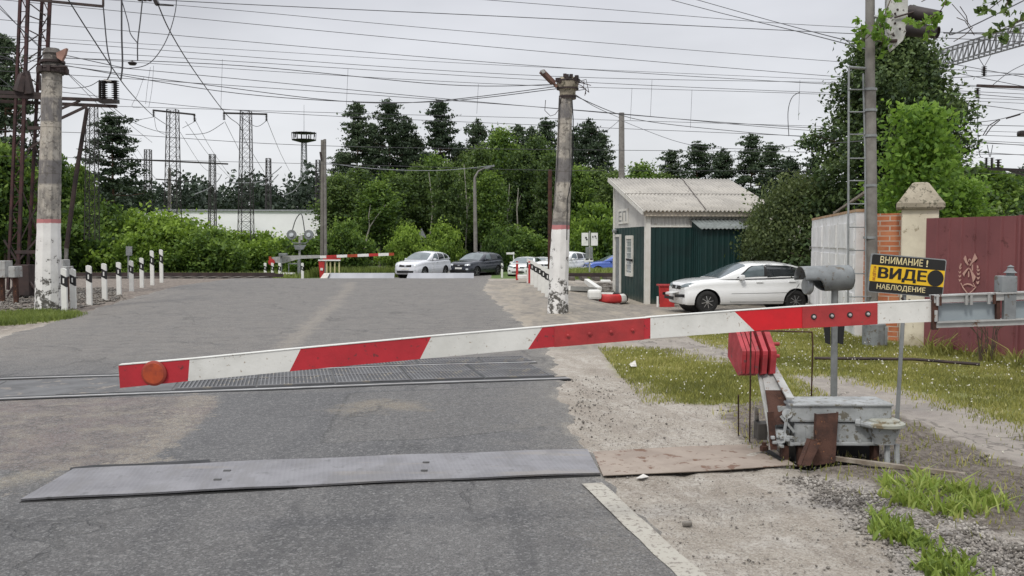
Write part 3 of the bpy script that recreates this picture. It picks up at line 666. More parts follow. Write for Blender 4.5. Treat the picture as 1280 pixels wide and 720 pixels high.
mb = MB()
def slab3(P, off, name, mat, label, cat):
    mb = MB(); mb.prism(P, off); return tag(mb.build(name, mat), label, cat)
tl = [at(1021, 518, DY - .08), at(1048, 516, DY - .08), at(1044, 578, DY - .2), at(1019, 582, DY - .2)]
mb = MB(); mb.prism(tl, (0, .012, 0)); mb.prism([tl[1], tl[1] + Vector((.012, .03, 0)), tl[2] + Vector((.012, .03, 0)), tl[2]], (-.006, .03, 0)); mb.prism([tl[0], tl[0] + Vector((-.004, .05, 0)), tl[3] + Vector((-.004, .05, 0)), tl[3]], (.008, .0, 0))
tag(mb.build('rusty_channel', m['rust']), 'upright dark rusty steel channel leaning on the front of the grey drive', 'steel channel')
P = [at(1013, 550, DY - .28), at(1026, 553, DY - .28), at(1013, 582, DY - .38), at(1001, 582, DY - .38)]
mb = MB(); mb.prism(P, (0, .01, 0)); mb.prism([P[0], P[1], P[1] + Vector((.0, .08, -.01)), P[0] + Vector((0, .08, -.01))], (0, 0, .008)); mb.prism([P[0], P[3], P[3] + Vector((-.008, .06, 0)), P[0] + Vector((-.008, .06, 0))], (.006, 0, 0))
tag(mb.build('rusty_bracket', m['rust']), 'short rusty bent bracket leaning beside the tall rusty channel', 'bracket')
mb = MB(); a = G(1032, 577, .03); b = G(1206, 598, .01); mb.beam(a + Vector((0, 0, .035)), b + Vector((0, 0, .025)), .045, .03)
tag(mb.build('wooden_plank', m['wood']), 'thin weathered wooden plank lying on the dirt before the drive', 'plank')
# thin wire frame
mb = MB(); mb.tube([G(937, 552) + Vector((0, 0, -.02)), at(938, 470, 7.0), at(938.5, 413, 7.0)], .006, 6)
mb.tube([at(938.5, 413, 7.0), at(1015, 415, 7.6), at(1016, 430, 7.6), at(1014, 505, 7.8)], .007, 6)
tag(mb.build('wire_frame', m['rust']), 'thin rusty bent rod frame standing around the red counterweights', 'rod frame')
mb = MB(); mb.tube([G(923, 545), at(923, 494, 7.3)], .006, 6)
tag(mb.build('steel_rod', m['rust']), 'short thin rusty rod stuck in the dirt left of the drive', 'rod')
mb = MB(); P = [G(942, 548), G(950, 548), at(948, 510, 7.5), at(944, 508, 7.5)]; mb.prism(P, (0, .02, 0)); 
tag(mb.build('metal_flap', m['pale_metal']), 'bent pale metal flap standing beside the counterweight arm', 'metal flap')
mb = MB(); bx(mb, 948, 967, 530, 550, 7.6, .15, .006); tag(mb.build('small_box', m['dark_box'] if 'dark_box' in m else m.setdefault('dark_box', M('dark_box', (.06, .055, .05), .8))), 'small dark box on the ground behind the counterweight arm', 'box')

# ================================================================ BARRIER BOOM
def bY(px): return 4.78 + (px - 150) * .38 / 1018
TOPL = [(148, 457), (237, 449.5), (376, 436), (539, 421), (678, 409.3), (690, 408.2), (806, 398), (813, 397), (918, 389.2), (1003, 383.5), (1097, 378.8), (1168, 375.8)]
BOTL = [(150, 485), (235, 476.5), (362, 464.2), (525, 448.8), (660, 436.6), (690, 433.8), (806, 424), (813, 423.2), (943, 413.6), (1003, 410), (1097, 404.8), (1168, 402.2)]
SEG = ['r', 'w', 'r', 'w', 'r', 'r', 'r', 'w', 'R', 'R', 'w']; SM = {'r': 0, 'w': 1, 'R': 2}
o = thing('barrier_boom', 'red and white striped level crossing boom lowered across the road', 'barrier boom', on(3.25, 5.2))
mb = MB(); TH = .045
for i, s in enumerate(SEG):
    P = [at(*TOPL[i], bY(TOPL[i][0])), at(*TOPL[i + 1], bY(TOPL[i + 1][0])), at(*BOTL[i + 1], bY(BOTL[i + 1][0])), at(*BOTL[i], bY(BOTL[i][0]))]
    if i == len(SEG) - 1:
        pass
    mb.prism(P, (0, TH, 0), SM[s])
for i in range(len(TOPL) - 1):  # white top flange
    a = at(*TOPL[i], bY(TOPL[i][0])); b = at(*TOPL[i + 1], bY(TOPL[i + 1][0])); mb.beam(a + Vector((0, TH / 2, .003)), b + Vector((0, TH / 2, .003)), TH + .006, .004, 1)
mb.build('boom', [m['boom_red'], m['boom_white'], m['boom_bright_red']], o)
def splice(x0, x1, boltc, n):
    def lerp(L, x):
        for (a, b), (c, d) in zip(L, L[1:]):
            if a <= x <= c: return b + (d - b) * (x - a) / (c - a)
    mb = MB(); P = [at(x0, lerp(TOPL, x0) - .3, bY(x0) - .004), at(x1, lerp(TOPL, x1) - .3, bY(x1) - .004), at(x1, lerp(BOTL, x1) + .5, bY(x1) - .004), at(x0, lerp(BOTL, x0) + .5, bY(x0) - .004)]
    mb.prism(P, (0, .0035, 0)); mb.build('splice_plate', m['splice_red'], o)
    for i in range(n):
        x = x0 + (x1 - x0) * (.15 + .72 * i / (n - 1)); c = at(x, (lerp(TOPL, x) + lerp(BOTL, x)) / 2, bY(x) - .004)
        MB().lathe(c, [(.017, 0), (.017, .002)], 12, 0, (0, -1, 0)).lathe(c, [(.0085, .002), (.0085, .011), (.005, .013)], 8, 1, (0, -1, 0), False).build('bolt', [m['dark_steel'] if boltc else m['splice_red'], m['bright_steel'] if boltc else m['splice_red']], o)
splice(693, 805, 0, 4); splice(1003, 1097, 1, 4)
c = at(193, 466.5, bY(193)); mb = MB(); mb.lathe(c, [(.066, 0), (.066, .008), (.058, .013)], 28, 1, (0, -1, 0)); mb.lathe(c, [(.056, .0125), (.054, .0145), (0, .0152)], 28, 0, (0, -1, 0))
mb.build('reflector', [m['orange'], m['orange_rim'] if 'orange_rim' in m else m.setdefault('orange_rim', M('orange_rim', (.33, .05, .03), .6))], o)
# steel frame at the right end
FY = 5.16
def fb(x0, y0, x1, y1, hpx, dep, Yo=0.):    # bar between two pixels with thickness in px
    a = at(x0, y0, FY + Yo); b = at(x1, y1, FY + Yo); mb.beam(a, b, dep, hpx * FY / F)
mb = MB(); fb(1165, 374, 1420, 364, 9, .05); fb(1165, 369.6, 1420, 359.6, 1.6, .075); mb.build('frame_bar', m['pale_metal'], o)
mb = MB(); fb(1168, 406, 1420, 397, 7, .05); fb(1168, 402.6, 1420, 393, 1.6, .075); mb.build('frame_bar', m['pale_metal'], o)
mb = MB(); mb.prism([at(1170, 380, FY + .01), at(1246, 377, FY + .01), at(1246, 401, FY + .01), at(1170, 402, FY + .01)], (0, .03, 0)); mb.build('frame_panel', m['frame_panel'] if 'frame_panel' in m else m.setdefault('frame_panel', M('frame_panel', (.25, .29, .31), .5, col2=(.21, .24, .26), sc=4, grime=(.16, .1, .06), gsc=9, gth=.64)), o)
mb = MB(); mb.prism([at(1262, 377, FY + .01), at(1420, 371, FY + .01), at(1420, 395, FY + .01), at(1262, 400, FY + .01)], (0, .03, 0)); mb.build('frame_panel', m['frame_panel'], o)
for q_ in ((1168, 369, 412, .01, .03), (1246.5, 372, 404, 0, .02), (1260, 372, 404, 0, .02)): MB().beam(at(q_[0], q_[1], FY - q_[3]), at(q_[0], q_[2], FY - q_[3]), q_[4], .03).build('frame_end_plate', m['rust'], o)
for px, py in ((1172, 377), (1175, 377), (1208, 376), (1214, 376), (1236, 375), (1170, 397), (1243, 375)):
    MB().cyl(at(px, py - 9, FY - .03), at(px, py + 5, FY - .03), .009, n=6).build('bolt', m['rust'] if px % 2 else m['pale_metal'], o)
mb = MB(); bx(mb, 1253, 1272, 345, 366, FY - .02, .09, .008); mb.cyl(at(1263, 345, FY + .02), at(1263, 338, FY + .02), .022, n=10); mb.lathe(at(1263, 341, FY + .02), [(.035, 0), (.02, .014), (.014, .03), (.02, .034), (.0, .045)], 12)
mb.build('contact_box', m['grey_metal'], o)
mb = MB(); bx(mb, 1256, 1270, 366, 400, FY - .03, .03, .004); mb.build('bracket', m['grey_metal'], o)
# pivot stand, just beyond the right border
px_ = 3.62
mb = MB(); mb.bbox((px_, 5.35, 1.28), (.34, .26, .5), .03); mb.bbox((px_, 5.35, .55), (.24, .2, 1.0), .02); mb.bbox((px_, 5.35, .03), (.5, .45, .1), .02); mb.build('pivot_stand', m['grey_metal'], o)

# ================================================================ VIDEO SIGN
SY = 8.6
TLc, TRc, BRc, BLc = at(1089.2, 316.2, SY), at(1183.5, 324.4, SY), at(1182.3, 372.3, SY), at(1085.8, 364.8, SY)
ux = (TRc - TLc).normalized(); uz = (TLc - BLc).normalized(); uz = (uz - ux * uz.dot(ux)).normalized(); un = ux.cross(uz)  # pointing away (+Y)
SW = (TRc - TLc).length; SH = (TLc - BLc).length
if un.y < 0: un = -un
def sp_(u, v, d=0): return TLc + ux * (u * SW) - uz * (v * SH) - un * d
o = thing('video_sign', 'black and yellow video surveillance warning sign tilted on its thin post', 'sign', G(1122, 534))
def rrect(u0, u1, v0, v1, r, d, th, mat, nm):
    P = []
    for cu, cv, a0 in ((u1 - r, v0 + r, -90), (u1 - r, v1 - r, 0), (u0 + r, v1 - r, 90), (u0 + r, v0 + r, 180)):
        for k in range(5):
            a = R(a0 + k * 22.5); P.append(sp_(cu / SW + r * 0 + math.cos(a) * r / SW - 0 * r, cv / SH + math.sin(a) * r / SH, d) if False else sp_((cu + math.cos(a) * r) / SW, (cv + math.sin(a) * r) / SH, d))
    mb = MB(); mb.prism(P, un * th); return mb.build(nm, mat, o)
board = rrect(0, SW, 0, SH, .022, 0, .012, m['galv'], 'board')
rrect(.012, SW - .008, .010, SH - .008, .018, .0015, .0012, m['sign_black'], 'face')
mb = MB(); mb.prism([sp_(.008, .295, .003), sp_(.992, .295, .003), sp_(.992, .715, .003), sp_(.008, .715, .003)], un * .001); mb.build('yellow_band', m['sign_yellow'], o)
def text_mesh(body, bold=.0, spacing=1.):
    cu = bpy.data.curves.new('text', 'FONT'); cu.body = body; cu.size = 1; cu.offset = bold; cu.space_character = spacing; cu.resolution_u = 4
    to = bpy.data.objects.new('text', cu); C.objects.link(to); bpy.context.view_layer.update()
    dg = bpy.context.evaluated_depsgraph_get(); me = to.evaluated_get(dg).to_mesh()
    vs = [v.co.copy() for v in me.vertices]; fs = [tuple(p.vertices) for p in me.polygons]
    to.evaluated_get(dg).to_mesh_clear(); bpy.data.objects.remove(to); bpy.data.curves.remove(cu)
    x0 = min(v.x for v in vs); x1 = max(v.x for v in vs); y0 = min(v.y for v in vs); y1 = max(v.y for v in vs)
    return [((v.x - x0) / (x1 - x0), (v.y - y0) / (y1 - y0)) for v in vs], fs
def put_text(body, fn, mat, nm, parent, bold=.0, rot=False, spacing=1.):
    vs, fs = text_mesh(body, bold, spacing)
    mb = MB(); mb.add([fn(1 - y if False else (y if rot else x), (x if rot else y)) for x, y in vs], fs); return mb.build(nm, mat, parent)
def box_fn(u0, u1, v0, v1, d=.004): return lambda x, y: sp_(u0 + (u1 - u0) * x, v1 + (v0 - v1) * y, d)
put_text('ВНИМАНИЕ', box_fn(.125, .69, .055, .235), m['sign_cream'], 'lettering', o, .010)
put_text('!', box_fn(.735, .757, .06, .24), m['sign_cream'], 'lettering', o, .02)
put_text('ВИДЕ', box_fn(.112, .747, .335, .680, .0055), m['sign_black'], 'lettering', o, .016)
put_text('ВИДЕ', box_fn(.125, .758, .338, .677, .0059), m['sign_black'], 'lettering', o, .016)
put_text('НАБЛЮДЕНИЕ', box_fn(.115, .76, .765, .93), m['sign_cream'], 'lettering', o, .010)
vs, fs = text_mesh('ВЕДЁТСЯ', .02); MB().add([sp_(.04 + .05 * (1 - y) , .69 - .36 * x, .0055) for x, y in vs], fs).build('lettering', m['sign_red'], o)
cc = sp_(.875, .505, .0055); mb = MB(); mb.lathe(cc, [(.076, -.0008), (.076, .0008)], 36, 0, un); mb.build('black_disc', m['sign_black'], o)
mb = MB(); mb.cyl(at(1130.5, 366, SY + .03), G(1121, 532) + Vector((0, .0, 0)), .019, n=12); mb.build('post', m['galv'], o)
mb = MB(); mb.beam(at(1127, 372, SY + .01), at(1135, 384, SY + .01), .01, .02); mb.beam(at(1137, 374, SY + .01), at(1132, 392, SY + .01), .01, .015); mb.build('clamp', m['dark_steel'], o)

# ================================================================ HOODED SIGNAL ON ITS POST
HY = 9.0
o = thing('hooded_signal', 'grey cylindrical hooded crossing lamp facing left on a grey post', 'signal lamp', G(1042, 520))
mb = MB(); c = at(1030, 350, HY); h0 = at(1000, 349, HY - .05); ax = (at(1061, 347, HY + .03) - h0); L = ax.length; axn = ax.normalized()
# hood: a sheet curled over the top, cut away underneath towards the mouth
n = 26; ro = .125; side = axn.cross(Vector((0, 0, 1))).normalized(); upv = side.cross(axn)
vs = []; fs = []; K = 14
for i in range(n + 1):
    s = i / n; xx = s * L; span = 95 + 85 * float(sm(.28, .55, s)); 
    for k in range(K + 1):
        a = R(90 - span + 2 * span * k / K); rr = ro
        vs.append(h0 + axn * xx + side * (math.cos(a) * rr) + upv * (math.sin(a) * rr))
for i in range(n):
    for k in range(K): q = i * (K + 1) + k; fs.append((q, q + 1, q + K + 2, q + K + 1))
mb.add(vs, fs, 0, True); hood = mb.build('hood', m['grey_metal'], o)
md = hood.modifiers.new('s', 'SOLIDIFY'); md.thickness = .006
mb = MB(); mb.lathe(h0 + axn * L, [(.122, -.12), (.122, -.02), (.09, .0), (0, .01)], 24, 0, axn); mb.build('lamp_body', m['grey_metal'], o)
mb = MB(); mb.lathe(h0 + axn * .06 - upv * .07, [(.075, -.01), (.085, .0), (.085, .03), (.07, .05)], 20, 0, axn); mb.build('lower_ring', m['galv'], o)
mb = MB(); mb.lathe(h0 + axn * (.5 * L), [(.0, -.02), (.08, -.01), (.085, .05)], 20, 0, axn); mb.build('lens', m['glass'], o)
mb = MB(); mb.cyl(at(1043.5, 362, HY), G(1042, 521), .033, n=14); mb.build('post', m['galv'], o)
for x0, x1 in ((1033, 1038), (1048, 1054)):
    mb = MB(); mb.prism([at(x0 - (2 if x0 < 1040 else 0), 408, HY + .04), at(x1 + (2 if x0 > 1040 else 0), 405, HY + .04), at(x1, 431, HY + .04), at(x0, 429, HY + .04)], (0, .04, 0)); mb.build('back_box', m['black'], o)
# ================================================================ LADDER POLE WITH SIGNAL HEAD
LY = 15.2
b = G(1090, 432); o = thing('signal_mast', 'tall grey pole with a ladder on its left side, before the fence', 'pole', b)
mb = MB(); mb.tube([b, at(1089, 300, LY), at(1087.5, 120, LY), at(1087.5, 112, LY)], [.10, .098, .093, .092], 18); mb.tube([at(1087.5, 113, LY), at(1087.6, -60, LY)], [.078, .07], 16)
mb.build('shaft', m['pole_wood'], o)
mb = MB(); mb.lathe(b + Vector((.03, 0, -.02)), [(.19, 0), (.19, .38), (.16, .40), (.1, .40)], 12, smooth=False); mb.bbox(b + Vector((.15, .0, .17)), (.12, .26, .32), .02); mb.build('footing', m['grey_metal'], o)
for py in (112, 138, 170, 232, 297): MB().lathe(at(1087.6, py, LY), [(.10, -.02), (.108, -.02), (.108, .02), (.10, .02)], 16).build('collar', m['galv'], o)
mb = MB(); x0, x1 = 1061, 1079
mb.tube([at(x0, 84, LY - .05), at(1060, 392, LY - .12)], .018, 8); mb.tube([at(x1, 92, LY - .02), at(1081.5, 200, LY - .03), at(1082, 392, LY - .12)], .016, 8)
for py in (112, 140, 168, 198, 226, 255, 284, 313, 342, 371): mb.cyl(at(1060.5, py, LY - .08), at(x1 + 2, py, LY - .05), .011, n=6)
mb.tube([at(1061, 84, LY - .05), at(1087, 86, LY)], .022, 8); mb.cyl(at(1082, 371, LY - .1), at(1089, 371, LY), .015, n=6)
mb.build('ladder', m['galv'], o)
mb = MB(); mb.tube([at(1088, 20, LY), at(1102, 22, LY - .1), at(1118, 20, LY - .15)], .03, 8); mb.tube([at(1088, 48, LY), at(1106, 51, LY - .1), at(1118, 50, LY - .15)], .03, 8); mb.build('arm', m['galv'], o)
o = thing('railway_signal', 'weathered pale signal board with two dark hoods at the mast top', 'signal', at(1122, 60, LY))
mb = MB(); Yb = LY - .25
P = [(1109, -30), (1112, -34), (1133, -34), (1135, -20), (1135, 10), (1134, 36), (1129, 50), (1120, 58), (1115, 62), (1113, 58), (1113, 48), (1109, 46)]
mb.prism([at(a_, b_, Yb) for a_, b_ in P], (.05, .22, 0)); mb.build('background_board', m['white_worn'] if 'white_worn' in m else m.setdefault('white_worn', M('white_worn', (.50, .50, .48), .8, col2=(.36, .36, .34), sc=5, grime=(.1, .09, .08), gsc=8, gth=.57, bump=.4)), o)
mb = MB(); mb.cyl(at(1112, 51, Yb - .02), at(1121, 51, Yb - .02), .03, n=8); mb.cyl(at(1118, 22, Yb - .03), at(1145, 14, Yb - .06), .015, n=6)
for q in ((1119, 17), (1119, 29), (1122, 12), (1117, 44), (1125, 36)): mb.lathe(at(q[0], q[1], Yb - .003), [(.02, 0), (.012, .015), (0, .02)], 8, 0, (0, -1, 0))
mb.build('bracket', m['dark_steel'], o)
for (a0, a1, r0, r1) in ((( 1136, 15), (1174, 21), .115, .095), ((1133, 36), (1172, 41), .115, .095)):
    mb = MB(); p0 = at(*a0, Yb + .1); p1 = at(a1[0], a1[1], Yb - .25); mb.tube([p0, p1], [r0, r1], 20, cap=False); mb.lathe(p1, [(r1, -.03), (r1 + .004, 0), (r1 - .01, .0), (r1 - .012, -.3)], 20, 0, p1 - p0); mb.cyl(p0, p0 + (p1 - p0) * .3, r0 - .01, n=16)
    mb.build('hood', m['hood_dark'] if 'hood_dark' in m else m.setdefault('hood_dark', M('hood_dark', (.035, .026, .026), .6, col2=(.02, .016, .016), sc=4, bump=.2)), o)

# ================================================================ FENCE, BRICK WALL, PILLAR, GATE
fp0 = Vector((7.75, 23.6, 0)); fp1 = Vector((6.33, 16.75, 0))
fo = thing('concrete_fence', 'white painted concrete slab fence with rust-stained top edge', 'fence', (fp1.x, fp1.y, Tz(fp1.x, fp1.y) - .2))
fd = (fp1 - fp0).normalized(); fn = Vector((-fd.y, fd.x, 0)); fn = fn if fn.x < 0 else -fn
def wall_seg(mb, a, b, z0, z1, th, mi=0): mb.beam(Vector((a.x, a.y, (z0 + z1) / 2)), Vector((b.x, b.y, (z0 + z1) / 2)), th, z1 - z0, mi)
FZ = 2.30
for k_ in range(3):
    L = (fp1 - fp0).length; a = fp0 + fd * (k_ * L / 3 + .02); b = fp0 + fd * ((k_ + 1) * L / 3 - .02)
    mb = MB(); wall_seg(mb, a, b, -.4, FZ, .14)
    for z0, z1 in ((.2, .8), (.95, 1.5), (1.62, 2.1)):      # shallow raised fields
        for f0, f1 in ((.06, .48), (.52, .94)):
            aa = a.lerp(b, f0) + fn * .08; bb = a.lerp(b, f1) + fn * .08; mb.beam(Vector((aa.x, aa.y, (z0 + z1) / 2)), Vector((bb.x, bb.y, (z0 + z1) / 2)), .03, z1 - z0)
    mb.build('slab', m['fence_white'], fo)
mb = MB(); mb.beam(fp0 + Vector((0, 0, FZ + .015)), fp1 + Vector((0, 0, FZ + .015)), .16, .05); mb.build('coping', m['rust_edge'], fo)
mb = MB(); q = Vector((8.9, 23.9, 0)); mb.beam(Vector((fp0.x, fp0.y, .9)), Vector((q.x, q.y, .9)), .14, 2.6); mb.build('slab', m['fence_white'], fo)
mb = MB(); mb.beam(fp0.lerp(fp1, .1) + Vector((.4, 0, 2.45)), fp0.lerp(fp1, .75) + Vector((.4, 0, 2.75)), .06, .05); mb.beam(fp0.lerp(fp1, .1) + Vector((.4, 0, 2.2)), fp0.lerp(fp1, .1) + Vector((.4, 0, 2.5)), .05, .05); mb.beam(fp0.lerp(fp1, .75) + Vector((.4, 0, 2.2)), fp0.lerp(fp1, .75) + Vector((.4, 0, 2.75)), .05, .05)
tag(mb.build('timber_rail', m['wood']), 'weathered timber rail showing above the white concrete fence', 'rail')
b0 = Vector((6.33, 16.6, 0)); b1 = Vector((6.80, 15.75, 0)); b1 = Vector((at(1128, 300, 16.1).x, 16.1, 0)); b0 = Vector((at(1083, 300, 16.5).x, 16.5, 0))
mb = MB(); wall_seg(mb, b0, b1, -.2, 1.75 + (302 - 267) * 16.2 / F, .25)
tag(mb.build('brick_wall', m['brick'], origin=(b0.x, b0.y, 0)), 'orange brick wall stretch between the white fence and the pillar', 'wall')
gA = G(1155, 436); gB = G(1280, 453); gd = Vector((gB.x - gA.x, gB.y - gA.y, 0)).normalized(); gn = Vector((gd.y, -gd.x, 0)); gn = gn if gn.x < 0 else -gn
pr = Matrix((gd, -gn, Vector((0, 0, 1)))).transposed()
pz = 1.75 + (302 - 262) * 15.4 / F; pcn = at(1146, 300, 15.3); pcx = Vector((pcn.x, pcn.y, 0)) + gd * -.26 - gn * .27 + gn * .04 + gd * .0
pcx = Vector((at(1149, 300, 15.45).x, 15.45, 0)) 
o = thing('gate_pillar', 'cream plastered gate pillar with a weathered pyramid cap', 'pillar', (pcx.x, pcx.y, 0))
prc = Matrix.Rotation(R(-22), 3, 'Z')
mb = MB(); mb.bbox((pcx.x, pcx.y, pz / 2 - .1), (.56, .56, pz + .2), .02, 0, prc); mb.build('shaft', m['plaster'], o)
mb = MB(); bm = bmesh.new()
w0, w1, wt = .365, .365, .13; H = [(w0 - .02, 0), (w0, .03), (w1, .10), (w1 - .03, .13), (wt, .43), (wt - .04, .45)]
vs = []; 
for w, z in H:
    for sx, sy in ((-1, -1), (1, -1), (1, 1), (-1, 1)): vs.append(prc @ Vector((sx * w, sy * w, 0)) + Vector((pcx.x, pcx.y, pz + z)))
fs = [(4 * i + j, 4 * i + (j + 1) % 4, 4 * i + 4 + (j + 1) % 4, 4 * i + 4 + j) for i in range(len(H) - 1) for j in range(4)] + [(3, 2, 1, 0), tuple(4 * (len(H) - 1) + j for j in range(4))]
mb.add(vs, fs); mb.build('cap', m['cap'], o)
go = thing('metal_gate', 'maroon ribbed sheet metal gate with a pale painted railway emblem', 'gate', (gA.x, gA.y, 0))
GH = 1.75 + (302 - 273) * gA.y / F; GLn = 5.5
mb = MB(); s = 0; prof = []
while s < GLn:
    prof += [(s, 0), (s + .19, 0), (s + .20, -.018), (s + .225, -.018), (s + .235, 0)]; s += .235
vs = []
for (a_, d_) in prof:
    p = Vector((gA.x, gA.y, 0)) + gd * a_ + gn * (-d_); vs += [(p.x, p.y, .06), (p.x, p.y, GH)]
mb.add(vs, [(2 * i, 2 * i + 2, 2 * i + 3, 2 * i + 1) for i in range(len(prof) - 1)]); gs = mb.build('gate_sheet', m['gate'], go); gs.modifiers.new('s', 'SOLIDIFY').thickness = -.01
mb = MB(); P0 = Vector((gA.x, gA.y, 0)) - gn * .03; mb.beam(P0 + Vector((0, 0, GH - .03)), P0 + gd * GLn + Vector((0, 0, GH - .03)), .05, .06); mb.beam(P0 + Vector((0, 0, .1)), P0 + gd * GLn + Vector((0, 0, .1)), .05, .08)
for s in (1.72, 5.4): mb.beam(P0 + gd * s + gn * .055 + Vector((0, 0, .05)), P0 + gd * s + gn * .055 + Vector((0, 0, GH + .01)), .05, .03, up=gd)
mb.build('gate_frame', m['gate'], go)
def gate_at(px, py):
    d = at(px, py, 1.0) - Vector((0, 0, HC)); o_ = Vector((0, 0, HC)); p0 = Vector((gA.x, gA.y, 0)) + gn * .028
    t = (p0 - o_).dot(gn) / d.dot(gn); return o_ + d * t
def flat(pp): return [gate_at(*p) for p in pp]
mb = MB()
def gpoly(pts): mb.prism(flat(pts), gn * .002)
def e_(pts): gpoly([(1185 + x / 10.283, 305 + y / 10.283) for x, y in pts])
e_([(200, 190), (220, 148), (232, 160), (246, 215), (266, 265), (256, 278), (225, 240)]); e_([(345, 118), (362, 150), (380, 185), (355, 210), (320, 240), (286, 284), (276, 270), (305, 220), (325, 170)])
e_([(186, 380), (205, 355), (235, 325), (262, 303), (270, 312), (240, 355), (220, 385), (208, 420)]); e_([(272, 305), (290, 318), (325, 372), (358, 420), (345, 460), (320, 496), (312, 440), (295, 370)])
e_([(262, 225), (262, 200), (280, 186), (298, 196), (300, 218), (290, 224), (288, 206), (278, 202), (272, 210), (270, 228)])
e_([(306, 268), (320, 262), (322, 340), (306, 345)]); e_([(260, 352), (274, 350), (274, 425), (260, 428)])
for xs in ([(168, 244), (178, 262), (166, 290), (150, 300), (148, 280)], [(140, 288), (158, 304), (178, 296), (170, 316), (152, 326)], [(134, 346), (148, 362), (170, 344), (168, 366), (148, 380)], [(133, 398), (148, 412), (170, 394), (168, 418), (146, 432)], [(137, 448), (150, 462), (172, 448), (164, 474), (146, 484)],
           [(374, 270), (390, 284), (394, 310), (380, 318), (372, 300)], [(368, 318), (384, 330), (408, 322), (404, 348), (380, 352)], [(368, 362), (386, 380), (412, 366), (404, 398), (380, 400)], [(366, 418), (384, 432), (410, 418), (400, 452), (380, 452)], [(362, 476), (376, 486), (404, 474), (394, 512), (374, 518)]): e_(xs)
e_([(190, 540), (210, 515), (250, 503), (290, 510), (325, 535), (340, 552), (318, 545), (285, 527), (250, 520), (215, 528)]); e_([(160, 500), (172, 500), (200, 556), (255, 628), (240, 632), (190, 568)]); e_([(355, 545), (366, 552), (325, 600), (285, 632), (270, 630), (318, 590)]); e_([(330, 500), (350, 545), (340, 548), (324, 510)])
mb.build('emblem', m['emblem'], go)

# ================================================================ CONCRETE POLES
def conc_pole(pts, zband, label, mat, parent_extra=None):
    b = G(*pts[0][:2]); Yp = b.y
    o = thing('concrete_pole', label, 'pole', b)
    path = [at(p[0], p[1], Yp) for p in pts]; rad = [p[2] * Yp / F for p in pts]; path[0] = b + Vector((0, 0, -.1))
    P2 = []; r2 = []
    for i in range(len(path) - 1):
        for k_ in range(8): t = k_ / 8; P2.append(path[i].lerp(path[i + 1], t)); r2.append((rad[i] * (1 - t) + rad[i + 1] * t) * (1 + .02 * rnd.uniform(-1, 1)))
    P2.append(path[-1]); r2.append(rad[-1]); mb = MB(); mb.tube(P2, r2, 10); mb.build('shaft', mat, o, sharp=28); return o, Yp
lp, LPY = conc_pole([(60, 389, 16), (60.5, 330, 14.8), (61, 281, 13.6), (63, 200, 12.6), (65, 92, 11.6)], 0, 'thick old concrete pole with white painted base, left roadside', pole_mat('pole_left', 2.18))
mb = MB(); c = at(66, 85, LPY); mb.lathe(c, [(.24, -.13), (.28, -.11), (.28, -.04), (.25, -.02), (.24, .08), (.22, .12), (.20, .30), (.23, .34), (.16, .46)], 9, smooth=False)
mb.build('cap', m.setdefault('dark_cap', M('dark_cap', (.13, .12, .11), .95, col2=(.06, .055, .05), sc=7, grime=(.25, .22, .19), gsc=8, gth=.6, bump=.8, bsc=14)), lp)
mb = MB()
for z, r in ((-.09, .32), (-.02, .30), (.14, .28)): mb.lathe(c + Vector((0, 0, z)), [(r - .05, -.03), (r, -.03), (r, .03), (r - .05, .03)], 16)
for a_ in range(9): q = c + Vector((math.cos(a_ * .7) * .31, math.sin(a_ * .7) * .31, -.06)); mb.box(q, (.08, .08, .14))
mb.tube([at(50, 79, LPY), at(84, 84, LPY - .2)], .02, 6); mb.tube([at(54, 84, LPY - .3), at(82, 83, LPY - .3)], .02, 6); mb.build('wire_clamp', m['dark_steel'], lp)
mb = MB(); mb.prism([at(70, 66, LPY - .2), at(80, 61, LPY - .2), at(83, 60, LPY - .2), at(81, 68, LPY - .2), at(77, 76, LPY - .2), at(71, 72, LPY - .2)], (0, .1, 0)); mb.build('broken_edge', m['cap_pink'] if 'cap_pink' in m else m.setdefault('cap_pink', M('cap_pink', (.34, .2, .16), .9, bump=.3)), lp)
rp, RPY = conc_pole([(697, 391, 13.8), (698.5, 340, 12.6), (700.5, 291, 11.8), (703.5, 240, 10.3), (707, 122, 8.8)], 0, 'thick old concrete pole with a street lamp on top, right roadside', pole_mat('pole_right', 2.02))
c = at(709.5, 108, RPY); mb = MB(); mb.lathe(c, [(.185, -.3), (.19, -.12), (.25, -.02), (.26, .10), (.22, .14), (.2, .2)], 20); mb.build('cap', m['cap'], rp)
mb = MB()
for z, r in ((-.28, .20), (-.24, .205), (-.06, .26), (.12, .275)): mb.lathe(c + Vector((0, 0, z)), [(r - .05, -.015), (r, -.015), (r, .02), (r - .05, .02)], 16)
for i in range(14): a_ = rnd.random() * 6.28; q = c + Vector((math.cos(a_) * .25, math.sin(a_) * .25, rnd.uniform(0, .22))); mb.box(q, (.07, .07, .08), 0, Matrix.Rotation(a_, 3, 'Z'))
for i in range(7):
    q = c + Vector((.16 + rnd.random() * .1, -.2, rnd.uniform(-.2, .2))); mb.tube([q, q + Vector((rnd.uniform(.05, .25), 0, rnd.uniform(-.1, .1))), q + Vector((rnd.uniform(.1, .4), 0, rnd.uniform(-.35, -.05)))], .009, 5)
mb.tube([at(682, 125, RPY), at(681, 138, RPY), at(688, 145, RPY), at(694, 143, RPY), at(699, 136, RPY), at(702, 120, RPY - .25)], .008, 5)
mb.build('wire_clamp', m['dark_steel'], rp)
mb = MB(); mb.tube([at(715, 122, RPY - .25), at(716.5, 150, RPY - .2), at(716, 200, RPY - .22), at(713, 232, RPY - .24), at(709, 250, RPY - .26), at(708.5, 300, RPY - .28)], .013, 6)
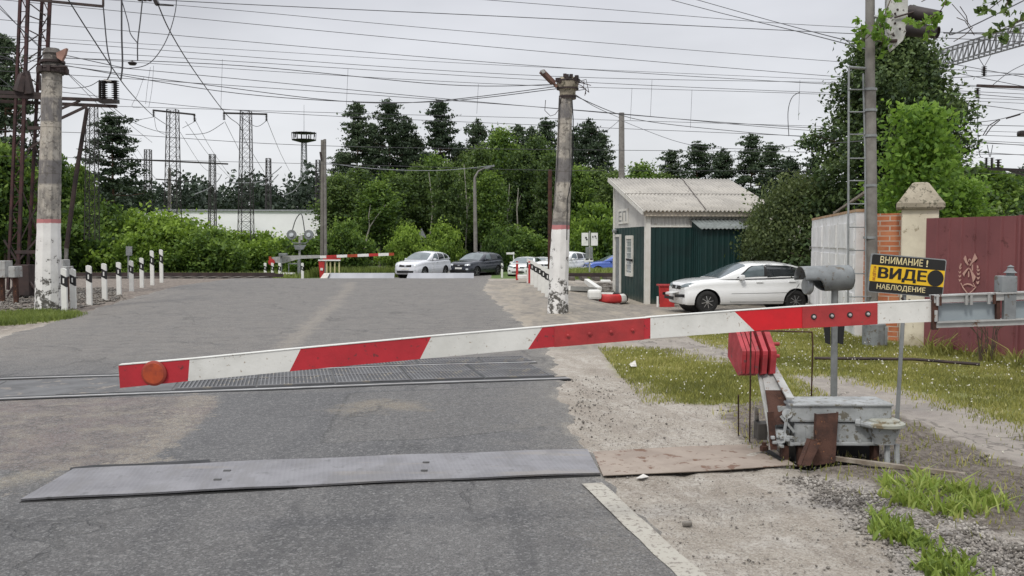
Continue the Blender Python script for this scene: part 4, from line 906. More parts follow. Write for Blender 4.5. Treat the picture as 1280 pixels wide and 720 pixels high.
mb.tube([at(699.5, 122, RPY - .12), at(697, 200, RPY - .14), at(692.5, 262, RPY - .16)], .009, 5); mb.build('cable', m['black'], rp)
o = thing('lamp_head', 'brownish street lamp head on a short bracket at the pole top', 'street lamp', at(690, 105, RPY))
mb = MB(); a = at(677, 89, RPY - .3); b = at(692, 104, RPY - .1); mb.beam(a, b, .13, .09); mb.beam(b, at(696, 109, RPY - .1), .09, .06); mb.build('housing', m['lamp_brown'] if 'lamp_brown' in m else m.setdefault('lamp_brown', M('lamp_brown', (.16, .085, .06), .6, col2=(.11, .06, .05), sc=5)), o)
mb = MB(); mb.prism([at(675.5, 88, RPY - .38), at(679, 86.5, RPY - .38), at(682, 90, RPY - .38), at(678.5, 92, RPY - .38)], (0, .1, 0)); mb.build('lens', m['pale_metal'], o)
mb = MB(); mb.cyl(at(694, 107, RPY - .1), at(704, 112, RPY), .035, n=8); mb.build('bracket', m['dark_steel'], o)

# ================================================================ GUIDE POSTS
def gpost_mesh(h=1.):
    mb = MB(); w, d = .125, .09
    def rect(z0, z1, e=0., mi=0, s0=0., s1=0.):
        x0, x1, y0, y1 = -w / 2 - e, w / 2 + e, -d / 2 - e, d / 2 + e
        vs = [(x0, y0, z0 + s0), (x1, y0, z0), (x1, y1, z0), (x0, y1, z0 + s0), (x0, y0, z1 + s1), (x1, y0, z1), (x1, y1, z1), (x0, y1, z1 + s1)]
        mb.add(vs, [(0, 3, 2, 1), (4, 5, 6, 7), (0, 1, 5, 4), (1, 2, 6, 5), (2, 3, 7, 6), (3, 0, 4, 7)], mi)
    rect(-.1, h - .06, 0, 0, 0, .03)
    P = [(-w / 2, h - .03), (w / 2, h - .06), (w / 2, h - .035), (w / 2 - .03, h - .005), (-w / 2 + .03, h + .012), (-w / 2, h)]
    mb.prism([(x, -d / 2, z) for x, z in P], (0, d, 0))
    return mb, rect
def guide_post(label, h=1., loc=(0, 0, 0), rz=0.):
    o = thing('guide_post', label, 'guide post', loc, 'white roadside guide posts', rz)
    mb, rect = gpost_mesh(h); mb.build('post', m['white_paint'], o, local=True)
    mb = MB(); w, d = .127, .092
    vs = []; 
    for z0l, z0r in ((h - .36, h - .43), (h - .13, h - .20)):
        for x, y, z in ((-w / 2, -d / 2, z0l), (w / 2, -d / 2, z0r), (w / 2, d / 2, z0r), (-w / 2, d / 2, z0l)): vs.append((x, y, z))
    mb.add(vs, [(0, 3, 2, 1), (4, 5, 6, 7), (0, 1, 5, 4), (1, 2, 6, 5), (2, 3, 7, 6), (3, 0, 4, 7)]); mb.build('black_band', m['black'], o, local=True)
    mb = MB(); mb.box((0, -.0475, h - .28), (.035, .005, .11)); mb.build('reflector', m['white'], o, local=True)
    return o
LP = [(92, 386, 336), (112, 381.5, 332), (131, 375, 329.5), (149, 369, 328), (164.5, 364, 326), (177.5, 359.5, 322.5), (190.5, 356.5, 313.5), (202, 353, 312)]
first = None
for i, (px, pb, pt) in enumerate(LP):
    g_ = G(px, pb); h = (pb - pt) * g_.y / F
    lab = ['white guide post nearest the thick left pole, standing at the end of its row', 'left-row guide post right beside the nearest one', 'third guide post from the thick left pole', 'fourth guide post from the thick left pole', 'fifth guide post from the thick left pole, middle of its row',
           'sixth guide post from the thick left pole', 'left-row guide post just short of the far end', 'far end guide post of the left row, before the bushes'][i]
    if first is None: first = guide_post(lab, 1.0, g_, .1); o = first
    else: o = dup(first, g_, .1, lab)
    o.scale = (1, 1, h)
g_ = G(73.5, 391); o = dup(first, g_ + Vector((0, .3, 0)), .1, 'guide post half hidden by the thick left pole'); o.scale = (1, 1, 1.05)
for i, (px, pb, pt) in enumerate([(684, 371.5, 336), (679, 367, 333), (674.5, 363, 330), (669.6, 359, 328), (665, 356, 325), (660.5, 353.5, 323.5), (627.5, 347, 329)]):
    g_ = G(px, pb); h = (pb - pt) * g_.y / F
    dup(first, g_, .05, ['white guide post touching the right lamp pole', 'right-row guide post second out from the lamp pole', 'right-row guide post third out from the lamp pole', 'right-row guide post fourth out from the lamp pole', 'right-row guide post fifth out from the lamp pole',
        'farthest close-set guide post of the right row', 'lone far guide post beside the dark car'][i]).scale = (1, 1, h)
for i, (px, pt) in enumerate([(331.5, 328.5), (340.5, 328.5), (349.5, 328.5), (378, 328.5)]):
    dup(first, on((px - 640) * 52 / F, 52), 0, ['far guide post, leftmost of the four by the lifted barrier', 'far guide post beside the leftmost of the four', 'far guide post left of the red box', 'far guide post under the twin lamp signal'][i]).scale = (1.1, 1, 1.05)
def red_post(px, pb, pt, label):
    g_ = G(px, pb); h = (pb - pt) * g_.y / F; mb = MB(); mb.bbox(g_ + Vector((0, 0, h / 2)), (.10, .10, h), .01); mb.box(g_ + Vector((0, 0, h * .9)), (.105, .105, .05), 1)
    tag(mb.build('red_post', [m['red'], m['white']]), label, 'post')
red_post(646.3, 350, 326.5, 'slim red post beyond the right guide posts, the left one'); red_post(662, 354, 326.5, 'slim red post at the end of the right guide post row')
mb = MB(); bx(mb, 647, 662, 344, 348.5, 36, .6, .02); tag(mb.build('white_kerb', m['white_paint']), 'white low kerb block between the two slim red posts', 'kerb')

# ================================================================ CROSSING KEEPER'S HUT
hC = Vector((at(808, 300, 29.5).x, 29.5, -.25)); hA = Vector((at(768, 300, 34).x, 34, -.17))
hu = (hA - hC); hu.z = 0; HLn = hu.length; hu.normalize(); hw = Vector((-hu.y, hu.x, 0)); hw = hw if hw.x > 0 else -hw
HW = 4.15
def H(a, b, z): return Vector((hC.x, hC.y, 0)) + hw * a + hu * b + Vector((0, 0, z))
zE = 1.75 + (302 - 266) * 29.5 / F; zT = 1.75 + (302 - 229) * 34 / F; zG = 1.75 + (302 - 283) * 29.5 / F
ho = thing('guard_hut', 'small green and white ribbed guard hut with sloping grey roof', 'hut', (hC.x, hC.y, -.25))
def ribwall(f, a0, a1, z0, z1, pitch, dep, mat, nm, parent):   # f(a, out, z)
    mb = MB(); n = max(1, int((a1 - a0) / pitch)); st = (a1 - a0) / n; vs = []; prof = []
    for i in range(n):
        s = a0 + i * st; prof += [(s, 0), (s + .55 * st, 0), (s + .65 * st, dep), (s + .9 * st, dep)]
    prof.append((a1, 0))
    for s, d in prof:
        zz1 = z1(s) if callable(z1) else z1; vs += [f(s, d, z0), f(s, d, zz1)]
    mb.add(vs, [(2 * i, 2 * i + 2, 2 * i + 3, 2 * i + 1) for i in range(len(prof) - 1)]); return mb.build(nm, mat, parent)
ff = lambda a, d, z: H(a, -d, z); fg = lambda b, d, z: H(-d, b, z)
ribwall(ff, .1, HW, -.35, zG, .2, .018, m['hut_green'], 'wall', ho); ribwall(ff, .1, HW, zG, zE, .12, .014, m['hut_white'], 'wall', ho)
ribwall(fg, .1, HLn, -.35, zG, .40, .012, m['hut_green'], 'wall', ho)
ribwall(fg, .1, HLn, zG, lambda s: zE + (zT - zE) * s / HLn, .16, .010, m['hut_white'], 'wall', ho)
mb = MB(); mb.add([H(.0, .0, -.3), H(HW, 0, -.3), H(HW, HLn, -.3), H(0, HLn, -.3), H(.02, .02, zE), H(HW, .02, zE), H(HW, HLn, zT), H(.02, HLn, zT)], [(1, 2, 6, 5), (2, 3, 7, 6)]); mb.build('wall', m['hut_green'], ho)
mb = MB(); q = H(.05, .05, (zE - .35) / 2); hR = Matrix((hw, hu, Vector((0, 0, 1)))).transposed()
MB().box(H(.045, .045, (zE - .35) / 2), (.17, .17, zE + .35), 0, hR).build('corner_trim', m['hut_trim'], ho); MB().box(H(.0, HLn, (zT - .3) / 2), (.08, .12, zT + .3), 0, hR).build('corner_trim', m['hut_trim'], ho); MB().box(H(HW, .03, (zE - .35) / 2), (.1, .12, zE + .35), 0, hR).build('corner_trim', m['hut_trim'], ho)
mb = MB(); mb.box(H(HW / 2, -.022, zG), (HW - .2, .02, .05), 0, hR); mb.build('band_trim', m['hut_trim'], ho)
mb = MB(); mb.box(H(HW / 2 + .03, -.16, zE - .02), (HW + .3, .06, .19), 0, hR); mb.build('fascia', m['fascia'], ho)
# corrugated roof
mb = MB(); n = 34 * 8; vs = []; ov = .22
sl_ = (zT - zE) / HLn; a0, a1 = -ov, HW + ov; b0_, b1_ = -.28, HLn + .2
for i in range(n + 1):
    a = a0 + (a1 - a0) * i / n; dz = .028 * math.cos(i / 8 * 2 * math.pi)
    for j_ in range(4):
        b = b0_ + (b1_ - b0_) * j_ / 3 ; vs.append(H(a, b, zE + .13 + sl_ * b + dz + (.0 if j_ < 3 else 0)))
fs = [(4 * i + k_, 4 * i + 4 + k_, 4 * i + 5 + k_, 4 * i + 1 + k_) for i in range(n) for k_ in range(3)]
mb.add(vs, fs, 0, True); ro_ = mb.build('roof', m['roof'], ho, sharp=80); ro_.modifiers.new('s', 'SOLIDIFY').thickness = .012
mb = MB(); mb.beam(H(HW * .45, b0_, zE + .175 + sl_ * b0_), H(HW * .62, b1_, zE + .175 + sl_ * b1_), .02, .012); mb.beam(H(a0, HLn * .45, zE + .165 + sl_ * HLn * .45), H(a1, HLn * .45, zE + .165 + sl_ * HLn * .45), .04, .008); mb.build('roof_cable', m['dark_steel'], ho)
mb = MB(); mb.beam(H(-.2, b0_, zE + .07 + sl_ * b0_), H(-.2, b1_, zE + .07 + sl_ * b1_), .04, .14); mb.build('verge_board', m['hut_trim'], ho)
# door & window on the gable side (positions along b)
def gb(px):      # distance along the gable wall for an image column
    d = at(px, 300, 1.); t = (hC.x * (-hu.y) + hC.y * hu.x) / (d.x * (-hu.y) + d.y * hu.x) if False else None
    for k_ in range(60): pass
    lo, hi = -1., HLn + 1
    for _ in range(30):
        mid = (lo + hi) / 2; p = H(0, mid, 1); c = 640 + F * p.x / p.y
        if c > px: lo = mid
        else: hi = mid
    return lo
def gbox(nm, b0, b1, z0, z1, th, mat, par, off=0.):
    mb = MB(); mb.box(H(-th / 2 - off, (b0 + b1) / 2, (z0 + z1) / 2), (th, abs(b1 - b0), z1 - z0), 0, hR); return mb.build(nm, mat, par)
d0, d1 = gb(776.5), gb(770); zd = 1.95
dr = gbox('door', d0, d1, -.2, zd, .02, m['grey_metal'], ho, .012); 
for bb in (d0, d1): gbox('door_frame', bb - .06, bb + .06, -.2, zd + .06, .05, m['hut_trim'], dr, .012)
gbox('door_frame', d0, d1, zd - .03, zd + .06, .05, m['hut_trim'], dr, .012)
w0_, w1_ = gb(791.5), gb(784); zw0, zw1 = .62, 1.90
wn = gbox('window', w0_, w1_, zw0, zw1, .02, m.setdefault('curtained', M('curtained', (.33, .36, .36), .2, col2=(.2, .22, .22), sc=6)), ho, .012)
for bb in (w0_, w1_): gbox('frame', bb - .06, bb + .06, zw0 - .05, zw1 + .05, .05, m['hut_trim'], wn, .012)
for zz in (zw0, zw1): gbox('frame', w0_, w1_, zz - .06, zz + .06, .052, m['hut_trim'], wn, .012)
mb = MB()
for i in range(6): zz = zw0 + .15 + i * .2; mb.beam(H(-.05, w0_, zz), H(-.05, w1_, zz), .012, .014)
mb.build('window_bars', m['white'], wn)
mb = MB(); mb.beam(H(-.07, w0_ - .1, zw0 + .5), H(-.12, w0_ + .45, zw0 + .52), .05, .07); mb.build('window_latch', m['black'], wn)
s0, s1 = gb(785.5), gb(773.5); zs0, zs1 = 2.38, 2.90
pl = gbox('name_plate', s0, s1, zs0, zs1, .03, m['hut_trim'], ho, .015)
vs, fs = text_mesh('ЕП', .01); MB().add([H(-.049, s1 - .12 - (s1 - s0 - .3) * x, zs0 + .08 + (zs1 - zs0 - .16) * y) for x, y in vs], fs).build('lettering', m['text_grey'] if 'text_grey' in m else m.setdefault('text_grey', M('text_grey', (.26, .26, .25), .6)), pl)
mb = MB(); mb.lathe(H(-.1, gb(771.5), zG - .1), [(0, -.08), (.09, -.05), (.1, .02), (.04, .08)], 12); mb.build('door_lamp', m['galv'], ho)
# annex
ax0, ax1 = 1.55, 2.85; AD = 1.05
def acol(px, out):
    lo, hi = -1, 6
    for _ in range(30):
        mid = (lo + hi) / 2; p = H(mid, -out, 1); c = 640 + F * p.x / p.y
        if c < px: lo = mid
        else: hi = mid
    return lo
ax0 = acol(877.5, AD); ax1 = acol(927, AD); zAn = 1.75 + (302 - 287) * 28.4 / F; zAb = zG + .18
an = thing('utility_shed', 'dark green ribbed metal lean-to shed against the hut front', 'shed', H(ax0, -AD, -.25))
ribwall(lambda a, d, z: H(a, -AD - d, z), ax0, ax1, -.35, zAn, .16, .016, m['hut_green'], 'front_wall', an)
ribwall(lambda b, d, z: H(ax0 - d, b, z), -AD, -.02, -.35, lambda s: zAn + (zAb - zAn) * (s + AD) / AD, .2, .014, m['hut_green'], 'side_wall', an)
ribwall(lambda b, d, z: H(ax1 + d, b, z), -AD, -.02, -.35, lambda s: zAn + (zAb - zAn) * (s + AD) / AD, .2, .014, m['hut_green'], 'side_wall', an)
mb = MB(); n = 12 * 6; vs = []
for i in range(n + 1):
    a = ax0 - .12 + (ax1 - ax0 + .3) * i / n; dz = .016 * math.cos(i / 6 * 2 * math.pi)
    for b, z in ((-AD - .15, zAn + .0), (-.03, zAb + .03)): vs.append(H(a, b, z + .03 + dz))
mb.add(vs, [(2 * i, 2 * i + 2, 2 * i + 3, 2 * i + 1) for i in range(n)], 0, True); mb.build('roof', m['annex_roof'], an, sharp=80).modifiers.new('s', 'SOLIDIFY').thickness = .01

# red bin
bb_ = G(836, 383); o = thing('red_bin', 'red metal sand bin with a lid beside the hut corner', 'bin', bb_)
p0, p1 = at(823.5, 358, 27.6), at(843, 383.5, 27.6); mb = MB(); zb = Tz(p0.x, 27.6)
mb.prism([(p0.x + .03, 27.6, zb), (p1.x, 27.6, zb), (p1.x, 27.6, p0.z), (p0.x, 27.6, p0.z)], (.1, .6, 0)); mb.build('body', m['red'], o)
mb = MB(); mb.bbox(((p0.x + p1.x) / 2 + .05, 27.9, p0.z + .02), (p1.x - p0.x + .06, .66, .05), .01); mb.build('lid', m['splice_red'], o)
mb = MB(); mb.box(((p0.x) - .03, 27.62, (zb + p0.z) / 2 - .15), (.05, .05, p0.z - zb - .3)); mb.build('side_bar', m['white'], o)
# painted tyres kerb
c = G(762, 378.5) + Vector((0, .3, 0)); o = thing('painted_tyre', 'big tyre lying flat, painted red and white, beside the hut', 'tyre', c)
mb = MB(); n = 40; prof = [(.36, 0), (.56, .0), (.62, .06), (.63, .15), (.60, .24), (.52, .29), (.38, .28), (.35, .2)]
vs = [(c.x + r * math.cos(2 * math.pi * j / n), c.y + r * math.sin(2 * math.pi * j / n), c.z + z) for r, z in prof for j in range(n)]
for i in range(len(prof)):
    for j in range(n):
        a_ = (j / n * 360) % 360; mi_ = 1 if 225 < a_ < 300 else 0 if a_ < 320 or a_ < 30 else 2
        i2 = (i + 1) % len(prof); 
        if 300 <= a_ < 330: mi_ = 0
        elif a_ >= 330 or a_ < 60: mi_ = 2
        mb.add([vs[i * n + j], vs[i * n + (j + 1) % n], vs[i2 * n + (j + 1) % n], vs[i2 * n + j]], [(0, 1, 2, 3)], mi_, True)
mb.build('tyre', [m['white_paint'], m['red'], m['rubber']], o)
c2 = G(741, 375) + Vector((-.0, .3, 0)); mb = MB(); mb.bbox(c2 + Vector((.08, 0, .16)), (.42, .5, .3), .08); tag(mb.build('kerb_stone', m['white_paint']), 'white rounded kerb stone left of the painted tyre', 'kerb stone')
def kerb(pxs, w, h, label):
    mb = MB(); P = [G(a_, b_) for a_, b_ in pxs]
    for a_, b_ in zip(P, P[1:]): mb.beam(a_ + Vector((0, 0, h / 2)), b_ + Vector((0, 0, h / 2)), w, h)
    tag(mb.build('white_kerb', m['white_paint']), label, 'kerb')
kerb([(708, 363), (750, 365)], .3, .16, 'white low kerb running from the lamp pole toward the tyre')
kerb([(733, 354), (749, 366)], .2, .2, 'white kerb running diagonally back behind the painted tyre')
mb = MB()
for i in range(40): q = G(rnd.uniform(748, 766), rnd.uniform(356, 369)); mb.bbox(q + Vector((0, 0, .06)), (rnd.uniform(.1, .3), rnd.uniform(.1, .3), rnd.uniform(.08, .2)), .02, 0, Matrix.Rotation(rnd.random() * 3, 3, 'Z'))
tag(mb.build('rubble_heap', m['stone']), 'heap of stones beside the hut door', 'rubble', kind='stuff')
for px, py, w in ((757, 354.5, .45),):
    mb = MB(); mb.bbox(G(px, py) + Vector((0, 0, .1)), (w, .3, .14), .04); tag(mb.build('white_stone', m['white']), 'white painted stone on the rubble heap near the hut', 'stone')

# ================================================================ CARS
def interp_s(tab, n):       # smooth (monotone-ish) interpolation of a table of stations
    tab = np.array(tab, float); x = tab[:, 0]; xs = []
    for i in range(len(x) - 1): xs += list(np.linspace(x[i], x[i + 1], n, endpoint=False))
    xs.append(x[-1]); xs = np.array(xs); out = [xs]
    for c_ in range(1, tab.shape[1]):
        y = tab[:, c_]; d = np.gradient(y, x); dl = np.diff(y) / np.diff(x)
        for i in range(1, len(x) - 1): d[i] = 0 if dl[i - 1] * dl[i] <= 0 else 2 * dl[i - 1] * dl[i] / (dl[i - 1] + dl[i])
        d[0] = dl[0]; d[-1] = dl[-1]; r = []
        for q in xs:
            i = min(np.searchsorted(x, q, 'right') - 1, len(x) - 2); h = x[i + 1] - x[i]; t = (q - x[i]) / h
            r.append((2 * t ** 3 - 3 * t ** 2 + 1) * y[i] + (t ** 3 - 2 * t ** 2 + t) * h * d[i] + (-2 * t ** 3 + 3 * t ** 2) * y[i + 1] + (t ** 3 - t ** 2) * h * d[i + 1])
        out.append(np.array(r))
    return np.stack(out, 1)
def make_car(name, label, cat, sp, paint, detail=True, group=None):
    o = thing(name, label, cat, (0, 0, 0), group)
    Bt = interp_s(sp['body'], 7); Gt = interp_s(sp['cabin'], 7); L = sp['body'][-1][0]; tum = sp.get('tum', .30)
    cx = L / 2
    sec = [(0, 0), (.72, 0), (.93, .03), (.985, .13), (1.0, .34), (.995, .60), (.965, .66), (.975, .78), (.95, .90), (.88, .97), (.70, 1.0), (.35, 1.015), (0, 1.02)]
    vs = []; n = 2 * len(sec) - 2
    for x, w, zb, zt in Bt:
        ring = [(y * w, zb + g * (zt - zb)) for y, g in sec]
        ring = ring + [(-y, z) for y, z in ring[-2:0:-1]]
        vs += [(x - cx, y, z) for y, z in ring]
    fs = [(i * n + j, i * n + (j + 1) % n, (i + 1) * n + (j + 1) % n, (i + 1) * n + j) for i in range(len(Bt) - 1) for j in range(n)]
    fs += [tuple(range(n)), tuple(range((len(Bt) - 1) * n, len(Bt) * n))[::-1]]
    mb = MB(); mb.add(vs, fs, 0, True); body = mb.build('body', [paint, m['black']], o, local=True, sharp=40)
    # wheel arches cut out of the body
    cut = MB(); wr = sp['wr'] + .055
    for wx in sp['wheels']: cut.cyl((wx - cx, -1.2, sp['wr']), (wx - cx, 1.2, sp['wr']), wr, n=40, smooth=False)
    cu = cut.build('cutter', m['black'], local=True); md = body.modifiers.new('b', 'BOOLEAN'); md.object = cu; md.operation = 'DIFFERENCE'; md.solver = 'EXACT'
    bpy.context.view_layer.update(); dg = bpy.context.evaluated_depsgraph_get(); me = bpy.data.meshes.new_from_object(body.evaluated_get(dg)); body.modifiers.clear()
    if len(me.polygons) > 50:
        me.materials.clear(); me.materials.append(paint); me.materials.append(m['black'])
        for p in me.polygons:
            p.material_index = 0
            for wx in sp['wheels']:
                if abs(math.hypot(p.center.x - wx + cx, p.center.z - sp['wr']) - wr) < .03 and abs(p.normal.y) < .5: p.material_index = 1
            if p.center.z < .24 + 0 and p.normal.z < -.5: p.material_index = 1
        me.set_sharp_from_angle(angle=R(40)); body.data = me
    bpy.data.objects.remove(cu)
    # inner wheel wells
    for wx in sp['wheels']: MB().cyl((wx - cx, -.55, sp['wr'] + .02), (wx - cx, .55, sp['wr'] + .02), wr + .02, n=24).build('wheel_well', m['black'], o, local=True)
    # cabin
    def prof(x):
        r = [float(np.interp(x, Gt[:, 0], Gt[:, c_])) for c_ in (1, 2, 3)]; return r      # w, zbase, zroof
    def side_y(x, z):
        w, zb, zr = prof(x); Hh = max(zr - zb, .001); t = min(max((z - zb) / Hh, 0), 1); full = sp['roofz'] - zb
        return (w - tum * (z - zb) * (.6 + .4 * t)) * (1 - t ** 9) ** .5 if t < 1 else 0.
    def top_z(x, y):
        w, zb, zr = prof(x); lo, hi = zb, zr
        for _ in range(24):
            mid = (lo + hi) / 2
            if side_y(x, mid) > abs(y): lo = mid
            else: hi = mid
        return lo + .0
    ts = [0, .15, .3, .45, .6, .72, .82, .9, .95, .98, .995]
    vs = []; n = 2 * len(ts) + 1
    for x, w, zb, zr in Gt:
        ring = [(side_y(x, zb + t * (zr - zb)), zb + t * (zr - zb)) for t in ts]
        vs += [(x - cx, y, z) for y, z in ring] + [(x - cx, 0, zr + .012 * min(1, (zr - zb) * 3))] + [(x - cx, -y, z) for y, z in ring[::-1]]
    fs = [(i * n + j, i * n + j + 1, (i + 1) * n + j + 1, (i + 1) * n + j) for i in range(len(Gt) - 1) for j in range(n - 1)]
    mb = MB(); mb.add(vs, fs, 0, True); mb.build('roof', paint, o, local=True, sharp=50)
    def sidepanel(poly, mat, nm, off=.006, par=None):
        P = []
        for (x0, z0), (x1, z1) in zip(poly, poly[1:] + poly[:1]):
            for k_ in range(6): P.append((x0 + (x1 - x0) * k_ / 6, z0 + (z1 - z0) * k_ / 6))
        # triangulate as horizontal strips for curvature
        zs = sorted(set([z for _, z in poly])); z0, z1 = min(zs), max(zs); NZ = 8
        for s in (-1, 1):
            vs = []; rows = []
            for i in range(NZ + 1):
                z = z0 + (z1 - z0) * (i / NZ) * .999 + .0003; xs = []
                for (xa, za), (xb, zb2) in zip(poly, poly[1:] + poly[:1]):
                    if (za > z) != (zb2 > z): xs.append(xa + (xb - xa) * (z - za) / (zb2 - za))
                if len(xs) >= 2: rows.append((z, min(xs), max(xs)))
            NX = 8
            for z, xa, xb in rows:
                for j in range(NX + 1): x = xa + (xb - xa) * j / NX; vs.append((x - cx, s * (side_y(x, z) + off), z))
            fs = [(i * (NX + 1) + j, i * (NX + 1) + j + 1, (i + 1) * (NX + 1) + j + 1, (i + 1) * (NX + 1) + j) for i in range(len(rows) - 1) for j in range(NX)]
            mb = MB(); mb.add(vs, fs, 0, True); mb.build(nm, mat, par or o, local=True, sharp=60)
    def toppanel(x0, x1, w, mat, nm, off=.006):
        NX, NY = 8, 12; vs = []
        for i in range(NX + 1):
            x = x0 + (x1 - x0) * i / NX
            for j in range(NY + 1): 
                wid = w[0] + (w[1] - w[0]) * i / NX; y = -wid + 2 * wid * j / NY; vs.append((x - cx, y, top_z(x, y) + off + (.012 * (1 - abs(y) / wid))))
        fs = [(i * (NY + 1) + j, i * (NY + 1) + j + 1, (i + 1) * (NY + 1) + j + 1, (i + 1) * (NY + 1) + j) for i in range(NX) for j in range(NY)]
        mb = MB(); mb.add(vs, fs, 0, True); mb.build(nm, mat, o, local=True, sharp=60)
    if sp.get('dlo'): sidepanel(sp['dlo'], m['black'], 'window_surround', .003)
    for w_ in sp['windows']: sidepanel(w_, m['glass_pale'] if w_ is sp['windows'][0] else m['glass'], 'side_window', .007)
    toppanel(*sp['wind'], m['glass_pale'], 'windscreen'); toppanel(*sp['rearw'], m['glass'], 'rear_window')
    def body_y(x, z):
        w, zb, zt = [float(np.interp(x, Bt[:, 0], Bt[:, c_])) for c_ in (1, 2, 3)]; g = (z - zb) / (zt - zb)
        return w * float(np.interp(g, [s[1] for s in sec[1:]], [s[0] for s in sec[1:]]))
    # seams, handles, mirrors, lights
    mb = MB()
    for s in (-1, 1):
        for xs in sp['seams']:
            pts_ = [Vector((x - cx, s * (body_y(x, z) + .002), z)) for x, z in xs]
            for a_, b_ in zip(pts_, pts_[1:]): mb.beam(a_, b_, .008, .008)
    mb.build('panel_seam', m['seam'], o, local=True)
    for s in (-1, 1):
        for x, z in sp['handles']:
            MB().bbox((x - cx, s * (body_y(x, z) + .018), z), (.19, .03, .03), .01).build('door_handle', paint, o, local=True)
        x, z = sp['mirror']; q = MB().bbox((x - cx, s * (body_y(x, .9) + .12), z), (.12, .20, .13), .035).build('wing_mirror', paint, o, local=True)
        MB().beam((x + .03 - cx, s * (body_y(x, .9) - .02), z - .05), (x - cx, s * (body_y(x, .9) + .08), z - .03), .05, .03).build('mirror_stalk', m['black'], q, local=True)
    fz = sp['front']  # dict of front details
    def frontx(y, z):
        # foremost x of the body at (y, z)
        for x in np.linspace(0, .9, 91):
            w, zb, zt = [float(np.interp(x, Bt[:, 0], Bt[:, c_])) for c_ in (1, 2, 3)]
            if zb <= z <= zt + .0 and body_y(x, z) >= abs(y): return x
        return .9
    def patch(y0, y1, z0, z1, mat, nm, off=.012, ny=8, nz=4, shape=None, mir=False):
        for s in ((1, -1) if mir else (1,)):
            vs = []
            for i in range(nz + 1):
                for j in range(ny + 1):
                    f = j / ny; z = z0 + (z1 - z0) * i / nz; y = y0 + (y1 - y0) * f
                    if shape: y, z = shape(f, i / nz)
                    vs.append((frontx(y, z) - off - cx, s * y, z))
            mb = MB(); mb.add(vs, [(i * (ny + 1) + j, i * (ny + 1) + j + 1, (i + 1) * (ny + 1) + j + 1, (i + 1) * (ny + 1) + j) for i in range(nz) for j in range(ny)], 0, True)
            pb = mb.build(nm, mat, o, local=True, sharp=60)
    for q in fz: patch(*q[:6], **q[6])
    # wheels
    for wx in sp['wheels']:
        for s in (-1, 1):
            r = sp['wr']; wo = bpy.data.objects.new('wheel', None); C.objects.link(wo); wo.parent = o; yy = s * (sp['track']); wo.location = (wx - cx, yy, r); wo.empty_display_size = .1
            MB().lathe((0, 0, 0), [(r * .66, -.09), (r * .9, -.1), (r * .98, -.08), (r, -.04), (r, .05), (r * .97, .085), (r * .88, .1), (r * .68, .095), (r * .64, .08)], 36, 0, (0, s, 0)).build('tyre', m['rubber'], wo, local=True)
            mb = MB(); mb.lathe((0, 0, 0), [(0, .02), (r * .62, .02), (r * .64, .03)], 24, 1, (0, s, 0)); mb.lathe((0, 0, 0), [(r * .60, .03), (r * .66, .085), (r * .70, .088), (r * .665, .06), (r * .62, .03)], 36, 0, (0, s, 0))
            if detail:
                for k_ in range(8):
                    a_ = k_ * math.pi / 4 + .2; dd = Vector((math.cos(a_), 0, math.sin(a_))); mb.beam(dd * .04 + Vector((0, s * .07, 0)), dd * r * .65 + Vector((0, s * .06, 0)), .016, .036, 0, up=(0, 1, 0))
            else:
                for k_ in range(5):
                    a_ = k_ * math.pi / 2.5 + .2; dd = Vector((math.cos(a_), 0, math.sin(a_))); mb.beam(dd * .03 + Vector((0, s * .07, 0)), dd * r * .65 + Vector((0, s * .06, 0)), .02, .07, 0, up=(0, 1, 0))
            mb.lathe((0, s * .06, 0), [(.05, 0), (.045, .02), (0, .025)], 12, 0, (0, s, 0)); mb.build('rim', [m['alloy'], m['black']], wo, local=True)
    return o
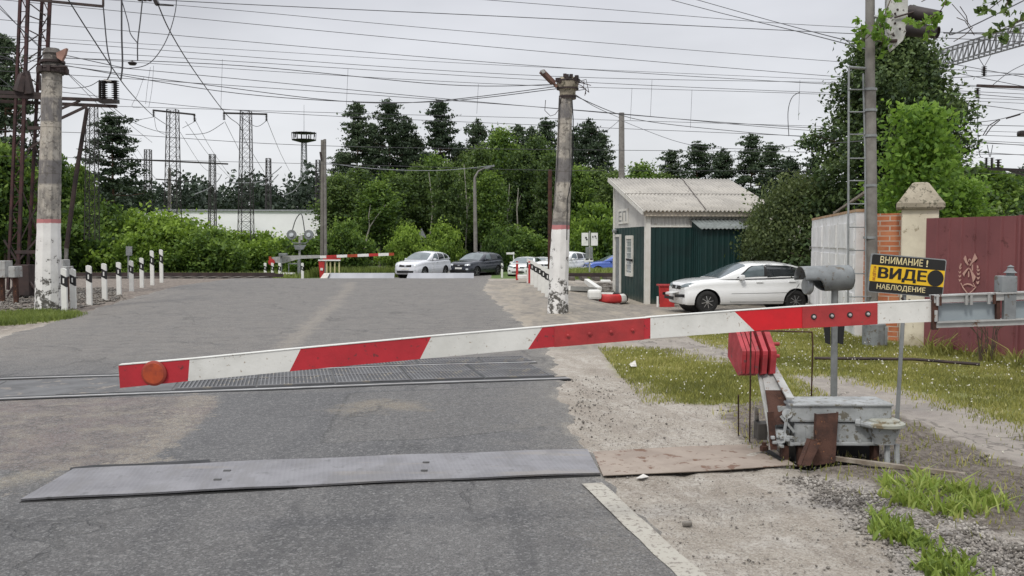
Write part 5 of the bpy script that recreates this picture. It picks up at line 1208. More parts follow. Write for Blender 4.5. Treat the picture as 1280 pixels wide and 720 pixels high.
GR = dict(body=[(.03, .58, .30, .52), (.06, .70, .22, .72), (.17, .77, .20, .83), (.45, .815, .20, .90), (.85, .84, .21, .945), (1.3, .85, .21, .975), (2.2, .855, .21, .99), (3.2, .85, .21, 1.02), (3.75, .83, .24, 1.05), (4.05, .78, .26, 1.04), (4.2, .72, .32, .95), (4.26, .66, .38, .80)],
          cabin=[(1.08, .74, .94, .945), (1.35, .78, .955, 1.10), (1.65, .80, .965, 1.28), (1.95, .81, .97, 1.43), (2.3, .815, .98, 1.49), (2.8, .815, 1.0, 1.49), (3.2, .80, 1.01, 1.44), (3.6, .78, 1.03, 1.31), (3.95, .74, 1.04, 1.15), (4.15, .70, 1.03, 1.035)],
          roofz=1.5, wheels=(.80, 3.276), wr=.298, track=.73,
          dlo=[(1.60, .985), (1.98, 1.33), (2.15, 1.40), (2.6, 1.425), (3.05, 1.39), (3.45, 1.27), (3.80, 1.12), (3.86, 1.065)],
          windows=[[(1.66, 1.0), (2.02, 1.325), (2.18, 1.385), (2.40, 1.40), (2.37, 1.01)], [(2.46, 1.01), (2.46, 1.405), (2.85, 1.395), (3.12, 1.35), (3.28, 1.04)], [(3.33, 1.05), (3.18, 1.33), (3.45, 1.25), (3.75, 1.12), (3.80, 1.075)]],
          wind=(1.16, 1.93, (.70, .60)), rearw=(3.62, 4.08, (.56, .60)),
          seams=[[(1.42, .30), (1.42, .95)], [(2.42, .30), (2.42, .97)], [(3.02, .42), (3.25, .62), (3.36, .80), (3.38, 1.0)], [(1.42, .30), (3.0, .30)], [(1.45, .52), (2.42, .53), (3.05, .54)]],
          handles=[(2.24, .86), (3.16, .87)], mirror=(1.72, 1.02),
          front=[(-.36, .36, .62, .72, m['black'], 'grille', dict()), (.40, .72, .66, .80, m['glass_pale'], 'headlight', dict(mir=True, off=.02, shape=lambda f, g: (.38 + .36 * f, .66 + .05 * f + g * (.07 + .05 * f)))),
                 (-.42, .42, .34, .43, m['black'], 'bumper_intake', dict(off=.006)), (.52, .68, .42, .50, m['black'], 'fog_surround', dict(mir=True, off=.014)), (-.26, .26, .46, .57, m['plate'], 'number_plate', dict(off=.02)),
                 (-.07, .07, .63, .71, m['chrome'], 'badge', dict(off=.02))])
SUV = dict(body=[(0, .62, .36, .58), (.05, .72, .28, .84), (.2, .83, .26, .97), (.55, .90, .26, 1.05), (1.0, .925, .26, 1.10), (1.5, .93, .26, 1.12), (2.6, .93, .26, 1.14), (3.6, .925, .26, 1.17), (4.1, .89, .32, 1.17), (4.38, .84, .38, 1.10), (4.48, .76, .45, .85)],
           cabin=[(1.2, .80, 1.07, 1.085), (1.5, .85, 1.09, 1.25), (1.8, .87, 1.10, 1.43), (2.15, .885, 1.11, 1.59), (2.6, .885, 1.12, 1.67), (3.3, .88, 1.14, 1.66), (3.9, .85, 1.16, 1.58), (4.2, .82, 1.16, 1.42), (4.42, .78, 1.14, 1.15)],
           roofz=1.67, wheels=(.88, 3.54), wr=.36, track=.79, dlo=None,
           windows=[[(1.85, 1.14), (2.22, 1.50), (2.6, 1.56), (2.62, 1.15)], [(2.70, 1.15), (2.70, 1.57), (3.3, 1.56), (3.42, 1.17)], [(3.50, 1.19), (3.42, 1.53), (3.8, 1.49), (4.05, 1.24)]],
           wind=(1.30, 2.10, (.78, .66)), rearw=(4.12, 4.38, (.62, .66)),
           seams=[[(1.6, .36), (1.6, 1.05)], [(2.66, .36), (2.66, 1.1)]], handles=[(2.45, 1.0), (3.35, 1.02)], mirror=(1.92, 1.16),
           front=[(-.42, .42, .72, .86, m['black'], 'grille', dict()), (.46, .80, .76, .88, m['lamp'], 'headlight', dict(mir=True, shape=lambda f, g: (.46 + .34 * f, .77 + .03 * f + g * .11))),
                  (-.58, .58, .36, .50, m['black'], 'bumper_intake', dict()), (.56, .72, .50, .60, m['lamp'], 'fog_lamp', dict(mir=True, off=.02)), (-.26, .26, .55, .66, m['plate'], 'number_plate', dict(off=.025)), (-.08, .08, .76, .84, m['chrome'], 'badge', dict(off=.022))])
zc = lambda z: z if z < .6 else .6 + (z - .6) * .85
xc = lambda x: .17 + x * .63 / .8 if x < .8 else (x if x < 3.4 else 3.4 + (x - 3.4) * 1.16)
GR['body'] = [(xc(x), w, b_, zc(z)) for x, w, b_, z in GR['body']]; GR['cabin'] = [(xc(x), w, zc(b_), zc(z)) for x, w, b_, z in GR['cabin']]
GR['dlo'] = [(xc(x), zc(z)) for x, z in GR['dlo']]; GR['windows'] = [[(xc(x), zc(z)) for x, z in w] for w in GR['windows']]; GR['seams'] = [[(x, zc(z)) for x, z in w] for w in GR['seams']]
GR['handles'] = [(x, zc(z)) for x, z in GR['handles']]; GR['mirror'] = (GR['mirror'][0], zc(GR['mirror'][1])); GR['tum'] = .34; GR['rearw'] = (xc(3.62), xc(4.08), (.56, .60))
hero = make_car('parked_car', 'white parked liftback car seen side-on before the hut', 'car', GR, m['white_car'])
fw = Vector((at(885, 300, 24.4).x, 24.4, 0)); rw = Vector((at(996.5, 300, 24.75).x, 24.75, 0)); dv = (fw - rw).normalized()
# nearside wheels lie on fw/rw; centre the body (+x is the tail here)
hx = -dv; per = Vector((-hx.y, hx.x, 0))      # per points away from the camera
cen = (fw + rw) / 2 + per * .82 + hx * ((3.4 + .86 * 1.16) / 2 - (.80 + 3.276) / 2) 
hero.location = (cen.x, cen.y, 1.75 - (391.8 - 302) * 24.4 / F); hero.rotation_euler = (0, 0, math.atan2(hx.y, hx.x))
def place_car(o, px, py, Yc, yaw):   # px,py of the car's middle on the ground
    x = (px - 640) * Yc / F; o.location = (x, Yc, 1.75 - (py - 302) * Yc / F); o.rotation_euler = (0, 0, R(yaw))
c1 = make_car('moving_car', 'silver grey SUV approaching with its headlights on', 'car', SUV, m['silver_car'], False); place_car(c1, 529, 347, 58, 66)
c2 = make_car('moving_car', 'dark blue-grey SUV following the silver one', 'car', SUV, m['grey_car'], False); place_car(c2, 596, 345.5, 62, 60)
c3 = make_car('moving_car', 'white sedan third in the line behind the guide posts', 'car', GR, m['white_car'], False); place_car(c3, 657, 346, 62, 76)
c3b = dup(c3, (0, 0, 0), 0, 'white car partly hidden by the queued sedan ahead of it'); place_car(c3b, 676, 344, 68, 66)
c4 = dup(c1, (0, 0, 0), 0, 'white SUV half hidden behind the right lamp pole'); place_car(c4, 704, 345, 62, 52)
for ch in c4.children:
    if ch.type == 'MESH' and ch.data.materials and ch.data.materials[0] == m['silver_car']:
        ch.data = ch.data.copy(); ch.data.materials[0] = m['white_car']
c5 = dup(c3, (0, 0, 0), 0, 'blue car beyond the signs, cut off by the hut'); place_car(c5, 768, 343.5, 62, 12)
for ch in c5.children:
    if ch.type == 'MESH' and ch.data.materials and ch.data.materials[0] == m['white_car']:
        ch.data = ch.data.copy(); ch.data.materials[0] = m['blue_car']
# ================================================================ VEGETATION
def leaf_cards(P, size, rr, flat=.0, droop=0.):
    """quads (folded leaf clusters) at points P; returns V, F"""
    n = len(P); a = rr.randn(n, 3); a[:, 2] *= (1 - flat); a /= np.linalg.norm(a, axis=1)[:, None] + 1e-9
    b = rr.randn(n, 3); b[:, 2] -= droop; b -= a * (a * b).sum(1)[:, None]; b /= np.linalg.norm(b, axis=1)[:, None] + 1e-9
    c = np.cross(a, b); s = size * (.6 + .8 * rr.rand(n)); s = s[:, None]
    fold = a * s * .15
    V = np.stack([P - b * s * .7, P + c * s * .42 + fold, P + b * s * .75, P - c * s * .42 + fold], 1).reshape(-1, 3)
    return V, np.arange(4 * n).reshape(n, 4)
def make_tree_mesh(kind, seed, h, r):
    rr = np.random.RandomState(seed); rn_ = random.Random(seed); limbs = []; cl = []       # clumps: x,y,z,radius,brightness
    q = kind
    def env(t):
        if q == 'bush': return r * (1 - .75 * t ** 2.2) * (.85 + .15 * math.sin(t * 9 + seed))
        if q == 'birch': return r * (math.sin(math.pi * min(1, (t * .86 + .12))) ** .7) * (1 - .25 * t)
        if q == 'pine': return r * (1 - t) ** .62 * (.78 + .32 * math.sin(t * 19 + seed)) + .06 * r
        if q == 'spruce': return r * (1 - t) ** .9 + .1
        if q == 'thuja': return r * min(1, (1.02 - t) * 1.55) ** .75 * (.86 + .18 * math.sin(t * 13 + seed)) + .1
        return r * (math.sin(math.pi * min(.98, t * .8 + .17)) ** .6)
    base = dict(bush=.02, birch=.30, pine=.30, spruce=.08, thuja=.03, maple=.08).get(q, .1)
    nl = dict(bush=46, birch=62, pine=100, spruce=80, thuja=150, maple=90).get(q, 60)
    for i in range(nl):
        t = (i + rn_.random()) / nl; z0 = h * (base + (1 - base) * t); L = env(t) * rn_.uniform(.55, 1.12)
        a = i * 2.399 + rn_.uniform(-.5, .5); up = dict(bush=.5, birch=.7, pine=.12, spruce=-.18, thuja=.35, maple=.55).get(q, .4)
        if q == 'pine' and rn_.random() < .15: continue
        p0 = np.array([0, 0, z0 - up * L * .5]); p0[2] = max(p0[2], .05 * h); p1 = np.array([math.cos(a) * L, math.sin(a) * L, z0 + up * L * .4])
        if q == 'bush': p0 = np.array([math.cos(a) * r * .15, math.sin(a) * r * .15, .1])
        p1[2] = min(p1[2], h * 1.0)
        if q == 'pine':
            lv = int(t * 15) / 15 + rn_.uniform(-.03, .03); lv = min(max(lv, 0), .985); z0 = h * (base + (1 - base) * lv); L = (r * (1 - lv) ** .72 + .10) * rn_.uniform(.5, 1.2) * (.8 + .3 * math.sin(lv * 40 + seed))
            p0 = np.array([0, 0, z0]); p1 = np.array([math.cos(a) * L, math.sin(a) * L, z0 + L * rn_.uniform(.05, .3)])
        limbs.append((p0, p1)); nc = max(2, int(4 + L * 1.4)) if q != 'thuja' else 5
        for k_ in range(nc):
            f = rn_.uniform(.3, 1.) ** (.5 if q == 'pine' else .7); p = p0 + (p1 - p0) * f; sag = -(.12 * L * f * f) if q in ('birch', 'pine') else 0
            cl.append((*(p + np.array([rn_.gauss(0, .1 * r), rn_.gauss(0, .1 * r), rn_.gauss(0, .05 * r) + sag])), dict(bush=.42, birch=.40, pine=.30, spruce=.42, thuja=.24, maple=.30).get(q, .4) * rn_.uniform(.6, 1.2), rn_.uniform(-.25, .25)))
    if q in ('pine', 'spruce', 'thuja'):
        for k_ in range(4): cl.append((rn_.gauss(0, .1), rn_.gauss(0, .1), h * (1.0 - .025 * k_), .16, 0.))
    return cl, limbs, rr
def tree_object(name, label, cat, kind, seed, h, r, leafmat, bark, lsize, per, loc, group=None, trunk_r=None, flat=.6, lean=0., crown='crown'):
    cl, limbs, rr = make_tree_mesh(kind, seed, h, r)
    o = thing(name, label, cat, loc, group); PP = []; TT = []
    for x, y, z, cr_, br in cl:
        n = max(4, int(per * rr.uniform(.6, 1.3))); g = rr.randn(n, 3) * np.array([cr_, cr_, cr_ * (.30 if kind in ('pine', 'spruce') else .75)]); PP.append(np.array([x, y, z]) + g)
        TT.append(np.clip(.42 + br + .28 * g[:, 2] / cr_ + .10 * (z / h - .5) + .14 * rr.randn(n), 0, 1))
    P = np.concatenate(PP); Tn = np.concatenate(TT); ok = P[:, 2] > .03; P = P[ok]; Tn = Tn[ok]
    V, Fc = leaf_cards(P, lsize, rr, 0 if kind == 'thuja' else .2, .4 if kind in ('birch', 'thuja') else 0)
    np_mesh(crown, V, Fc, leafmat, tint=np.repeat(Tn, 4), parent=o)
    mb = MB(); tr = trunk_r or h * .012
    if kind != 'bush':
        pts = []; 
        for i in range(9): t = i / 8; pts.append((math.sin(t * 4 + seed) * .03 * h * .3, math.cos(t * 3 + seed) * .02 * h * .3, -.1 + h * .97 * t))
        mb.tube(pts, [tr * (1 - .85 * i / 8) for i in range(9)], 8)
    for i, (a, b) in enumerate(limbs):
        if kind in ('pine', 'birch', 'maple', 'thuja') and i % 2 == 0 or kind == 'bush' and i % 4 == 0:
            a = Vector(a); b = Vector(b); mid = a.lerp(b, .5) + Vector((0, 0, -.04 * (b - a).length)); mb.tube([a, mid, b], [tr * .35, tr * .22, tr * .08], 4, cap=False)
    mb.build('trunk' if kind != 'bush' else 'stems', bark, o, local=True)
    return o
def put(o, px, Yd, label, rz, sx=1., sz=1., zoff=0.):
    x = (px - 640) * Yd / F; loc = on(x, Yd, zoff); return dup(o, loc, rz, label, (sx, sx, sz))
def dscale(o, px, Yd, rz, sx, sz): 
    x = (px - 640) * Yd / F; o.location = on(x, Yd); o.rotation_euler = (0, 0, rz); o.scale = (sx, sx, sz)

# bushes along the tracks (left) ---------------------------------
BUSH = [('round_bush', 'leaf_bush', 21), ('round_bush', 'leaf_bush2', 22), ('round_bush', 'leaf_bush', 25)]
protos = []
for i, (nm, lm, sd) in enumerate(BUSH):
    protos.append(tree_object('bush', 'x', 'bush', 'bush', sd, 4.4, 3.4, m[lm], m['bark'], .21, 60, (0, 0, 0), 'bushes behind the tracks', .09, crown='foliage'))
bl = [(-35, 56, 1.1, 1.15, 'bush behind the lattice mast, cut by the left picture edge'), (22, 62, .9, 1.1, 'bright bush showing between the mast legs'), (92, 57, .95, .98, 'leafy bush right of the thick left pole'),
      (122, 60, .9, 1.02, 'tall dark leafy bush above the nearer left guide posts'), (158, 63, .95, 1.0, 'leafy bush behind the small grey sign'), (196, 58, .95, .9, 'bush above the far end of the left guide posts'),
      (232, 62, 1.0, .84, 'rounded bright green bush right of the left guide posts'), (262, 57, .8, .66, 'low yellow-green bush at the road crest left part'), (292, 60, .85, .66, 'bush below the right lattice mast'),
      (322, 62, .85, .66, 'bush left of the lifted far barrier'), (352, 64, .85, .56, 'bush behind the twin lamp signal'), (385, 66, .8, .58, 'low bush beside the slim grey pole'),
      (430, 63, .6, .80, 'light green bush right of the slim grey pole'), (178, 56.5, .6, .6, 'small bush at the grass edge behind the left guide posts'), (508, 68, .5, .75, 'small light bush left of the silver SUV'), (553, 72, .6, .8, 'light green bush behind the silver SUV'), (622, 70, .4, .72, 'small sapling bush above the dark SUV tail'),
      (745, 75, .95, 1.2, 'bright yellow-green bush behind the paired road signs'), (728, 74, .7, .9, 'lower bush right of the right lamp pole'), (790, 75, .8, 1.2, 'bush behind the guard hut'), (650, 74, .8, .75, 'dark bush behind the queued white cars')]
used = set()
for i, (px, Yd, sx, sz, lab) in enumerate(bl):
    pi = (i * 2 + i // 3) % 3
    if pi not in used: used.add(pi); o = protos[pi]; o['label'] = lab; dscale(o, px, Yd, i * 1.3, sx, sz)
    else: put(protos[pi], px, Yd, lab, i * 1.3, sx, sz)
# deciduous trees, pines ------------------------------------------
birchp = [tree_object('birch_tree', 'x', 'tree', 'birch', 31 + i, 10.2, 2.0, m['leaf_birch' if i < 2 else 'leaf_bush2'], m['bark_birch'], .185, 32, (0, 0, 0), 'young birches at the edge of the wood') for i in range(3)]
bt = [(425, 74, 1.0, .72), (448, 77, 1.1, .78), (474, 72, 1.0, .66), (500, 78, 1.0, .74), (522, 80, .9, .84), (545, 84, 1.1, .95), (572, 80, 1.0, .80), (600, 84, 1.0, 1.02), (628, 86, 1.1, 1.20), (652, 82, 1.05, .98), (672, 88, 1.1, 1.15),
      (722, 80, .9, .82), (744, 86, 1.1, .85), (768, 82, 1., .80), (800, 80, 1.1, .85), (826, 86, 1.0, .82), (560, 74, .8, .8), (612, 76, .85, .75), (690, 78, .9, .92), (585, 92, 1.2, 1.05), (490, 90, 1.2, .85)]
places = ['behind the slim grey pole', 'right of the slim grey pole', 'with a pale forked trunk behind the far boom', 'above the far boom tip', 'above the silver SUV', 'left of the curved street lamp', 'tallest just left of the curved street lamp',
          'right of the curved street lamp', 'above the dark SUV', 'with feathery top left of the right lamp pole', 'touching the right lamp pole', 'right of the right lamp pole', 'above the paired road signs', 'left of the hut roof', 'behind the hut roof ridge',
          'behind the right part of the hut roof', 'low one behind the silver SUV', 'low one behind the dark SUV', 'low one hiding behind the right lamp pole', 'taller one deep behind the curved lamp', 'taller one deep behind the far boom']
for i, (px, Yd, sx, sz) in enumerate(bt):
    lab = 'slender young birch ' + places[i]; pi = i % 3
    if i < 3: o = birchp[i]; o['label'] = lab; dscale(o, px, Yd, i, sx, sz)
    else: put(birchp[pi], px, Yd, lab, i * 1.7, sx, sz)
pinep = [tree_object('pine_tree', 'x', 'tree', 'pine', 41 + i, 16, 3.7, m['leaf_pine'], m['bark_pine'], .19, 26, (0, 0, 0), 'tall dark pines', .17) for i in range(3)]
pt = [(448, 92, .95, 1.0, 'tall dark pine left of the tallest pair over the far boom'), (488, 92, .95, 1.02, 'tall dark pine standing highest above the far boom'), (508, 96, .8, .95, 'dark pine close right of the highest one'), (551, 93, 1.0, 1.02, 'lone broad dark pine above the silver SUV'), (430, 98, .8, .75, 'short dark pine behind the slim grey pole'),
      (597, 95, .8, .92, 'dark pine above the curved street lamp'), (648, 97, .8, .90, 'dark pine left of the right lamp pole top'), (683, 95, .85, .93, 'dark pine touching the right lamp pole on its left'), (735, 95, .9, .92, 'dark pine just right of the right lamp pole'), (752, 98, .8, .85, 'dark pine between the lamp pole and the plain pole'),
      (716, 99, .8, .88, 'dark pine mostly hidden by the right lamp pole'), (575, 99, .8, .80, 'dark pine in the gap right of the lone broad one'), (838, 88, .8, .68, 'pine left of the cluster over the hut roof'), (872, 86, .95, .72, 'broad dark pine over the middle of the hut roof'), (902, 90, .8, .70, 'dark pine over the right side of the hut roof'),
      (938, 86, .85, .76, 'pine with a pointed top right of the hut roof'), (962, 90, .8, .74, 'second pointed pine right of the hut roof'), (985, 84, .8, .62, 'pine behind the dark shrub'), (1016, 84, .8, .62, 'pine between shrub and big conifer'), (145, 76, .95, .80, 'lone pine with flat layered branches between the left masts'),
      (520, 96, .8, .84, 'dark pine rising between birches above the silver SUV roof'), (468, 96, .8, .90, 'dark pine filling the gap left of the highest one'), (622, 97, .85, .88, 'dark pine right of the curved street lamp top'), (664, 96, .8, .88, 'dark pine in the gap left of the right lamp pole'), (12, 55, .8, .90, 'dark pine at the left picture edge behind the mast'), (-30, 60, 1., 1.0, 'dark pine cut by the left picture edge')]
for i, (px, Yd, sx, sz, lab) in enumerate(pt):
    pi = i % 3
    if i < 3: o = pinep[i]; o['label'] = lab; dscale(o, px, Yd, i, sx, sz)
    else: put(pinep[pi], px, Yd, lab, i * 2.1, sx, sz)
for i, (pts_, lab) in enumerate([([(455, 312), (459, 295), (462, 284), (470, 272), (482, 256)], 'pale forked bare birch trunk left of the silver SUV'), ([(537, 300), (541, 262), (536, 215)], 'thin pale birch trunk above the silver SUV'), ([(548, 300), (549, 255), (546, 212)], 'thin pale birch trunk right of the one above the silver SUV'),
      ([(582, 316), (584, 262), (580, 205)], 'pale birch trunk just left of the curved street lamp'), ([(573, 312), (572, 260), (574, 215)], 'second pale birch trunk left of the curved street lamp'), ([(636, 312), (634, 270), (637, 230)], 'pale birch trunk above the queued white cars'), ([(560, 300), (562, 245), (559, 200)], 'slim leaning birch trunk in the dark gap of the wood'), ([(648, 300), (646, 262), (648, 235)], 'faint thin birch trunk left of the right lamp pole')]):
    mb = MB(); Yt = 70.5 if i == 0 else 77; mb.tube([at(a_, b_, Yt) for a_, b_ in pts_], [.09, .07, .05, .04, .03][:len(pts_)] if len(pts_) > 3 else [.07, .055, .03], 6)
    if i == 0: mb.tube([at(462, 284, Yt), at(461, 270, Yt), at(463, 256, Yt)], [.05, .04, .02], 5)
    else: mb.tube([at(*pts_[1], Yt), at(pts_[1][0] + 5, pts_[1][1] - 18, Yt)], [.03, .015], 4)
    tag(mb.build('bare_birch', m['bark_birch']), lab, 'tree', 'bare pale birches at the wood edge')
# leafy trees at far left and right
lefty = tree_object('leafy_tree', 'leafy green tree filling the gap behind the left mast', 'tree', 'birch', 61, 9, 3.0, m['leaf_bush2'], m['bark'], .24, 40, (0, 0, 0)); dscale(lefty, 8, 50, 0, .8, .78)
put(lefty, 66, 60, 'grey-green leafy tree behind the thick left concrete pole', 2, .7, .85); put(lefty, 100, 66, 'thin leafy tree left of the nearest far mast', 4, .55, .82)
for i, (px, Yd, sz, lab) in enumerate([(1205, 60, .62, 'leafy tree behind the gate pillar'), (1245, 62, .60, 'leafy tree above the maroon gate'), (1285, 58, .68, 'leafy tree at the right picture edge above the gate'), (1225, 48, .62, 'leafy tree close behind the gate near the pillar')]):
    put(lefty, px, Yd, lab, i * 2, .9, sz)
for i, (px, Yd, sz, lab) in enumerate([(1240, 92, .60, 'far dark pine above the gate, left of the three'), (1262, 96, .58, 'far dark pine above the gate, middle of the three'), (1282, 92, .62, 'far dark pine above the gate, right of the three')]): put(pinep[i], px, Yd, lab, i, .9, sz)
# far wood masses
def wood(name, label, x0, x1, Yd, hs, n, lm, ls, dep=10, seed=7, base=-.5):
    rr = np.random.RandomState(seed); x = rr.uniform(x0, x1, n); t = rr.rand(n) ** .8; hx = np.interp(x, hs[0], hs[1]) * (.84 + .13 * np.sin(x * .55 + seed) + .09 * np.sin(x * 1.9 + 1) + .05 * np.sin(x * 4.3))
    P = np.stack([x, Yd + rr.uniform(-dep / 2, dep / 2, n), base + hx * t + .5], 1)
    tn = np.clip(.3 + .3 * rr.randn(n) * .6 + .25 * np.sin(x * 1.3) * np.sin(P[:, 2] * 1.7), 0, 1); V, Fc = leaf_cards(P, ls, rr)
    tag(np_mesh(name, V, Fc, lm, tint=np.repeat(tn, 4)), label, 'woodland', kind='stuff')
wood('far_wood', 'dark wood filling the background behind the birches', -19, 60, 104, ([-19, -12, 0, 10, 18, 60], [8, 9.5, 9.5, 8.5, 7.0, 7]), 50000, m['leaf_birch'], .46, 12, 3)
wood('distant_wood', 'hazy distant wood along the horizon behind the masts', -150, -18, 170, ([-150, -100, -60, -30, -18], [13, 12, 13.5, 14.5, 16]), 60000, m['leaf_far'], .62, 20, 9)
wood('undergrowth', 'undergrowth coloured dark as shade below the birches at the wood edge', -18, 16, 88, ([-18, 16], [6, 5]), 11000, m['leaf_pine'], .45, 6, 5)  # dark leaf colour puts shade into the gaps between the trunks
wood('far_wood', 'distant wood beyond the maroon gate on the right', 25, 120, 120, ([25, 60, 120], [8, 8.5, 9]), 16000, m['leaf_far'], .7, 14, 13)
wood('bush_thicket', 'low green thicket filling between the bushes behind the tracks', -36, -11, 64, ([-36, -28, -22, -11], [4.1, 3.8, 2.4, 1.8]), 16000, m['leaf_bush2'], .26, 4, 15)
# near right: lilac shrub, big conifer, maple, twigs
lil = tree_object('lilac_shrub', 'dark round shrub with a few pale flowers beside the hut', 'shrub', 'birch', 71, 3.9, 1.75, m['leaf_lilac'], m['bark'], .085, 210, on((1003 - 640) * 27.5 / F, 27.5), trunk_r=.05, crown='foliage')
lil.scale = (.84, .84, .88)
rr = np.random.RandomState(3); P = []
for i in range(46):
    a = rr.rand() * 6.28; z = rr.uniform(.5, 3.7); rad = 1.75 * math.sin(math.pi * (z / 3.9 * .86 + .12)) ** .7 * .98; P += [[rad * math.cos(a), rad * math.sin(a), z]] * 5
P = np.array(P) + rr.randn(len(P), 3) * .035; V, Fc = leaf_cards(P, .05, rr); np_mesh('blossom', V, Fc, m['puff'], parent=lil)
lil2 = dup(lil, on((962 - 640) * 28.6 / F, 28.6), 2.2, 'lower dark shrub growing against the hut right end', (.48, .48, .72))
cf = tree_object('conifer_tree', 'big ragged dark evergreen behind the ladder pole', 'tree', 'thuja', 81, 7.7, 2.5, m['leaf_thuja'], m['bark'], .085, 100, on((1112 - 640) * 25.5 / F, 25.5), trunk_r=.13)
cf.scale = (1.12, 1.12, 1)
mp_ = tree_object('maple_tree', 'bright green young maple before the dark evergreen', 'tree', 'maple', 91, 5.0, .72, m['leaf_maple'], m['bark'], .095, 24, on((1146 - 640) * 20 / F, 20), trunk_r=.05)
mp_.scale = (1, 1, .92)
mp2 = dup(mp_, on((1200 - 640) * 20.6 / F, 20.6), 1.9, 'lower bright green maple right of the first, above the pillar cap', (.8, .8, .62))
mp3 = dup(mp_, on((1105 - 640) * 21.5 / F, 21.5), 3.9, 'small bright maple showing between ladder pole and brick wall', (.5, .5, .55))
mp4 = dup(mp_, on((1178 - 640) * 23 / F, 23), .7, 'green maple against the upper right flank of the evergreen', (.45, .45, .82))
def sprig(name, label, px, py, Yd, n, spread, seed, lm, ls=.09, twigs=(), cat='branch', dens=14):
    rr = np.random.RandomState(seed); o = thing(name, label, cat, at(px, py, Yd)); c0 = at(px, py, Yd); PP = []
    mb = MB()
    for tw in twigs:
        pts = [at(*q, Yd + rr.uniform(-.2, .2)) for q in tw]; mb.tube(pts, [.010 * (1 - .7 * i / (len(pts) - 1)) for i in range(len(pts))], 5)
        for a, b in zip(pts[:-1], pts[1:]):
            for k_ in range(n):
                f = rr.rand(); PP.append(np.array(a.lerp(b, f)) + rr.randn(3) * spread)
    mb.build('twig', m['bark'], o)
    C_ = np.array(PP); P = np.repeat(C_, dens, 0) + rr.randn(len(C_) * dens, 3) * spread * .45 - np.array(c0)
    V, Fc = leaf_cards(P, ls, rr, .1, .5); np_mesh('leaves', V, Fc, lm, tint=np.repeat(np.clip(.6 + .25 * rr.randn(len(P)), 0, 1), 4), parent=o)
sprig('maple_branch', 'leafy green maple twig across the top of the ladder pole', 1088, 45, 14.6, 4, .07, 4, m['leaf_maple'], .085, [[(1125, -30), (1105, 20), (1092, 45), (1068, 36)], [(1100, 30), (1104, 50), (1098, 62)], [(1092, 40), (1078, 52), (1076, 34)]], dens=5)
sprig('maple_branch', 'leafy green twig hanging over the dark signal hoods', 1160, 35, 14.2, 4, .05, 6, m['leaf_maple'], .075, [[(1200, -30), (1178, 10), (1164, 30), (1160, 50)], [(1170, 18), (1150, 30), (1140, 32)], [(1164, 30), (1168, 18)]], dens=5)
sprig('overhanging_branch', 'dark leafy twigs hanging into the top right corner', 1240, 10, 12, 3, .055, 8, m['leaf_birch'], .075, [[(1300, -40), (1262, -8), (1236, 12), (1222, 8)], [(1262, -8), (1256, 14), (1262, 20)], [(1300, 10), (1275, 25), (1250, 38), (1240, 44)], [(1290, 20), (1268, 30), (1256, 50)], [(1262, -8), (1240, -6), (1214, -4)]], dens=5)
mb = MB()
for a, b, c_ in (((1190, 5), (1205, 22), (1214, 34)), ((1200, 8), (1208, 20), (1210, 30)), ((1196, 22), (1206, 26), (1218, 44)), ((1170, -8), (1160, -2), (1152, 2)), ((1216, 34), (1206, 44), (1192, 52))): mb.tube([at(*a, 12), at(*b, 12.1), at(*c_, 12.2)], .006, 4)
tag(mb.build('bare_twigs', m['bark']), 'bare thin twigs left of the top right leafy branch', 'twig')

# ---------------------------------------------------------------- grass, weeds, stones
def scatter_poly(P, n, rr, edge=.0, curve=None):
    P = np.array(P); lo = P.min(0); hi = P.max(0); out = []
    tot = 0
    while tot < n:
        q = lo + (hi - lo) * rr.rand(n, 2)
        s = sdf([tuple(p) for p in P], q[:, 0], q[:, 1]); keep = s > edge * rr.randn(n) * 1.
        keep &= rr.rand(n) < (.35 + .65 * np.clip(.5 + .5 * np.sin(q[:, 0] * 3.1 + np.sin(q[:, 1] * 2.3) * 2) * np.sin(q[:, 1] * 4.1), 0, 1))
        q = q[keep]; out.append(q); tot += len(q)
    return np.concatenate(out)[:n]
def blades(q, h, w, rr, lean=.5):
    n = len(q); z = T(q[:, 0], q[:, 1]); a = rr.rand(n) * 6.28; hh = h * (.4 + .9 * rr.rand(n)); d = np.stack([np.cos(a), np.sin(a)], 1); b = rr.rand(n) * 6.28; l = np.stack([np.cos(b), np.sin(b)], 1) * (hh * lean * rr.rand(n))[:, None]
    ww = w * (.6 + .8 * rr.rand(n)); base = np.concatenate([q, z[:, None] - .005], 1)
    def pt(side, f, k_, s): 
        o = base.copy(); o[:, :2] += d * (ww * side * s)[:, None] + l * k_; o[:, 2] += hh * f; return o
    V = np.stack([pt(-1, 0, 0, .5), pt(1, 0, 0, .5), pt(1, .6, .4, .4), pt(-1, .6, .4, .4), pt(-1, 1, 1.1, .06), pt(1, 1, 1.1, .06)], 1).reshape(-1, 3)
    k = np.arange(n)[:, None] * 6; Fq = np.concatenate([k + np.array([[0, 1, 2, 3]]), k + np.array([[3, 2, 5, 4]])]); return V, Fq
def grass(name, label, P, n, h, w, mat, seed, edge=.1, tb=.5, lean=.7):
    rr = np.random.RandomState(seed); q = scatter_poly(P, n, rr, edge); V, Fq = blades(q, h, w, rr, lean)
    pt_ = np.sin(q[:, 0] * 1.7 + 1) * np.sin(q[:, 1] * 1.3) * .22 + .16 * np.sin(q[:, 0] * 4.3 + 2 * np.sin(q[:, 1] * 2.1)) * np.sin(q[:, 1] * 3.9); tn = np.clip(tb + pt_ + .22 * rr.randn(len(q)), 0, 1)
    o = np_mesh(name, V, Fq, mat, tint=np.repeat(tn, 6)); tag(o, label, 'grass', kind='stuff'); return o
LAWN = [p for p in POLY['lawn']]
grass('lawn', 'lawn with dandelions before the gate and fence', LAWN, 110000, .043, .010, m['grass'], 1, .25, .45)
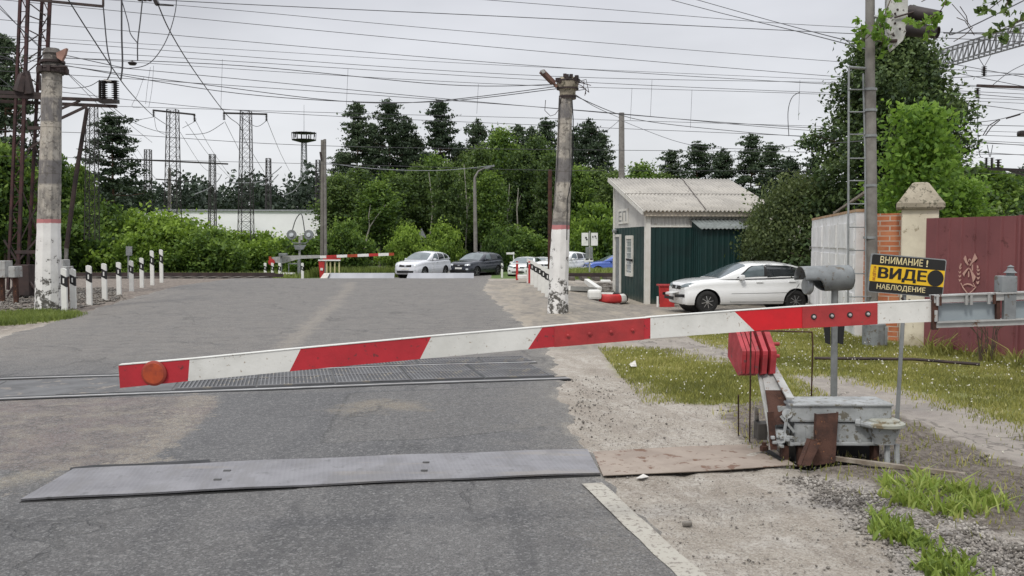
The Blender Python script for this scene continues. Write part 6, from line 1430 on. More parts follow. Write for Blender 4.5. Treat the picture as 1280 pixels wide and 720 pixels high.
grass('grass_patch', 'grass patch on the shoulder beside the counterweights', POLY['patch'], 24000, .05, .010, m['grass'], 2, .35, .5)
grass('grass_patch', 'thin weeds on the dark soil around the drive', POLY['soil'], 2600, .06, .010, m['grass'], 3, .2, .45)
grass('grass_strip', 'green grass strip at the foot of the left pole', POLY['leftgrass'], 9000, .11, .018, m['grass_green'], 4, .12, .5)
PATHW = POLY['path']
# broad-leaved weeds
def weeds(name, label, P, n, h, seed, mat):
    rr = np.random.RandomState(seed); q = scatter_poly(P, n, rr, .06); q = q[np.sin(q[:, 0] * 9 + 1) * np.sin(q[:, 1] * 7) > -.45]; cc = np.repeat(q, 9, 0) + rr.randn(len(q) * 9, 2) * .03; h = h * (.6 + .8 * np.repeat(rr.rand(len(q)), 9)); V, Fq = blades(cc, h, .022, rr, 1.25)
    tn = np.clip(.55 + .25 * rr.randn(len(cc)), 0, 1); tag(np_mesh(name, V, Fq, mat, tint=np.repeat(tn, 6)), label, 'weeds', kind='stuff')
weeds('weed_clump', 'fresh green broad-leaved weeds on the gravel, lower right', POLY['weeds'], 120, .10, 5, m['weed'])
weeds('weed_clump', 'strip of low green weeds edging the gravel, bottom right', POLY['weeds2'], 110, .07, 6, m['weed'])
weeds('weed_clump', 'scattered weeds at the foot of the maroon gate', gp([(1160, 436), (1280, 452), (1280, 460), (1160, 444)]), 60, .26, 7, m['grass'])
mb = MB()
for i in range(16): a = G(1232 + rnd.uniform(-8, 8), 452); mb.tube([a, a + Vector((rnd.uniform(-.12, .12), 0, rnd.uniform(.3, .5))), a + Vector((rnd.uniform(-.3, .3), 0, rnd.uniform(.45, .65)))], .006, 4)
tag(mb.build('dry_weed', m['bark']), 'dry brown weed stalks before the maroon gate', 'weeds')
mb = MB(); mb.tube([G(1018, 452) + Vector((0, 0, .05)), G(1140, 455) + Vector((0, 0, .07)), G(1225, 460) + Vector((0, 0, .05))], .022, 8)
tag(mb.build('old_pipe', m['dark_steel']), 'dark thin pipe lying in the lawn before the gate', 'pipe')
# far grass
rr = np.random.RandomState(12)
def farstrip(label, x0, x1, y0, y1, n, h, seed):
    rr = np.random.RandomState(seed); q = np.stack([rr.uniform(x0, x1, n), rr.uniform(y0, y1, n)], 1); V, Fq = blades(q, h, .06, rr, .5)
    tag(np_mesh('tall_grass', V, Fq, m['grass_green'], tint=np.repeat(np.clip(.45 + .25 * rr.randn(n), 0, 1), 6)), label, 'grass', kind='stuff')
farstrip('tall grass beyond the far track, left of the road', -34, -12.5, 47, 58, 15000, .42, 1); farstrip('tall grass beyond the far track, right of the road', 1, 10, 50, 62, 9000, .5, 2)
farstrip('grass verge under the far barrier boom', -13, -6, 58, 62, 4000, .55, 3)
# dandelion heads and petals
rr = np.random.RandomState(21); q = scatter_poly(LAWN, 2000, rr, .1); q = q[q[:, 1] > 8]; q = q[rr.rand(len(q)) < np.clip(.38 + .5 * np.sin(q[:, 0] * 2.3 + 2) * np.sin(q[:, 1] * 1.9) + (q[:, 1] > 12) * .2, .06, 1)]; q2 = scatter_poly(POLY['patch'], 130, rr, .1); q3 = scatter_poly(POLY['path'], 60, rr, .1); q = np.concatenate([q, q2, q3])
z = T(q[:, 0], q[:, 1]) + np.concatenate([rr.uniform(.03, .10, len(q) - 60), np.full(60, .012)])
P = np.repeat(np.concatenate([q, z[:, None]], 1), 3, 0); V, Fc = leaf_cards(P, .016, rr); tag(np_mesh('dandelions', V, Fc, m['puff']), 'white dandelion heads scattered over the lawn', 'dandelion', kind='stuff')
# stones
def stones(label, P, n, s0, s1, mat, seed):
    rr = np.random.RandomState(seed); q = scatter_poly(P, n, rr, .1); s = np.exp(rr.uniform(math.log(s0), math.log(s1), n)); z = T(q[:, 0], q[:, 1]) + s * .15
    O = np.array([[1, 0, 0], [-1, 0, 0], [0, 1, 0], [0, -1, 0], [0, 0, .7], [0, 0, -.7]], float); FT = np.array([[0, 2, 4], [2, 1, 4], [1, 3, 4], [3, 0, 4], [2, 0, 5], [1, 2, 5], [3, 1, 5], [0, 3, 5]])
    V = O[None] * (1 + .35 * rr.randn(n, 6, 1) * .6) * s[:, None, None] * .5; a = rr.rand(n) * 6.28; c, s_ = np.cos(a), np.sin(a); x = V[:, :, 0] * c[:, None] - V[:, :, 1] * s_[:, None]; y = V[:, :, 0] * s_[:, None] + V[:, :, 1] * c[:, None]
    V = np.stack([x + q[:, 0:1], y + q[:, 1:2], V[:, :, 2] + z[:, None]], 2).reshape(-1, 3); Fq = (np.arange(n)[:, None, None] * 6 + FT[None]).reshape(-1, 3)
    tag(np_mesh('gravel', V, Fq, mat), label, 'gravel', kind='stuff')
m['stone_pale'] = M('stone_pale', (.33, .31, .28), .95, col2=(.20, .18, .16), sc=3)
SH = gp([(730, 600), (712, 500), (715, 470), (900, 480), (940, 520), (960, 560), (1020, 600), (1150, 720), (1230, 900), (900, 900), (870, 720), (790, 620)])
stones('dark pebbles strewn on the sandy shoulder', SH, 420, .008, .028, m['stone'], 31); stones('pale grit on the sandy shoulder', SH, 5200, .005, .016, m['stone_pale'], 32)
stones('gravel at the bottom right beside the path', POLY['gravel'], 3800, .012, .04, m['stone'], 33); stones('pale gravel mixed in at the bottom right', POLY['gravel'], 3200, .010, .035, m['stone_pale'], 34)
stones('loose clods on the soil around the drive', POLY['soil'], 1500, .012, .05, m['stone'], 35)
stones('pebbles along the ragged asphalt edge by the deck', gp([(705, 475), (780, 470), (760, 520), (735, 540), (712, 520)]), 120, .012, .034, m['stone'], 36)
stones('grit along the left end of the steel plate', gp([(-40, 590), (150, 580), (60, 640), (-40, 650)]), 500, .008, .022, m['stone_pale'], 37)
stones('ballast stones on the bare ground of the left verge', gp([(-60, 362), (150, 360), (150, 376), (90, 388), (-60, 390)]), 2600, .05, .14, m['stone'], 38)
mb = MB(); mb.bbox(G(859, 657) + Vector((0, 0, .012)), (.06, .035, .03), .01); tag(mb.build('stone', m['stone']), 'dark flat stone on the sandy shoulder', 'stone')
mb = MB(); P = [G(795, 600), G(804, 596.5), G(811, 598), G(803, 602)]; mb.prism([p + Vector((0, 0, .012 + .012 * (i % 2))) for i, p in enumerate(P)], (0, 0, .002)); tag(mb.build('bark_chip', m['paper']), 'pale curled scrap lying by the rusty sheet', 'scrap')
mb = MB(); P = [G(786, 458), G(794, 455), G(796, 461), G(789, 463)]; mb.prism([p + Vector((0, 0, .03 + .02 * (i % 2))) for i, p in enumerate(P)], (0, 0, .004)); tag(mb.build('paper_scrap', m['paper']), 'white paper scrap on the grass patch near the deck', 'litter')

# ================================================================ FAR SIDE OF THE CROSSING
def raised(px0, px1, pt, pb, Yd, lab):
    mb = MB(); a = at(px0, pt, Yd); b = at(px1, pb, Yd - .1); mb.prism([(a.x + .12, Yd + .35, a.z), (b.x, Yd + .35, a.z), (b.x, Yd, b.z - .25), (a.x - .05, Yd, b.z - .25)], (0, .05, 0)); tag(mb.build('raised_plate', m['raised_plate']), lab, 'steel plate')
raised(405, 492, 341.5, 349, 54, 'raised grey blocking plate across the far lane, left one'); raised(507, 592, 341.5, 348.5, 54, 'raised grey blocking plate before the oncoming cars')
mb = MB(); mb.prism([at(399, 349.5, 53.9), at(405, 341.5, 54.2), at(412, 341.5, 54.2), at(408, 349.5, 53.9)], (0, .1, 0)); tag(mb.build('plate_flank', m['paper']), 'pale beige flank at the left end of the raised plate', 'plate')
BY = 56.
o = thing('far_barrier', 'far level crossing barrier with striped boom and grey tail', 'barrier', at(345, 345, BY))
mb = MB(); segs = [(400, 408, 1), (408, 421, 0), (421, 434, 1), (434, 447, 3), (447, 461, 1), (461, 473, 0), (473, 486, 1), (486, 492.5, 3)]
yb = lambda x: 321.2 - (x - 400) * 3.6 / 92
for x0, x1, mi_ in segs: mb.beam(at(x0, yb(x0), BY), at(x1, yb(x1), BY), .06, .17, mi_)
mb.build('boom', [m['red'], m['white'], m['white'], m['orange']], o)
mb = MB(); mb.prism([at(336, 322, BY), at(360, 319.5, BY), at(400, 318.8, BY), at(400, 322.5, BY), at(374, 323.5, BY), at(355, 329, BY), at(338, 328, BY)], (0, .1, 0)); mb.build('boom_tail', m['pale_metal'], o)
mb = MB(); mb.lathe(at(339.5, 327.5, BY - .05), [(.2, 0), (.2, .05), (0, .06)], 14, 0, (0, -1, 0)); mb.build('red_disc', m['red'], o)
mb = MB(); mb.prism([at(336, 320.5, BY - .1), at(339, 320.5, BY - .1), at(339, 327, BY - .1), at(336, 327, BY - .1)], (0, .05, 0)); mb.build('red_edge', m['orange'], o)
mb = MB(); mb.beam(at(351.5, 352, BY - .3), at(351.5, 318, BY - .3), .1, .1); mb.bbox(at(354, 318.3, BY - .3), (.5, .3, .17), .03); mb.build('lamp_post', m['grey_metal'], o)
mb = MB(); mb.beam(at(374, 352, BY), at(374, 324, BY), .16, .2); mb.beam(at(361, 330, BY), at(361, 340, BY), .05, .05); mb.beam(at(360, 329.5, BY), at(375, 329.5, BY), .06, .07); mb.build('stand', m['grey_metal'], o)
o = thing('red_equipment_box', 'low dark red box with a white lid below the far barrier', 'box', at(356, 348, 55)); mb = MB(); mb.prism([at(350, 343, 55), at(361, 343, 55), at(361, 352, 55), at(350, 352, 55)], (0, .6, 0)); mb.build('body', m['red'], o)
mb = MB(); mb.prism([at(349, 341.3, 54.9), at(366, 341.3, 54.9), at(366, 343, 54.9), at(349, 343, 54.9)], (0, .7, 0)); mb.build('lid', m['white'], o)
o = thing('crossing_signal', 'crossing signal with two round hooded lamps side by side', 'signal', at(375, 345, 57))
mb = MB(); mb.cyl(at(374.5, 352, 57), at(374.5, 296, 57), .07, n=10); mb.build('post', m['pale_metal'], o)
for px in (364.5, 386): 
    MB().lathe(at(px, 293.5, 56.8), [(.30, .05), (.31, .0), (.27, -.01), (.14, .03)], 20, 0, (0, -1, 0)).lathe(at(px, 293.5, 56.8), [(.14, .02), (.13, .12), (0, .13)], 14, 1, (0, -1, 0)).build('lamp_head', [m['grey_metal'], m['lamp']], o)
mb = MB(); mb.tube([at(364.5, 297, 56.9), at(365, 303, 56.9), at(368, 304, 56.9), at(382, 304, 56.9), at(385, 302, 56.9), at(386, 297, 56.9)], .035, 6); mb.build('arm', m['grey_metal'], o)
mb = MB(); mb.prism([at(367, 306, 56.8), at(383, 306, 56.8), at(379, 312, 56.8), at(369, 312, 56.8)], (0, .05, 0)); mb.build('bell_plate', m['grey_metal'], o)
mb = MB(); mb.bbox(at(377, 297, 56.8), (.14, .14, .32), .02); mb.build('small_lamp', m['pale_metal'], o)
o = thing('crossing_stand', 'red post with white top bar and row of yellow posts', 'stand', at(410, 345, 55.2))
mb = MB(); mb.prism([at(398, 325, 55.2), at(405.5, 325, 55.2), at(404, 350, 55.2), at(400, 350, 55.2)], (0, .2, 0)); mb.prism([at(400.5, 335, 55.15), at(403.5, 335, 55.15), at(403.5, 338, 55.15), at(400.5, 338, 55.15)], (0, .03, 0), 1); mb.build('red_column', [m['red'], m['white']], o)
mb = MB(); mb.beam(at(398, 325.3, 55.2), at(425.5, 325.3, 55.2), .1, .08); mb.build('top_bar', m['white'], o)
mb = MB(); mb.beam(at(404, 323.6, 55.3), at(426, 323.6, 55.3), .1, .06); mb.build('red_bar', m['red'], o)
m['pale_yellow'] = M('pale_yellow', (.5, .47, .25), .7)
for px in (408.5, 413, 418.5, 424): MB().beam(at(px, 327, 55.3), at(px, 345, 55.3), .08, .06).build('yellow_post', m['pale_yellow'], o)
# road signs on the right, small signs
o = thing('road_signs', 'post with two white plates side by side and smaller plates below', 'sign', at(737, 338, 50))
MB().cyl(at(737, 340, 50), at(737, 289, 50), .04, n=8).build('post', m['pale_metal'], o)
for a_, b_, c_, d_, mt in ((727, 735.5, 291, 307, 'white'), (738.8, 747.2, 291, 307, 'white'), (732, 736, 308.5, 325, 'grey_metal'), (737.5, 741, 308.5, 325, 'grey_metal'), (730, 741.5, 323.5, 327, 'white')):
    MB().prism([at(a_, c_, 49.93), at(b_, c_, 49.93), at(b_, d_, 49.93), at(a_, d_, 49.93)], (0, .02, 0)).build('plate', m[mt], o)
for a_, b_, c_, d_ in ((731.5, 733.5, 296, 298), (732.5, 734.5, 298.5, 300), (740.5, 741.7, 295, 297), (743.2, 745, 294.5, 296), (744.5, 745.8, 297, 298)):
    MB().prism([at(a_, c_, 49.90), at(b_, c_, 49.90), at(b_, d_, 49.90), at(a_, d_, 49.90)], (0, .01, 0)).build('marking', m['black'], o)
o = thing('grey_sign', 'small grey rectangular sign on a post behind the left guide posts', 'sign', at(161, 345, 42)); MB().cyl(at(160.5, 348, 42), at(160.5, 310, 42), .04, n=8).build('post', m['grey_metal'], o); MB().prism([at(157.3, 308, 41.9), at(165, 308, 41.9), at(165, 319.5, 41.9), at(157.3, 319.5, 41.9)], (0, .03, 0)).build('plate', m['grey_metal'], o)
o = thing('triangle_sign', 'back of a grey triangular road sign behind the silver SUV', 'sign', at(527, 330, 70)); MB().cyl(at(526.5, 345, 70), at(526.5, 286, 70), .05, n=8).build('post', m['grey_metal'], o); MB().prism([at(521, 297, 69.9), at(533, 297, 69.9), at(527, 285, 69.9)], (0, .03, 0)).build('plate', m['grey_metal'], o)
mb = MB(); mb.prism([at(633, 315.5, 66), at(643, 315.5, 66), at(643, 318, 66), at(633, 318, 66)], (0, .1, 0)); mb.beam(at(642, 315, 66.1), at(642, 345, 66.1), .07, .07); tag(mb.build('small_sign', m['white']), 'small white flat sign above the queued white car', 'sign')
# poles in the distance
def fpole(px, pt, pb, w, Yd, lab, mat='pole_far', name='utility_pole', tilt=0):
    mb = MB(); mb.tube([at(px, pb, Yd), at(px + tilt, pt, Yd)], [w * Yd / F / 2, w * Yd / F / 2 * .85], 10); return tag(mb.build(name, m[mat]), lab, 'pole')
o = thing('utility_pole', 'slim grey twin pole standing beside the far barrier', 'pole', at(404, 345, 58))
MB().tube([at(402.5, 348, 58), at(403.2, 175, 58)], [.13, .11], 8).build('timber', m['pole_far'], o); MB().tube([at(407, 348, 58), at(406, 174, 58)], [.10, .09], 8).build('timber', m['pole_wood'], o); MB().beam(at(400.5, 190, 57.9), at(402, 200, 57.9), .1, .2).build('insulator', m['dark_steel'], o)
fpole(777, 141, 240, 8, 44, 'plain concrete pole rising behind the guard hut', 'pole_wood'); fpole(687.5, 212, 350, 6, 36, 'brown rusty post close behind the right lamp pole', 'rust', 'rusty_post')
fpole(212, 210, 300, 4.5, 100, 'short grey post behind the left far mast', 'pole_wood')
o = thing('street_lamp', 'grey street lamp with curved arm above the dark SUV', 'street lamp', at(595, 345, 70))
MB().tube([at(595, 348, 70), at(593.5, 240, 70), at(593.5, 222, 70), at(598, 214, 70), at(606, 210, 70)], [.17, .13, .10, .07, .06], 10).build('pole', m['pole_wood'], o); MB().beam(at(606, 210.5, 70), at(618, 207, 70), .25, .14).build('lamp_head', m['grey_metal'], o)
# white long building
o = thing('warehouse', 'long white low building showing above the bushes', 'building', at(330, 285, 100)); mb = MB(); a0_ = at(60, 259, 100); a1_ = at(410, 264, 100)
mb.prism([(a0_.x, 100, a0_.z - .3), (a1_.x, 100, a1_.z), (a1_.x, 100, -.6), (a0_.x, 100, -.6)], (0, 12, 0)); mb.build('wall', m['building_white'], o)
mb = MB(); mb.beam(Vector((a0_.x, 99.9, a0_.z - .25)), Vector((a1_.x, 99.9, a1_.z + .05)), .2, .18); mb.build('roof_edge', m['building_grey'], o)
for i in range(12): MB().box((a0_.x + 3 + i * 2.4, 99.97, .6), (.9, .05, .5)).build('window', m['building_grey'], o)
mb = MB(); mb.box((at(413, 280, 99).x, 99.5, 1.6), (.9, 1, 3.6)); tag(mb.build('white_cabin', m['building_white']), 'narrow white cabin at the right end of the long building', 'cabin')
# far track across
for sx0, sx1, lab in ((-60, -11.5, 'far track left of the road seen as a dark line'), (2.0, 30, 'far track right of the road seen as a dark line')):
    o = thing('track', lab, 'track', on(sx0, 45.0))
    for off in (0, 1.6):
        mb = MB()
        for i in range(12): a = sx0 + (sx1 - sx0) * i / 12; b = sx0 + (sx1 - sx0) * (i + 1) / 12; mb.beam(on(a, 44.6 + off, .26), on(b, 44.6 + off, .26), .08, .17)
        mb.build('rail', m['dark_steel'], o)
    mb = MB()
    for i in range(int((sx1 - sx0) / .6)): mb.box(on(sx0 + .3 + i * .6, 45.4, .10), (.25, 2.6, .16))
    mb.build('sleepers', m['sleeper'], o)['kind'] = 'stuff'

# ================================================================ LATTICE MASTS
def lattice(mb, p0, p1, w0, w1, n, r=.035, wy=None):
    p0 = Vector(p0); p1 = Vector(p1); cs = [(-.5, -.5), (.5, -.5), (.5, .5), (-.5, .5)]
    def cpt(k, t): w = w0 + (w1 - w0) * t; c = p0.lerp(p1, t); return c + Vector((cs[k][0] * w, cs[k][1] * (w if wy is None else wy), 0))
    for k in range(4):
        mb.beam(cpt(k, 0), cpt(k, 1), r * 1.5, r * 1.5)
        for i in range(n):
            t0, t1 = i / n, (i + 1) / n; k2 = (k + 1) % 4
            mb.beam(cpt(k, t0), cpt(k2, t1), r * .55, r * .55); mb.beam(cpt(k2, t0), cpt(k, t1), r * .55, r * .55); mb.beam(cpt(k, t1), cpt(k2, t1), r * .6, r * .6)
def insul(mb, p, L=.6, r=.11, n=5, axis=(0, 0, -1)):
    pr_ = []
    for i in range(n): z = i * L / n; pr_ += [(r * .4, z), (r, z + .02), (r, z + L / n * .35), (r * .4, z + L / n * .5)]
    mb.lathe(p, pr_, 8, 0, axis)
def far_mast(px, pt, pb, wt, wb, Yd, arm, lab, n=14):
    b = at(px, pb, Yd); o = thing('lattice_mast', lab, 'mast', b); mb = MB(); lattice(mb, b, at(px, pt, Yd), wb * Yd / F, wt * Yd / F, n, .030 * Yd / 60); mb.build('mast', m['lattice'], o)
    if arm:
        x0, x1, ya, yb_ = arm; mb = MB(); mb.beam(at(x0, ya, Yd), at(x1, yb_, Yd), .08, .08); mb.beam(at(x0, ya + .8, Yd + .3), at(x1, yb_ + .8, Yd + .3), .06, .06); mb.build('crossarm', m['lattice'], o)
        for x in (x0 + 1, x1 - 1): mb = MB(); insul(mb, at(x, (ya if x < px else yb_) + 1, Yd), .45, .10); mb.build('insulator', m['insulator'], o)
    return o
far_mast(216, 137, 300, 11, 17, 60, (191, 244, 137.5, 143), 'tall lattice mast, left of the two tallest behind the bushes'); far_mast(307.5, 139, 300, 11, 16, 60, (279, 334, 141, 142.5), 'tall lattice mast, right of the two tallest behind the bushes')
far_mast(115, 133, 300, 10, 13, 50, None, 'lattice mast just right of the thick left pole', 16); far_mast(185, 187, 300, 6.5, 8, 95, None, 'slim short lattice mast left of the two tallest'); far_mast(265.5, 193, 300, 6, 8, 95, None, 'slim short lattice mast between the two tallest')
far_mast(335.5, 198, 300, 5, 6.5, 115, None, 'slim far lattice mast left of the antenna tower'); far_mast(397.5, 200, 300, 4.5, 6, 115, None, 'slim far lattice mast behind the grey twin pole')
mb = MB(); mb.beam(at(160, 199, 95), at(285, 205, 95), .15, .15); mb.beam(at(195, 224, 95), at(240, 227, 95), .12, .12); tag(mb.build('crossbeam', m['lattice']), 'thin horizontal crossbeam linking the short lattice masts', 'beam')
AT = 190; o = thing('antenna_tower', 'lattice antenna tower with round platform behind the masts', 'tower', at(380, 285, AT)); mb = MB(); lattice(mb, at(380, 285, AT), at(380, 176, AT), 1.5, .8, 14, .10); mb.build('tower', m['galv'], o)
mb = MB(); cpt = at(380, 175.5, AT); mb.lathe(cpt, [(.5, -.5), (2.4, 0), (2.5, .1), (2.4, .15), (0, .15)], 18); 
for i in range(16): a_ = i * 6.283 / 16; mb.beam(cpt + Vector((2.4 * math.cos(a_), 2.4 * math.sin(a_), 0)), cpt + Vector((2.5 * math.cos(a_), 2.5 * math.sin(a_), 1.6)), .09, .09)
mb.lathe(cpt, [(2.45, 1.45), (2.55, 1.5), (2.45, 1.55)], 18); mb.build('platform', m['lattice'], o)
for x, y in ((369, 165), (377, 167), (386, 168), (393, 164)): mb = MB(); mb.bbox(at(x, y + 4, AT), (.25, .25, 1.0), .08); mb.build('antenna', m['lattice'], o)
MB().cyl(at(380, 176, AT), at(380, 131, AT), .06, .03, 6).build('whip', m['galv'], o)
# the near mast at left
MY = 27.
b = at(35, 372, MY); o = thing('lattice_portal', 'near dark red double lattice mast with cross braces at left', 'mast', (b.x, MY, Tz(b.x, MY)))
mb = MB()
def flatlat(x0t, x1t, x0b, x1b, yt, yb_, n, Yd, mb, r=.045):
    for dY in (0, .35):
        mb.beam(at(x0t, yt, Yd + dY), at(x0b, yb_, Yd + dY), r * 1.6, r * 1.6); mb.beam(at(x1t, yt, Yd + dY), at(x1b, yb_, Yd + dY), r * 2., r * 1.6)
        for i in range(n):
            t0, t1 = i / n, (i + 1) / n; l = lambda a, b, t: a + (b - a) * t
            A = at(l(x0t, x0b, t0), l(yt, yb_, t0), Yd + dY); B = at(l(x1t, x1b, t1), l(yt, yb_, t1), Yd + dY); A2 = at(l(x1t, x1b, t0), l(yt, yb_, t0), Yd + dY); B2 = at(l(x0t, x0b, t1), l(yt, yb_, t1), Yd + dY)
            if i % 2: mb.beam(A, B, r * .5, r * .5)
            else: mb.beam(A2, B2, r * .5, r * .5)
            mb.beam(B2, B, r * .4, r * .4)
flatlat(31, 40, 10, 22, -140, 362, 26, MY, mb); mb.build('mast', m['mast_red'], o)
mb = MB(); flatlat(60, 69, 33, 45, -140, 372, 26, MY + .4, mb); 
mb.build('mast', m['mast_red'], o)
for y0, y1 in ((5, 20), (20, 28), (38, 48), (52, 38), (73, 60), (90, 72), (95, 110), (125, 115), (150, 200), (200, 160), (240, 290), (300, 250)):
    xa = 38 - y0 * .04; xb = 58 - y1 * .035; MB().beam(at(xa, y0, MY), at(xb, y1, MY + .2), .03, .03).build('brace', m['dark_steel'], o)
mb = MB(); mb.beam(at(24, -2, MY), at(129, 8, MY), .06, .07); mb.beam(at(129, 8, MY), at(129, -40, MY), .05, .05); mb.build('top_arm', m['dark_steel'], o)
mb = MB(); mb.beam(at(-60, 112, MY), at(52, 118, MY), .08, .10); mb.beam(at(-60, 118, MY), at(140, 125.5, MY), .09, .09); mb.beam(at(-60, 124, MY + .3), at(146, 133, MY + .3), .09, .09)
mb.beam(at(74, 149, MY), at(108, 133, MY), .06, .07); mb.beam(at(74, 137, MY), at(100, 126, MY), .05, .06); mb.beam(at(35, 160, MY), at(52, 160, MY), .08, .10); mb.beam(at(35, 187, MY), at(50, 177, MY), .04, .05); mb.build('crossarm', m['dark_steel'], o)
mb = MB()
for px in (130, 144.5):
    pr_ = []
    for i in range(11): z = i * .06; pr_ += [(.05, z), (.115, z + .015), (.05, z + .035)]
    mb.lathe(at(px, 128, MY), pr_, 12, 0, (0, 0, 1)); 
mb.cyl(at(130, 101, MY), at(145, 103, MY), .05, n=8); mb.cyl(at(125, 128, MY), at(125, 101, MY), .045, n=8); mb.box(at(137, 127, MY), (.5, .2, .1)); mb.build('insulator', m['insulator'], o)
mb = MB(); mb.tube([at(26, 115, MY), at(30, 95, MY), at(33, 90, MY), at(37, 118, MY)], [.22, .16, .1, .16], 8); mb.cyl(at(50, 113, MY), at(50, 94, MY), .03, n=6); mb.build('switch_gear', m['dark_steel'], o)
mb = MB(); mb.beam(at(20, 315, MY), at(48, 315, MY), .1, .1); mb.beam(at(8, 345, MY), at(45, 300, MY), .05, .05); mb.beam(at(5, 300, MY), at(50, 372, MY), .05, .05); mb.beam(at(28, 340, MY), at(52, 372, MY - .3), .05, .05); mb.beam(at(28, 340, MY), at(8, 372, MY - .3), .05, .05); mb.bbox(at(30, 350, MY), (.5, .4, .9), .02); mb.build('base_frame', m['dark_steel'], o)
mb = MB(); mb.tube([at(83, 310, MY + 1), at(95, 220, MY + 1), at(109, 135, MY + 1)], [.07, .07, .06], 8); mb.tube([at(82, 345, MY + 1), at(83, 310, MY + 1)], .06, 8, 1); tag(mb.build('leaning_strut', [m['dark_steel'], m['pole_wood']]), 'dark leaning strut right of the thick left pole', 'strut')
def cabinet(x0, x1, y0, y1, Yd, lab, pb=None):
    o = thing('relay_cabinet', lab, 'cabinet', at((x0 + x1) / 2, y1, Yd)); mb = MB(); a = at(x0, y0, Yd); c = at(x1, y1, Yd); mb.bbox(((a.x + c.x) / 2, Yd + .2, (a.z + c.z) / 2), (c.x - a.x, .4, a.z - c.z), .02); mb.build('box', m['pale_metal'], o)
    x = (a.x + c.x) / 2; MB().beam((x, Yd + .2, Tz(x, Yd) - .1), (x, Yd + .2, c.z + .02), .1, .1).build('post', m['rust'], o)
cabinet(-12, 6.5, 326, 347, 25, 'pale grey relay cabinet at the left picture edge'); cabinet(10, 18.5, 333, 347, 24.5, 'small pale box right of the larger edge cabinet'); cabinet(72.5, 83.5, 333, 346, 24.8, 'pale grey box showing right of the thick left pole'); cabinet(74, 79, 324.5, 333, 24.9, 'tiny pale box on top of the one by the left pole')
# portal beam, top right, and hardware
o = thing('catenary_beam', 'grey lattice catenary crossbeam in the upper right', 'beam', at(1280, 50, 36)); mb = MB()
A0, A1 = at(1150, 71, 43.6), at(1292, 25.5, 35.6); dA = (A1 - A0); A1 = A0 + dA * 2.2; hh = .68; dp = .5; N = 46; pz = Vector((.5, .12, 0))
for off in (Vector((0, 0, 0)), pz):
    for z in (0, -hh): mb.beam(A0 + off + Vector((0, 0, z)), A1 + off + Vector((0, 0, z)), .05, .05)
    for i in range(N):
        a = A0.lerp(A1, i / N) + off; b = A0.lerp(A1, (i + 1) / N) + off; mb.beam(a, a - Vector((0, 0, hh)), .03, .03); mb.beam(a - Vector((0, 0, hh)), b, .024, .024)
for i in range(N): a = A0.lerp(A1, i / N); mb.beam(a, A0.lerp(A1, (i + 1) / N) + pz, .02, .02); mb.beam(a - Vector((0, 0, hh)), a + pz - Vector((0, 0, hh)), .02, .02)
mb.build('truss', m['galv_dark'] if 'galv_dark' in m else m.setdefault('galv_dark', M('galv_dark', (.17, .175, .18), .6)), o)
def hang(px, py, L, lab, Yd=36, r=.11):
    o = MB(); insul(o, at(px, py, Yd), L, r, 6); tag(o.build('insulator', m['insulator']), lab, 'insulator')
hang(1230.3, 83, .42, 'black insulator hanging below the lattice crossbeam', 36); hang(1222, 110, .4, 'dark insulator at the end of the right bracket arm', 34)
mb = MB(); mb.beam(at(1221, 107, 34), at(1300, 110, 34), .07, .09); tag(mb.build('bracket_arm', m['dark_steel']), 'dark horizontal bracket arm at right under the crossbeam', 'bracket arm')
mb = MB(); mb.beam(at(1235, 211, 34), at(1330, 215, 34), .10, .10); mb.beam(at(1258, 212, 34), at(1330, 235, 34), .06, .06)
for x in (1233, 1240): insul(mb, at(x, 197, 34), .42, .09, 6)
insul(mb, at(1248, 199, 34), .38, .12, 4); tag(mb.build('switch_arm', m['insulator']), 'dark arm with upright insulators above the gate at right', 'switch arm')
mb = MB(); mb.bbox(at(1283, 167, 34), (.6, .3, .22), .08); tag(mb.build('black_weight', m['insulator']), 'black rounded fitting at the right picture edge', 'fitting')
mb = MB(); mb.tube([at(1229, 169, 34), at(1236, 157, 34), at(1249, 149, 34)], .02, 5); mb.tube([at(1232, 169, 34), at(1239, 159, 34), at(1250, 150, 34)], .02, 5); mb.beam(at(1258, 148, 34), at(1275, 143, 34), .07, .05); tag(mb.build('jumper_fitting', m['insulator']), 'curved jumper fitting hanging right of the maple', 'fitting')
mb = MB(); insul(mb, at(1173, 100, 33), .65, .09, 8); tag(mb.build('insulator', m['insulator']), 'slim upright insulator right of the evergreen top', 'insulator')

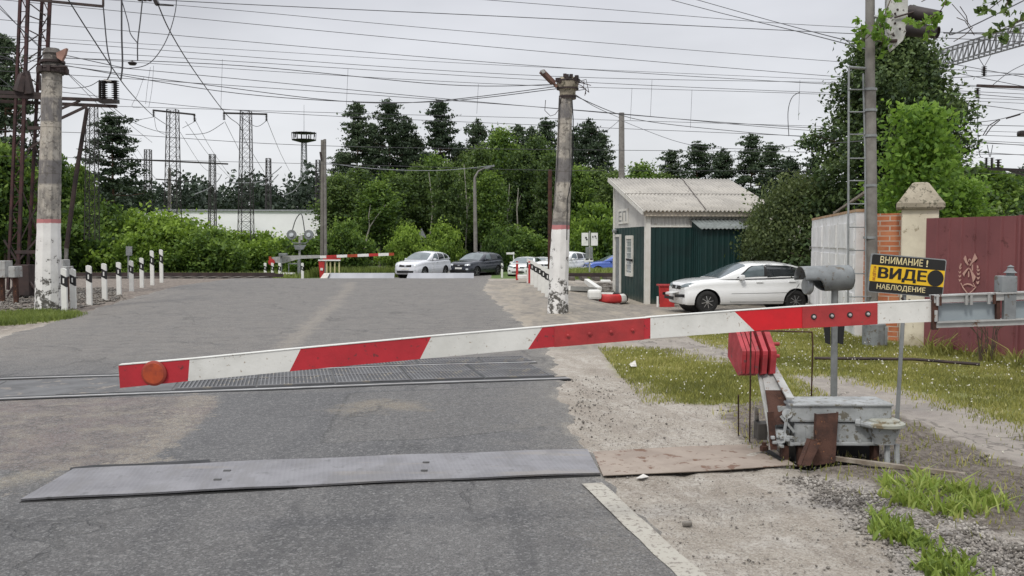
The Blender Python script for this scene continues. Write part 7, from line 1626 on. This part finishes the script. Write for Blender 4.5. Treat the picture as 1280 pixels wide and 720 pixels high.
# ================================================================ WIRES
WG = 'thin overhead wires crossing the sky'
def wire(pts, r=.011, mat='wire', label='thin overhead wire crossing the sky', name='overhead_wire', group=WG, sag=True):
    P = [at(*p) for p in pts]; Q = []
    n = len(P)
    for i in range(n - 1):
        p0 = P[max(i - 1, 0)]; p1 = P[i]; p2 = P[i + 1]; p3 = P[min(i + 2, n - 1)]
        for k_ in range(8):
            t = k_ / 8; Q.append(.5 * ((2 * p1) + (p2 - p0) * t + (2 * p0 - 5 * p1 + 4 * p2 - p3) * t * t + (3 * p1 - p0 - 3 * p2 + p3) * t ** 3))
    Q.append(P[-1]); mb = MB(); mb.tube(Q, r, 5, cap=False); return tag(mb.build(name, m[mat]), label, 'wire', group)
LW = [((-250, -26), (240, 2), (640, 21), (1065, 42), (1400, 58), .016), ((-250, -28), (205, 5), (570, 38), (1047, 77), (1400, 100), .011), ((-300, -30), (140, 13), (640, 61), (1037, 95), (1500, 128), .012),
      ((-200, 6), (140, 37), (640, 80), (1033, 105), (1500, 128), .012), ((-200, 30), (140, 58), (640, 93), (1033, 103), (1500, 112), .011), ((-200, 48), (140, 67), (640, 98), (1033, 116), (1500, 132), .011), ((-200, 52), (140, 76), (600, 104), (1033, 118), (1500, 140), .010),
      ((-200, 60), (140, 84), (640, 131), (1033, 161), (1500, 178), .013), ((-200, 78), (140, 97), (690, 135), (1040, 165), (1500, 190), .012), ((-200, 96), (0, 107), (300, 138), (690, 157), (1500, 190), .011), ((-200, 118), (0, 128), (420, 141), (760, 150), (1500, 172), .010),
      ((-200, 158), (130, 167), (430, 183), (1000, 190), (1500, 196), .011), ((-200, 40), (0, 45), (300, 62), (700, 85), (1500, 118), .009), ((560, -4), (800, 15), (960, 28), (1100, 36), (1400, 52), .011), ((-200, 190), (440, 206), (700, 213), (1000, 214), (1500, 220), .009)]
for i, w in enumerate(LW):
    Yd = 33 + (i * 5) % 17; wire([(*w[0], Yd - 3), (*w[1], Yd - 1), (*w[2], Yd), (*w[3], Yd + 2), (*w[4], Yd + 4)], w[5] * Yd / 38)
# sheaf running to the right lamp pole
for a in ([(60, 78, 24), (300, 117, 24), (520, 128, 23.5), (704, 110, RPY)], [(66, 80, 24), (250, 105, 24), (480, 129, 23.6), (706, 107, RPY)], [(66, 72, 24), (300, 82, 24), (560, 106, 23.6), (706, 105, RPY)]):
    wire(a, .010, label='sagging cable strung between the two thick concrete poles', name='cable', group='cables between the two thick poles')
for a in ([(714, 115, RPY), (745, 134, 32), (774, 147, 43.5)], [(775, 150, 44), (850, 178, 40), (920, 186, 36), (1010, 181, 30), (1080, 176, 18)], [(714, 118, RPY), (800, 150, 30), (930, 165, 32), (1010, 171, 30)], [(777, 148, 44), (760, 162, 50), (752, 165, 60)]):
    wire(a, .011, label='service cable around the plain pole behind the hut', name='cable', group='service cables behind the hut')
wire([(404, 203, 58), (470, 211, 60), (550, 213, 64), (616, 207, 70)], .022, 'wire_pale', 'pale cable sagging from the twin pole to the curved lamp', 'cable', None)
wire([(986, 170, 33), (985, 140, 33), (990, 122, 33), (1000, 115, 33)], .014, label='curled loose wire left of the evergreen', name='cable', group=None)
for a in ([(795, -12, 30), (900, 16, 26), (1000, 40, 20), (1085, 62, 15.2)], [(830, -12, 30), (950, 22, 26), (1040, 46, 18), (1087, 56, 15.2)]): wire(a, .010, label='cable coming down to the ladder pole top', name='cable', group='cables to the ladder pole')
for a in ([(1170, 86, 36), (1280, 108, 36), (1400, 131, 36)], [(1180, 78, 36), (1290, 98, 36), (1400, 118, 36)], [(1170, 98, 36), (1300, 92, 36)], [(1190, 36, 15.5), (1210, 35, 18), (1400, -60, 20)], [(1180, 41, 15.5), (1300, 42, 25), (1400, 46, 30)], [(1222, 70, 36), (1230, 83, 36)], [(1239, 68, 36), (1230.5, 83, 36)], [(1224, 122, 34), (1222, 140, 34), (1224, 190, 34), (1229, 197, 34)],
          [(1206, 154, 34), (1250, 149, 34), (1300, 134, 34)], [(1212, 156, 36), (1300, 158, 36), (1400, 160, 36)], [(1214, 177, 36), (1300, 183, 36), (1400, 190, 36)], [(1220, 190, 36), (1300, 195, 36), (1400, 200, 36)], [(1234, 181, 34), (1237, 196, 34)], [(1241, 181, 34), (1238, 196, 34)], [(1180, 125, 36), (1300, 141, 36)], [(1185, 115, 36), (1300, 124, 36), (1400, 131, 36)], [(1240, 107, 34), (1265, 88, 34), (1300, 72, 34)]):
    wire(a, .013, label='catenary wire among the hardware at upper right', name='catenary_wire', group='catenary wires at upper right')
# left tangle
TG = 'dark cables around the left masts'
for a, r in (([(176, -40, 26), (195, 0, 27), (214, 42, 29), (245, 92, 36), (283, 143, 46), (300, 158, 60), (309, 180, 70), (330, 215, 90)], .024), ([(70, -30, 22), (88, 4, 24), (139, 83, 27), (165, 118, 36), (192, 145, 50), (215, 160, 60)], .022), ([(-20, -8, 22), (58, 66, 26), (110, 118, 34), (150, 160, 45), (180, 200, 60), (215, 262, 80)], .012), ([(-20, -15, 22), (50, 60, 26), (125, 125, 34), (190, 178, 50)], .012),
             ([(129, 8, 27), (134, 60, 27), (139, 85, 27), (135, 98, 27), (131, 102, 27)], .024), ([(152, -20, 25), (152, 40, 25), (153, 80, 25), (151, 100, 25)], .030), ([(152, 0, 25), (160, 28, 25), (163, 42, 25), (172, 54, 25)], .018), ([(178, 0, 25), (175, 28, 25), (172, 54, 25), (172, 76, 25)], .022), ([(219, -20, 25), (220, 8, 25), (212, 40, 25), (200, 64, 25), (185, 80, 25), (165, 85, 25), (146, 83, 26), (82, 69, 27)], .015),
             ([(140, 133, 50), (165, 152, 52), (193, 163, 56), (212, 166, 60)], .02), ([(141, 143, 50), (166, 150, 54), (193, 146, 60)], .02), ([(193, 147, 60), (196, 162, 60), (206, 168, 60)], .018), ([(228, 160, 60), (243, 152, 60), (245, 148, 60)], .02), ([(232, 168, 60), (258, 166, 60), (280, 153, 60)], .024), ([(300, 145, 60), (320, 158, 60), (334, 150, 60)], .022), ([(244, 150, 60), (265, 188, 72), (292, 226, 92)], .018), ([(232, 152, 60), (262, 195, 75), (287, 222, 95)], .018), ([(281, 152, 60), (300, 190, 75), (312, 214, 95)], .020), ([(334, 151, 60), (350, 190, 75), (362, 214, 95)], .020),
             ([(141, 140, 50), (160, 180, 60), (178, 206, 80), (196, 224, 95)], .018), ([(68, 105, 27), (85, 110, 27), (110, 108, 27), (125, 100, 27)], .014), ([(0, 70, 27), (14, 74, 27), (26, 82, 27), (58, 66, 27)], .016), ([(-10, 80, 27), (10, 84, 27), (30, 80, 27)], .012), ([(0, 98, 27), (25, 118, 27)], .012), ([(188, 84, 34), (184, 110, 34), (182, 130, 34)], .008), ([(192, 82, 34), (190, 110, 34), (186, 134, 34)], .008), ([(180, 96, 34), (172, 118, 34), (165, 133, 34), (178, 134, 34)], .008),
             ([(225, 165, 60), (255, 210, 75), (275, 218, 95)], .016)):
    wire(a, r * .8, label='dark cable slung between the left masts', name='cable', group=TG)
for a in ([(243, 243, 70), (260, 236, 70), (272, 226, 70), (277, 218, 70)], [(283, 228, 70), (320, 228, 70), (340, 218, 70), (352, 208, 70)], [(327, 232, 70), (338, 228, 70), (348, 218, 70)], [(352, 245, 70), (368, 238, 70), (382, 218, 70)], [(365, 290, 65), (370, 274, 65), (377, 268, 65), (381, 290, 65)]):
    wire(a, .035, 'wire_pale' if a[0][1] < 250 else 'wire', label='pale looping cable end hanging beyond the bushes', name='cable_loop', group='pale looping cables above the bushes')
for x, y0, y1 in ((278, 74, 138), (1000, 100, 150), (435, 86, 132), (815, 100, 145), (790, 110, 150), (598, 105, 142), (865, 112, 160)): wire([(x, y0, 40), (x - 2, y1, 40)], .007, label='thin vertical dropper between two overhead wires', name='dropper_wire', group='droppers between the wires')
mb = MB(); mb.lathe(at(165.5, 79, 25), [(.0, .08), (.04, .04), (.10, .03), (.12, 0), (.08, -.05), (0, -.06)], 14); tag(mb.build('round_insulator', m['insulator']), 'small black disc insulator hanging left of the big diagonal cable', 'insulator')
mb = MB()
for x in (175, 181, 187): insul(mb, at(x, -8, 25), .24, .07, 3)
mb.beam(at(172, -6, 25), at(192, -6, 25), .1, .1); mb.beam(at(192, -5, 25), at(197, 6, 25), .14, .1); mb.beam(at(197, 6, 25), at(217, 7, 25), .03, .035); tag(mb.build('insulator_cluster', m['insulator']), 'cluster of dark insulators at the top edge of the picture', 'insulator')
for x, y in ((129, 100), (175, 32), (173, 55), (210, 166), (232, 172)):
    pass
# keep the labels of every bare protos copy tidy
for q in bpy.data.objects:
    if q.parent is None and q.get('label') == 'x': bpy.data.objects.remove(q)
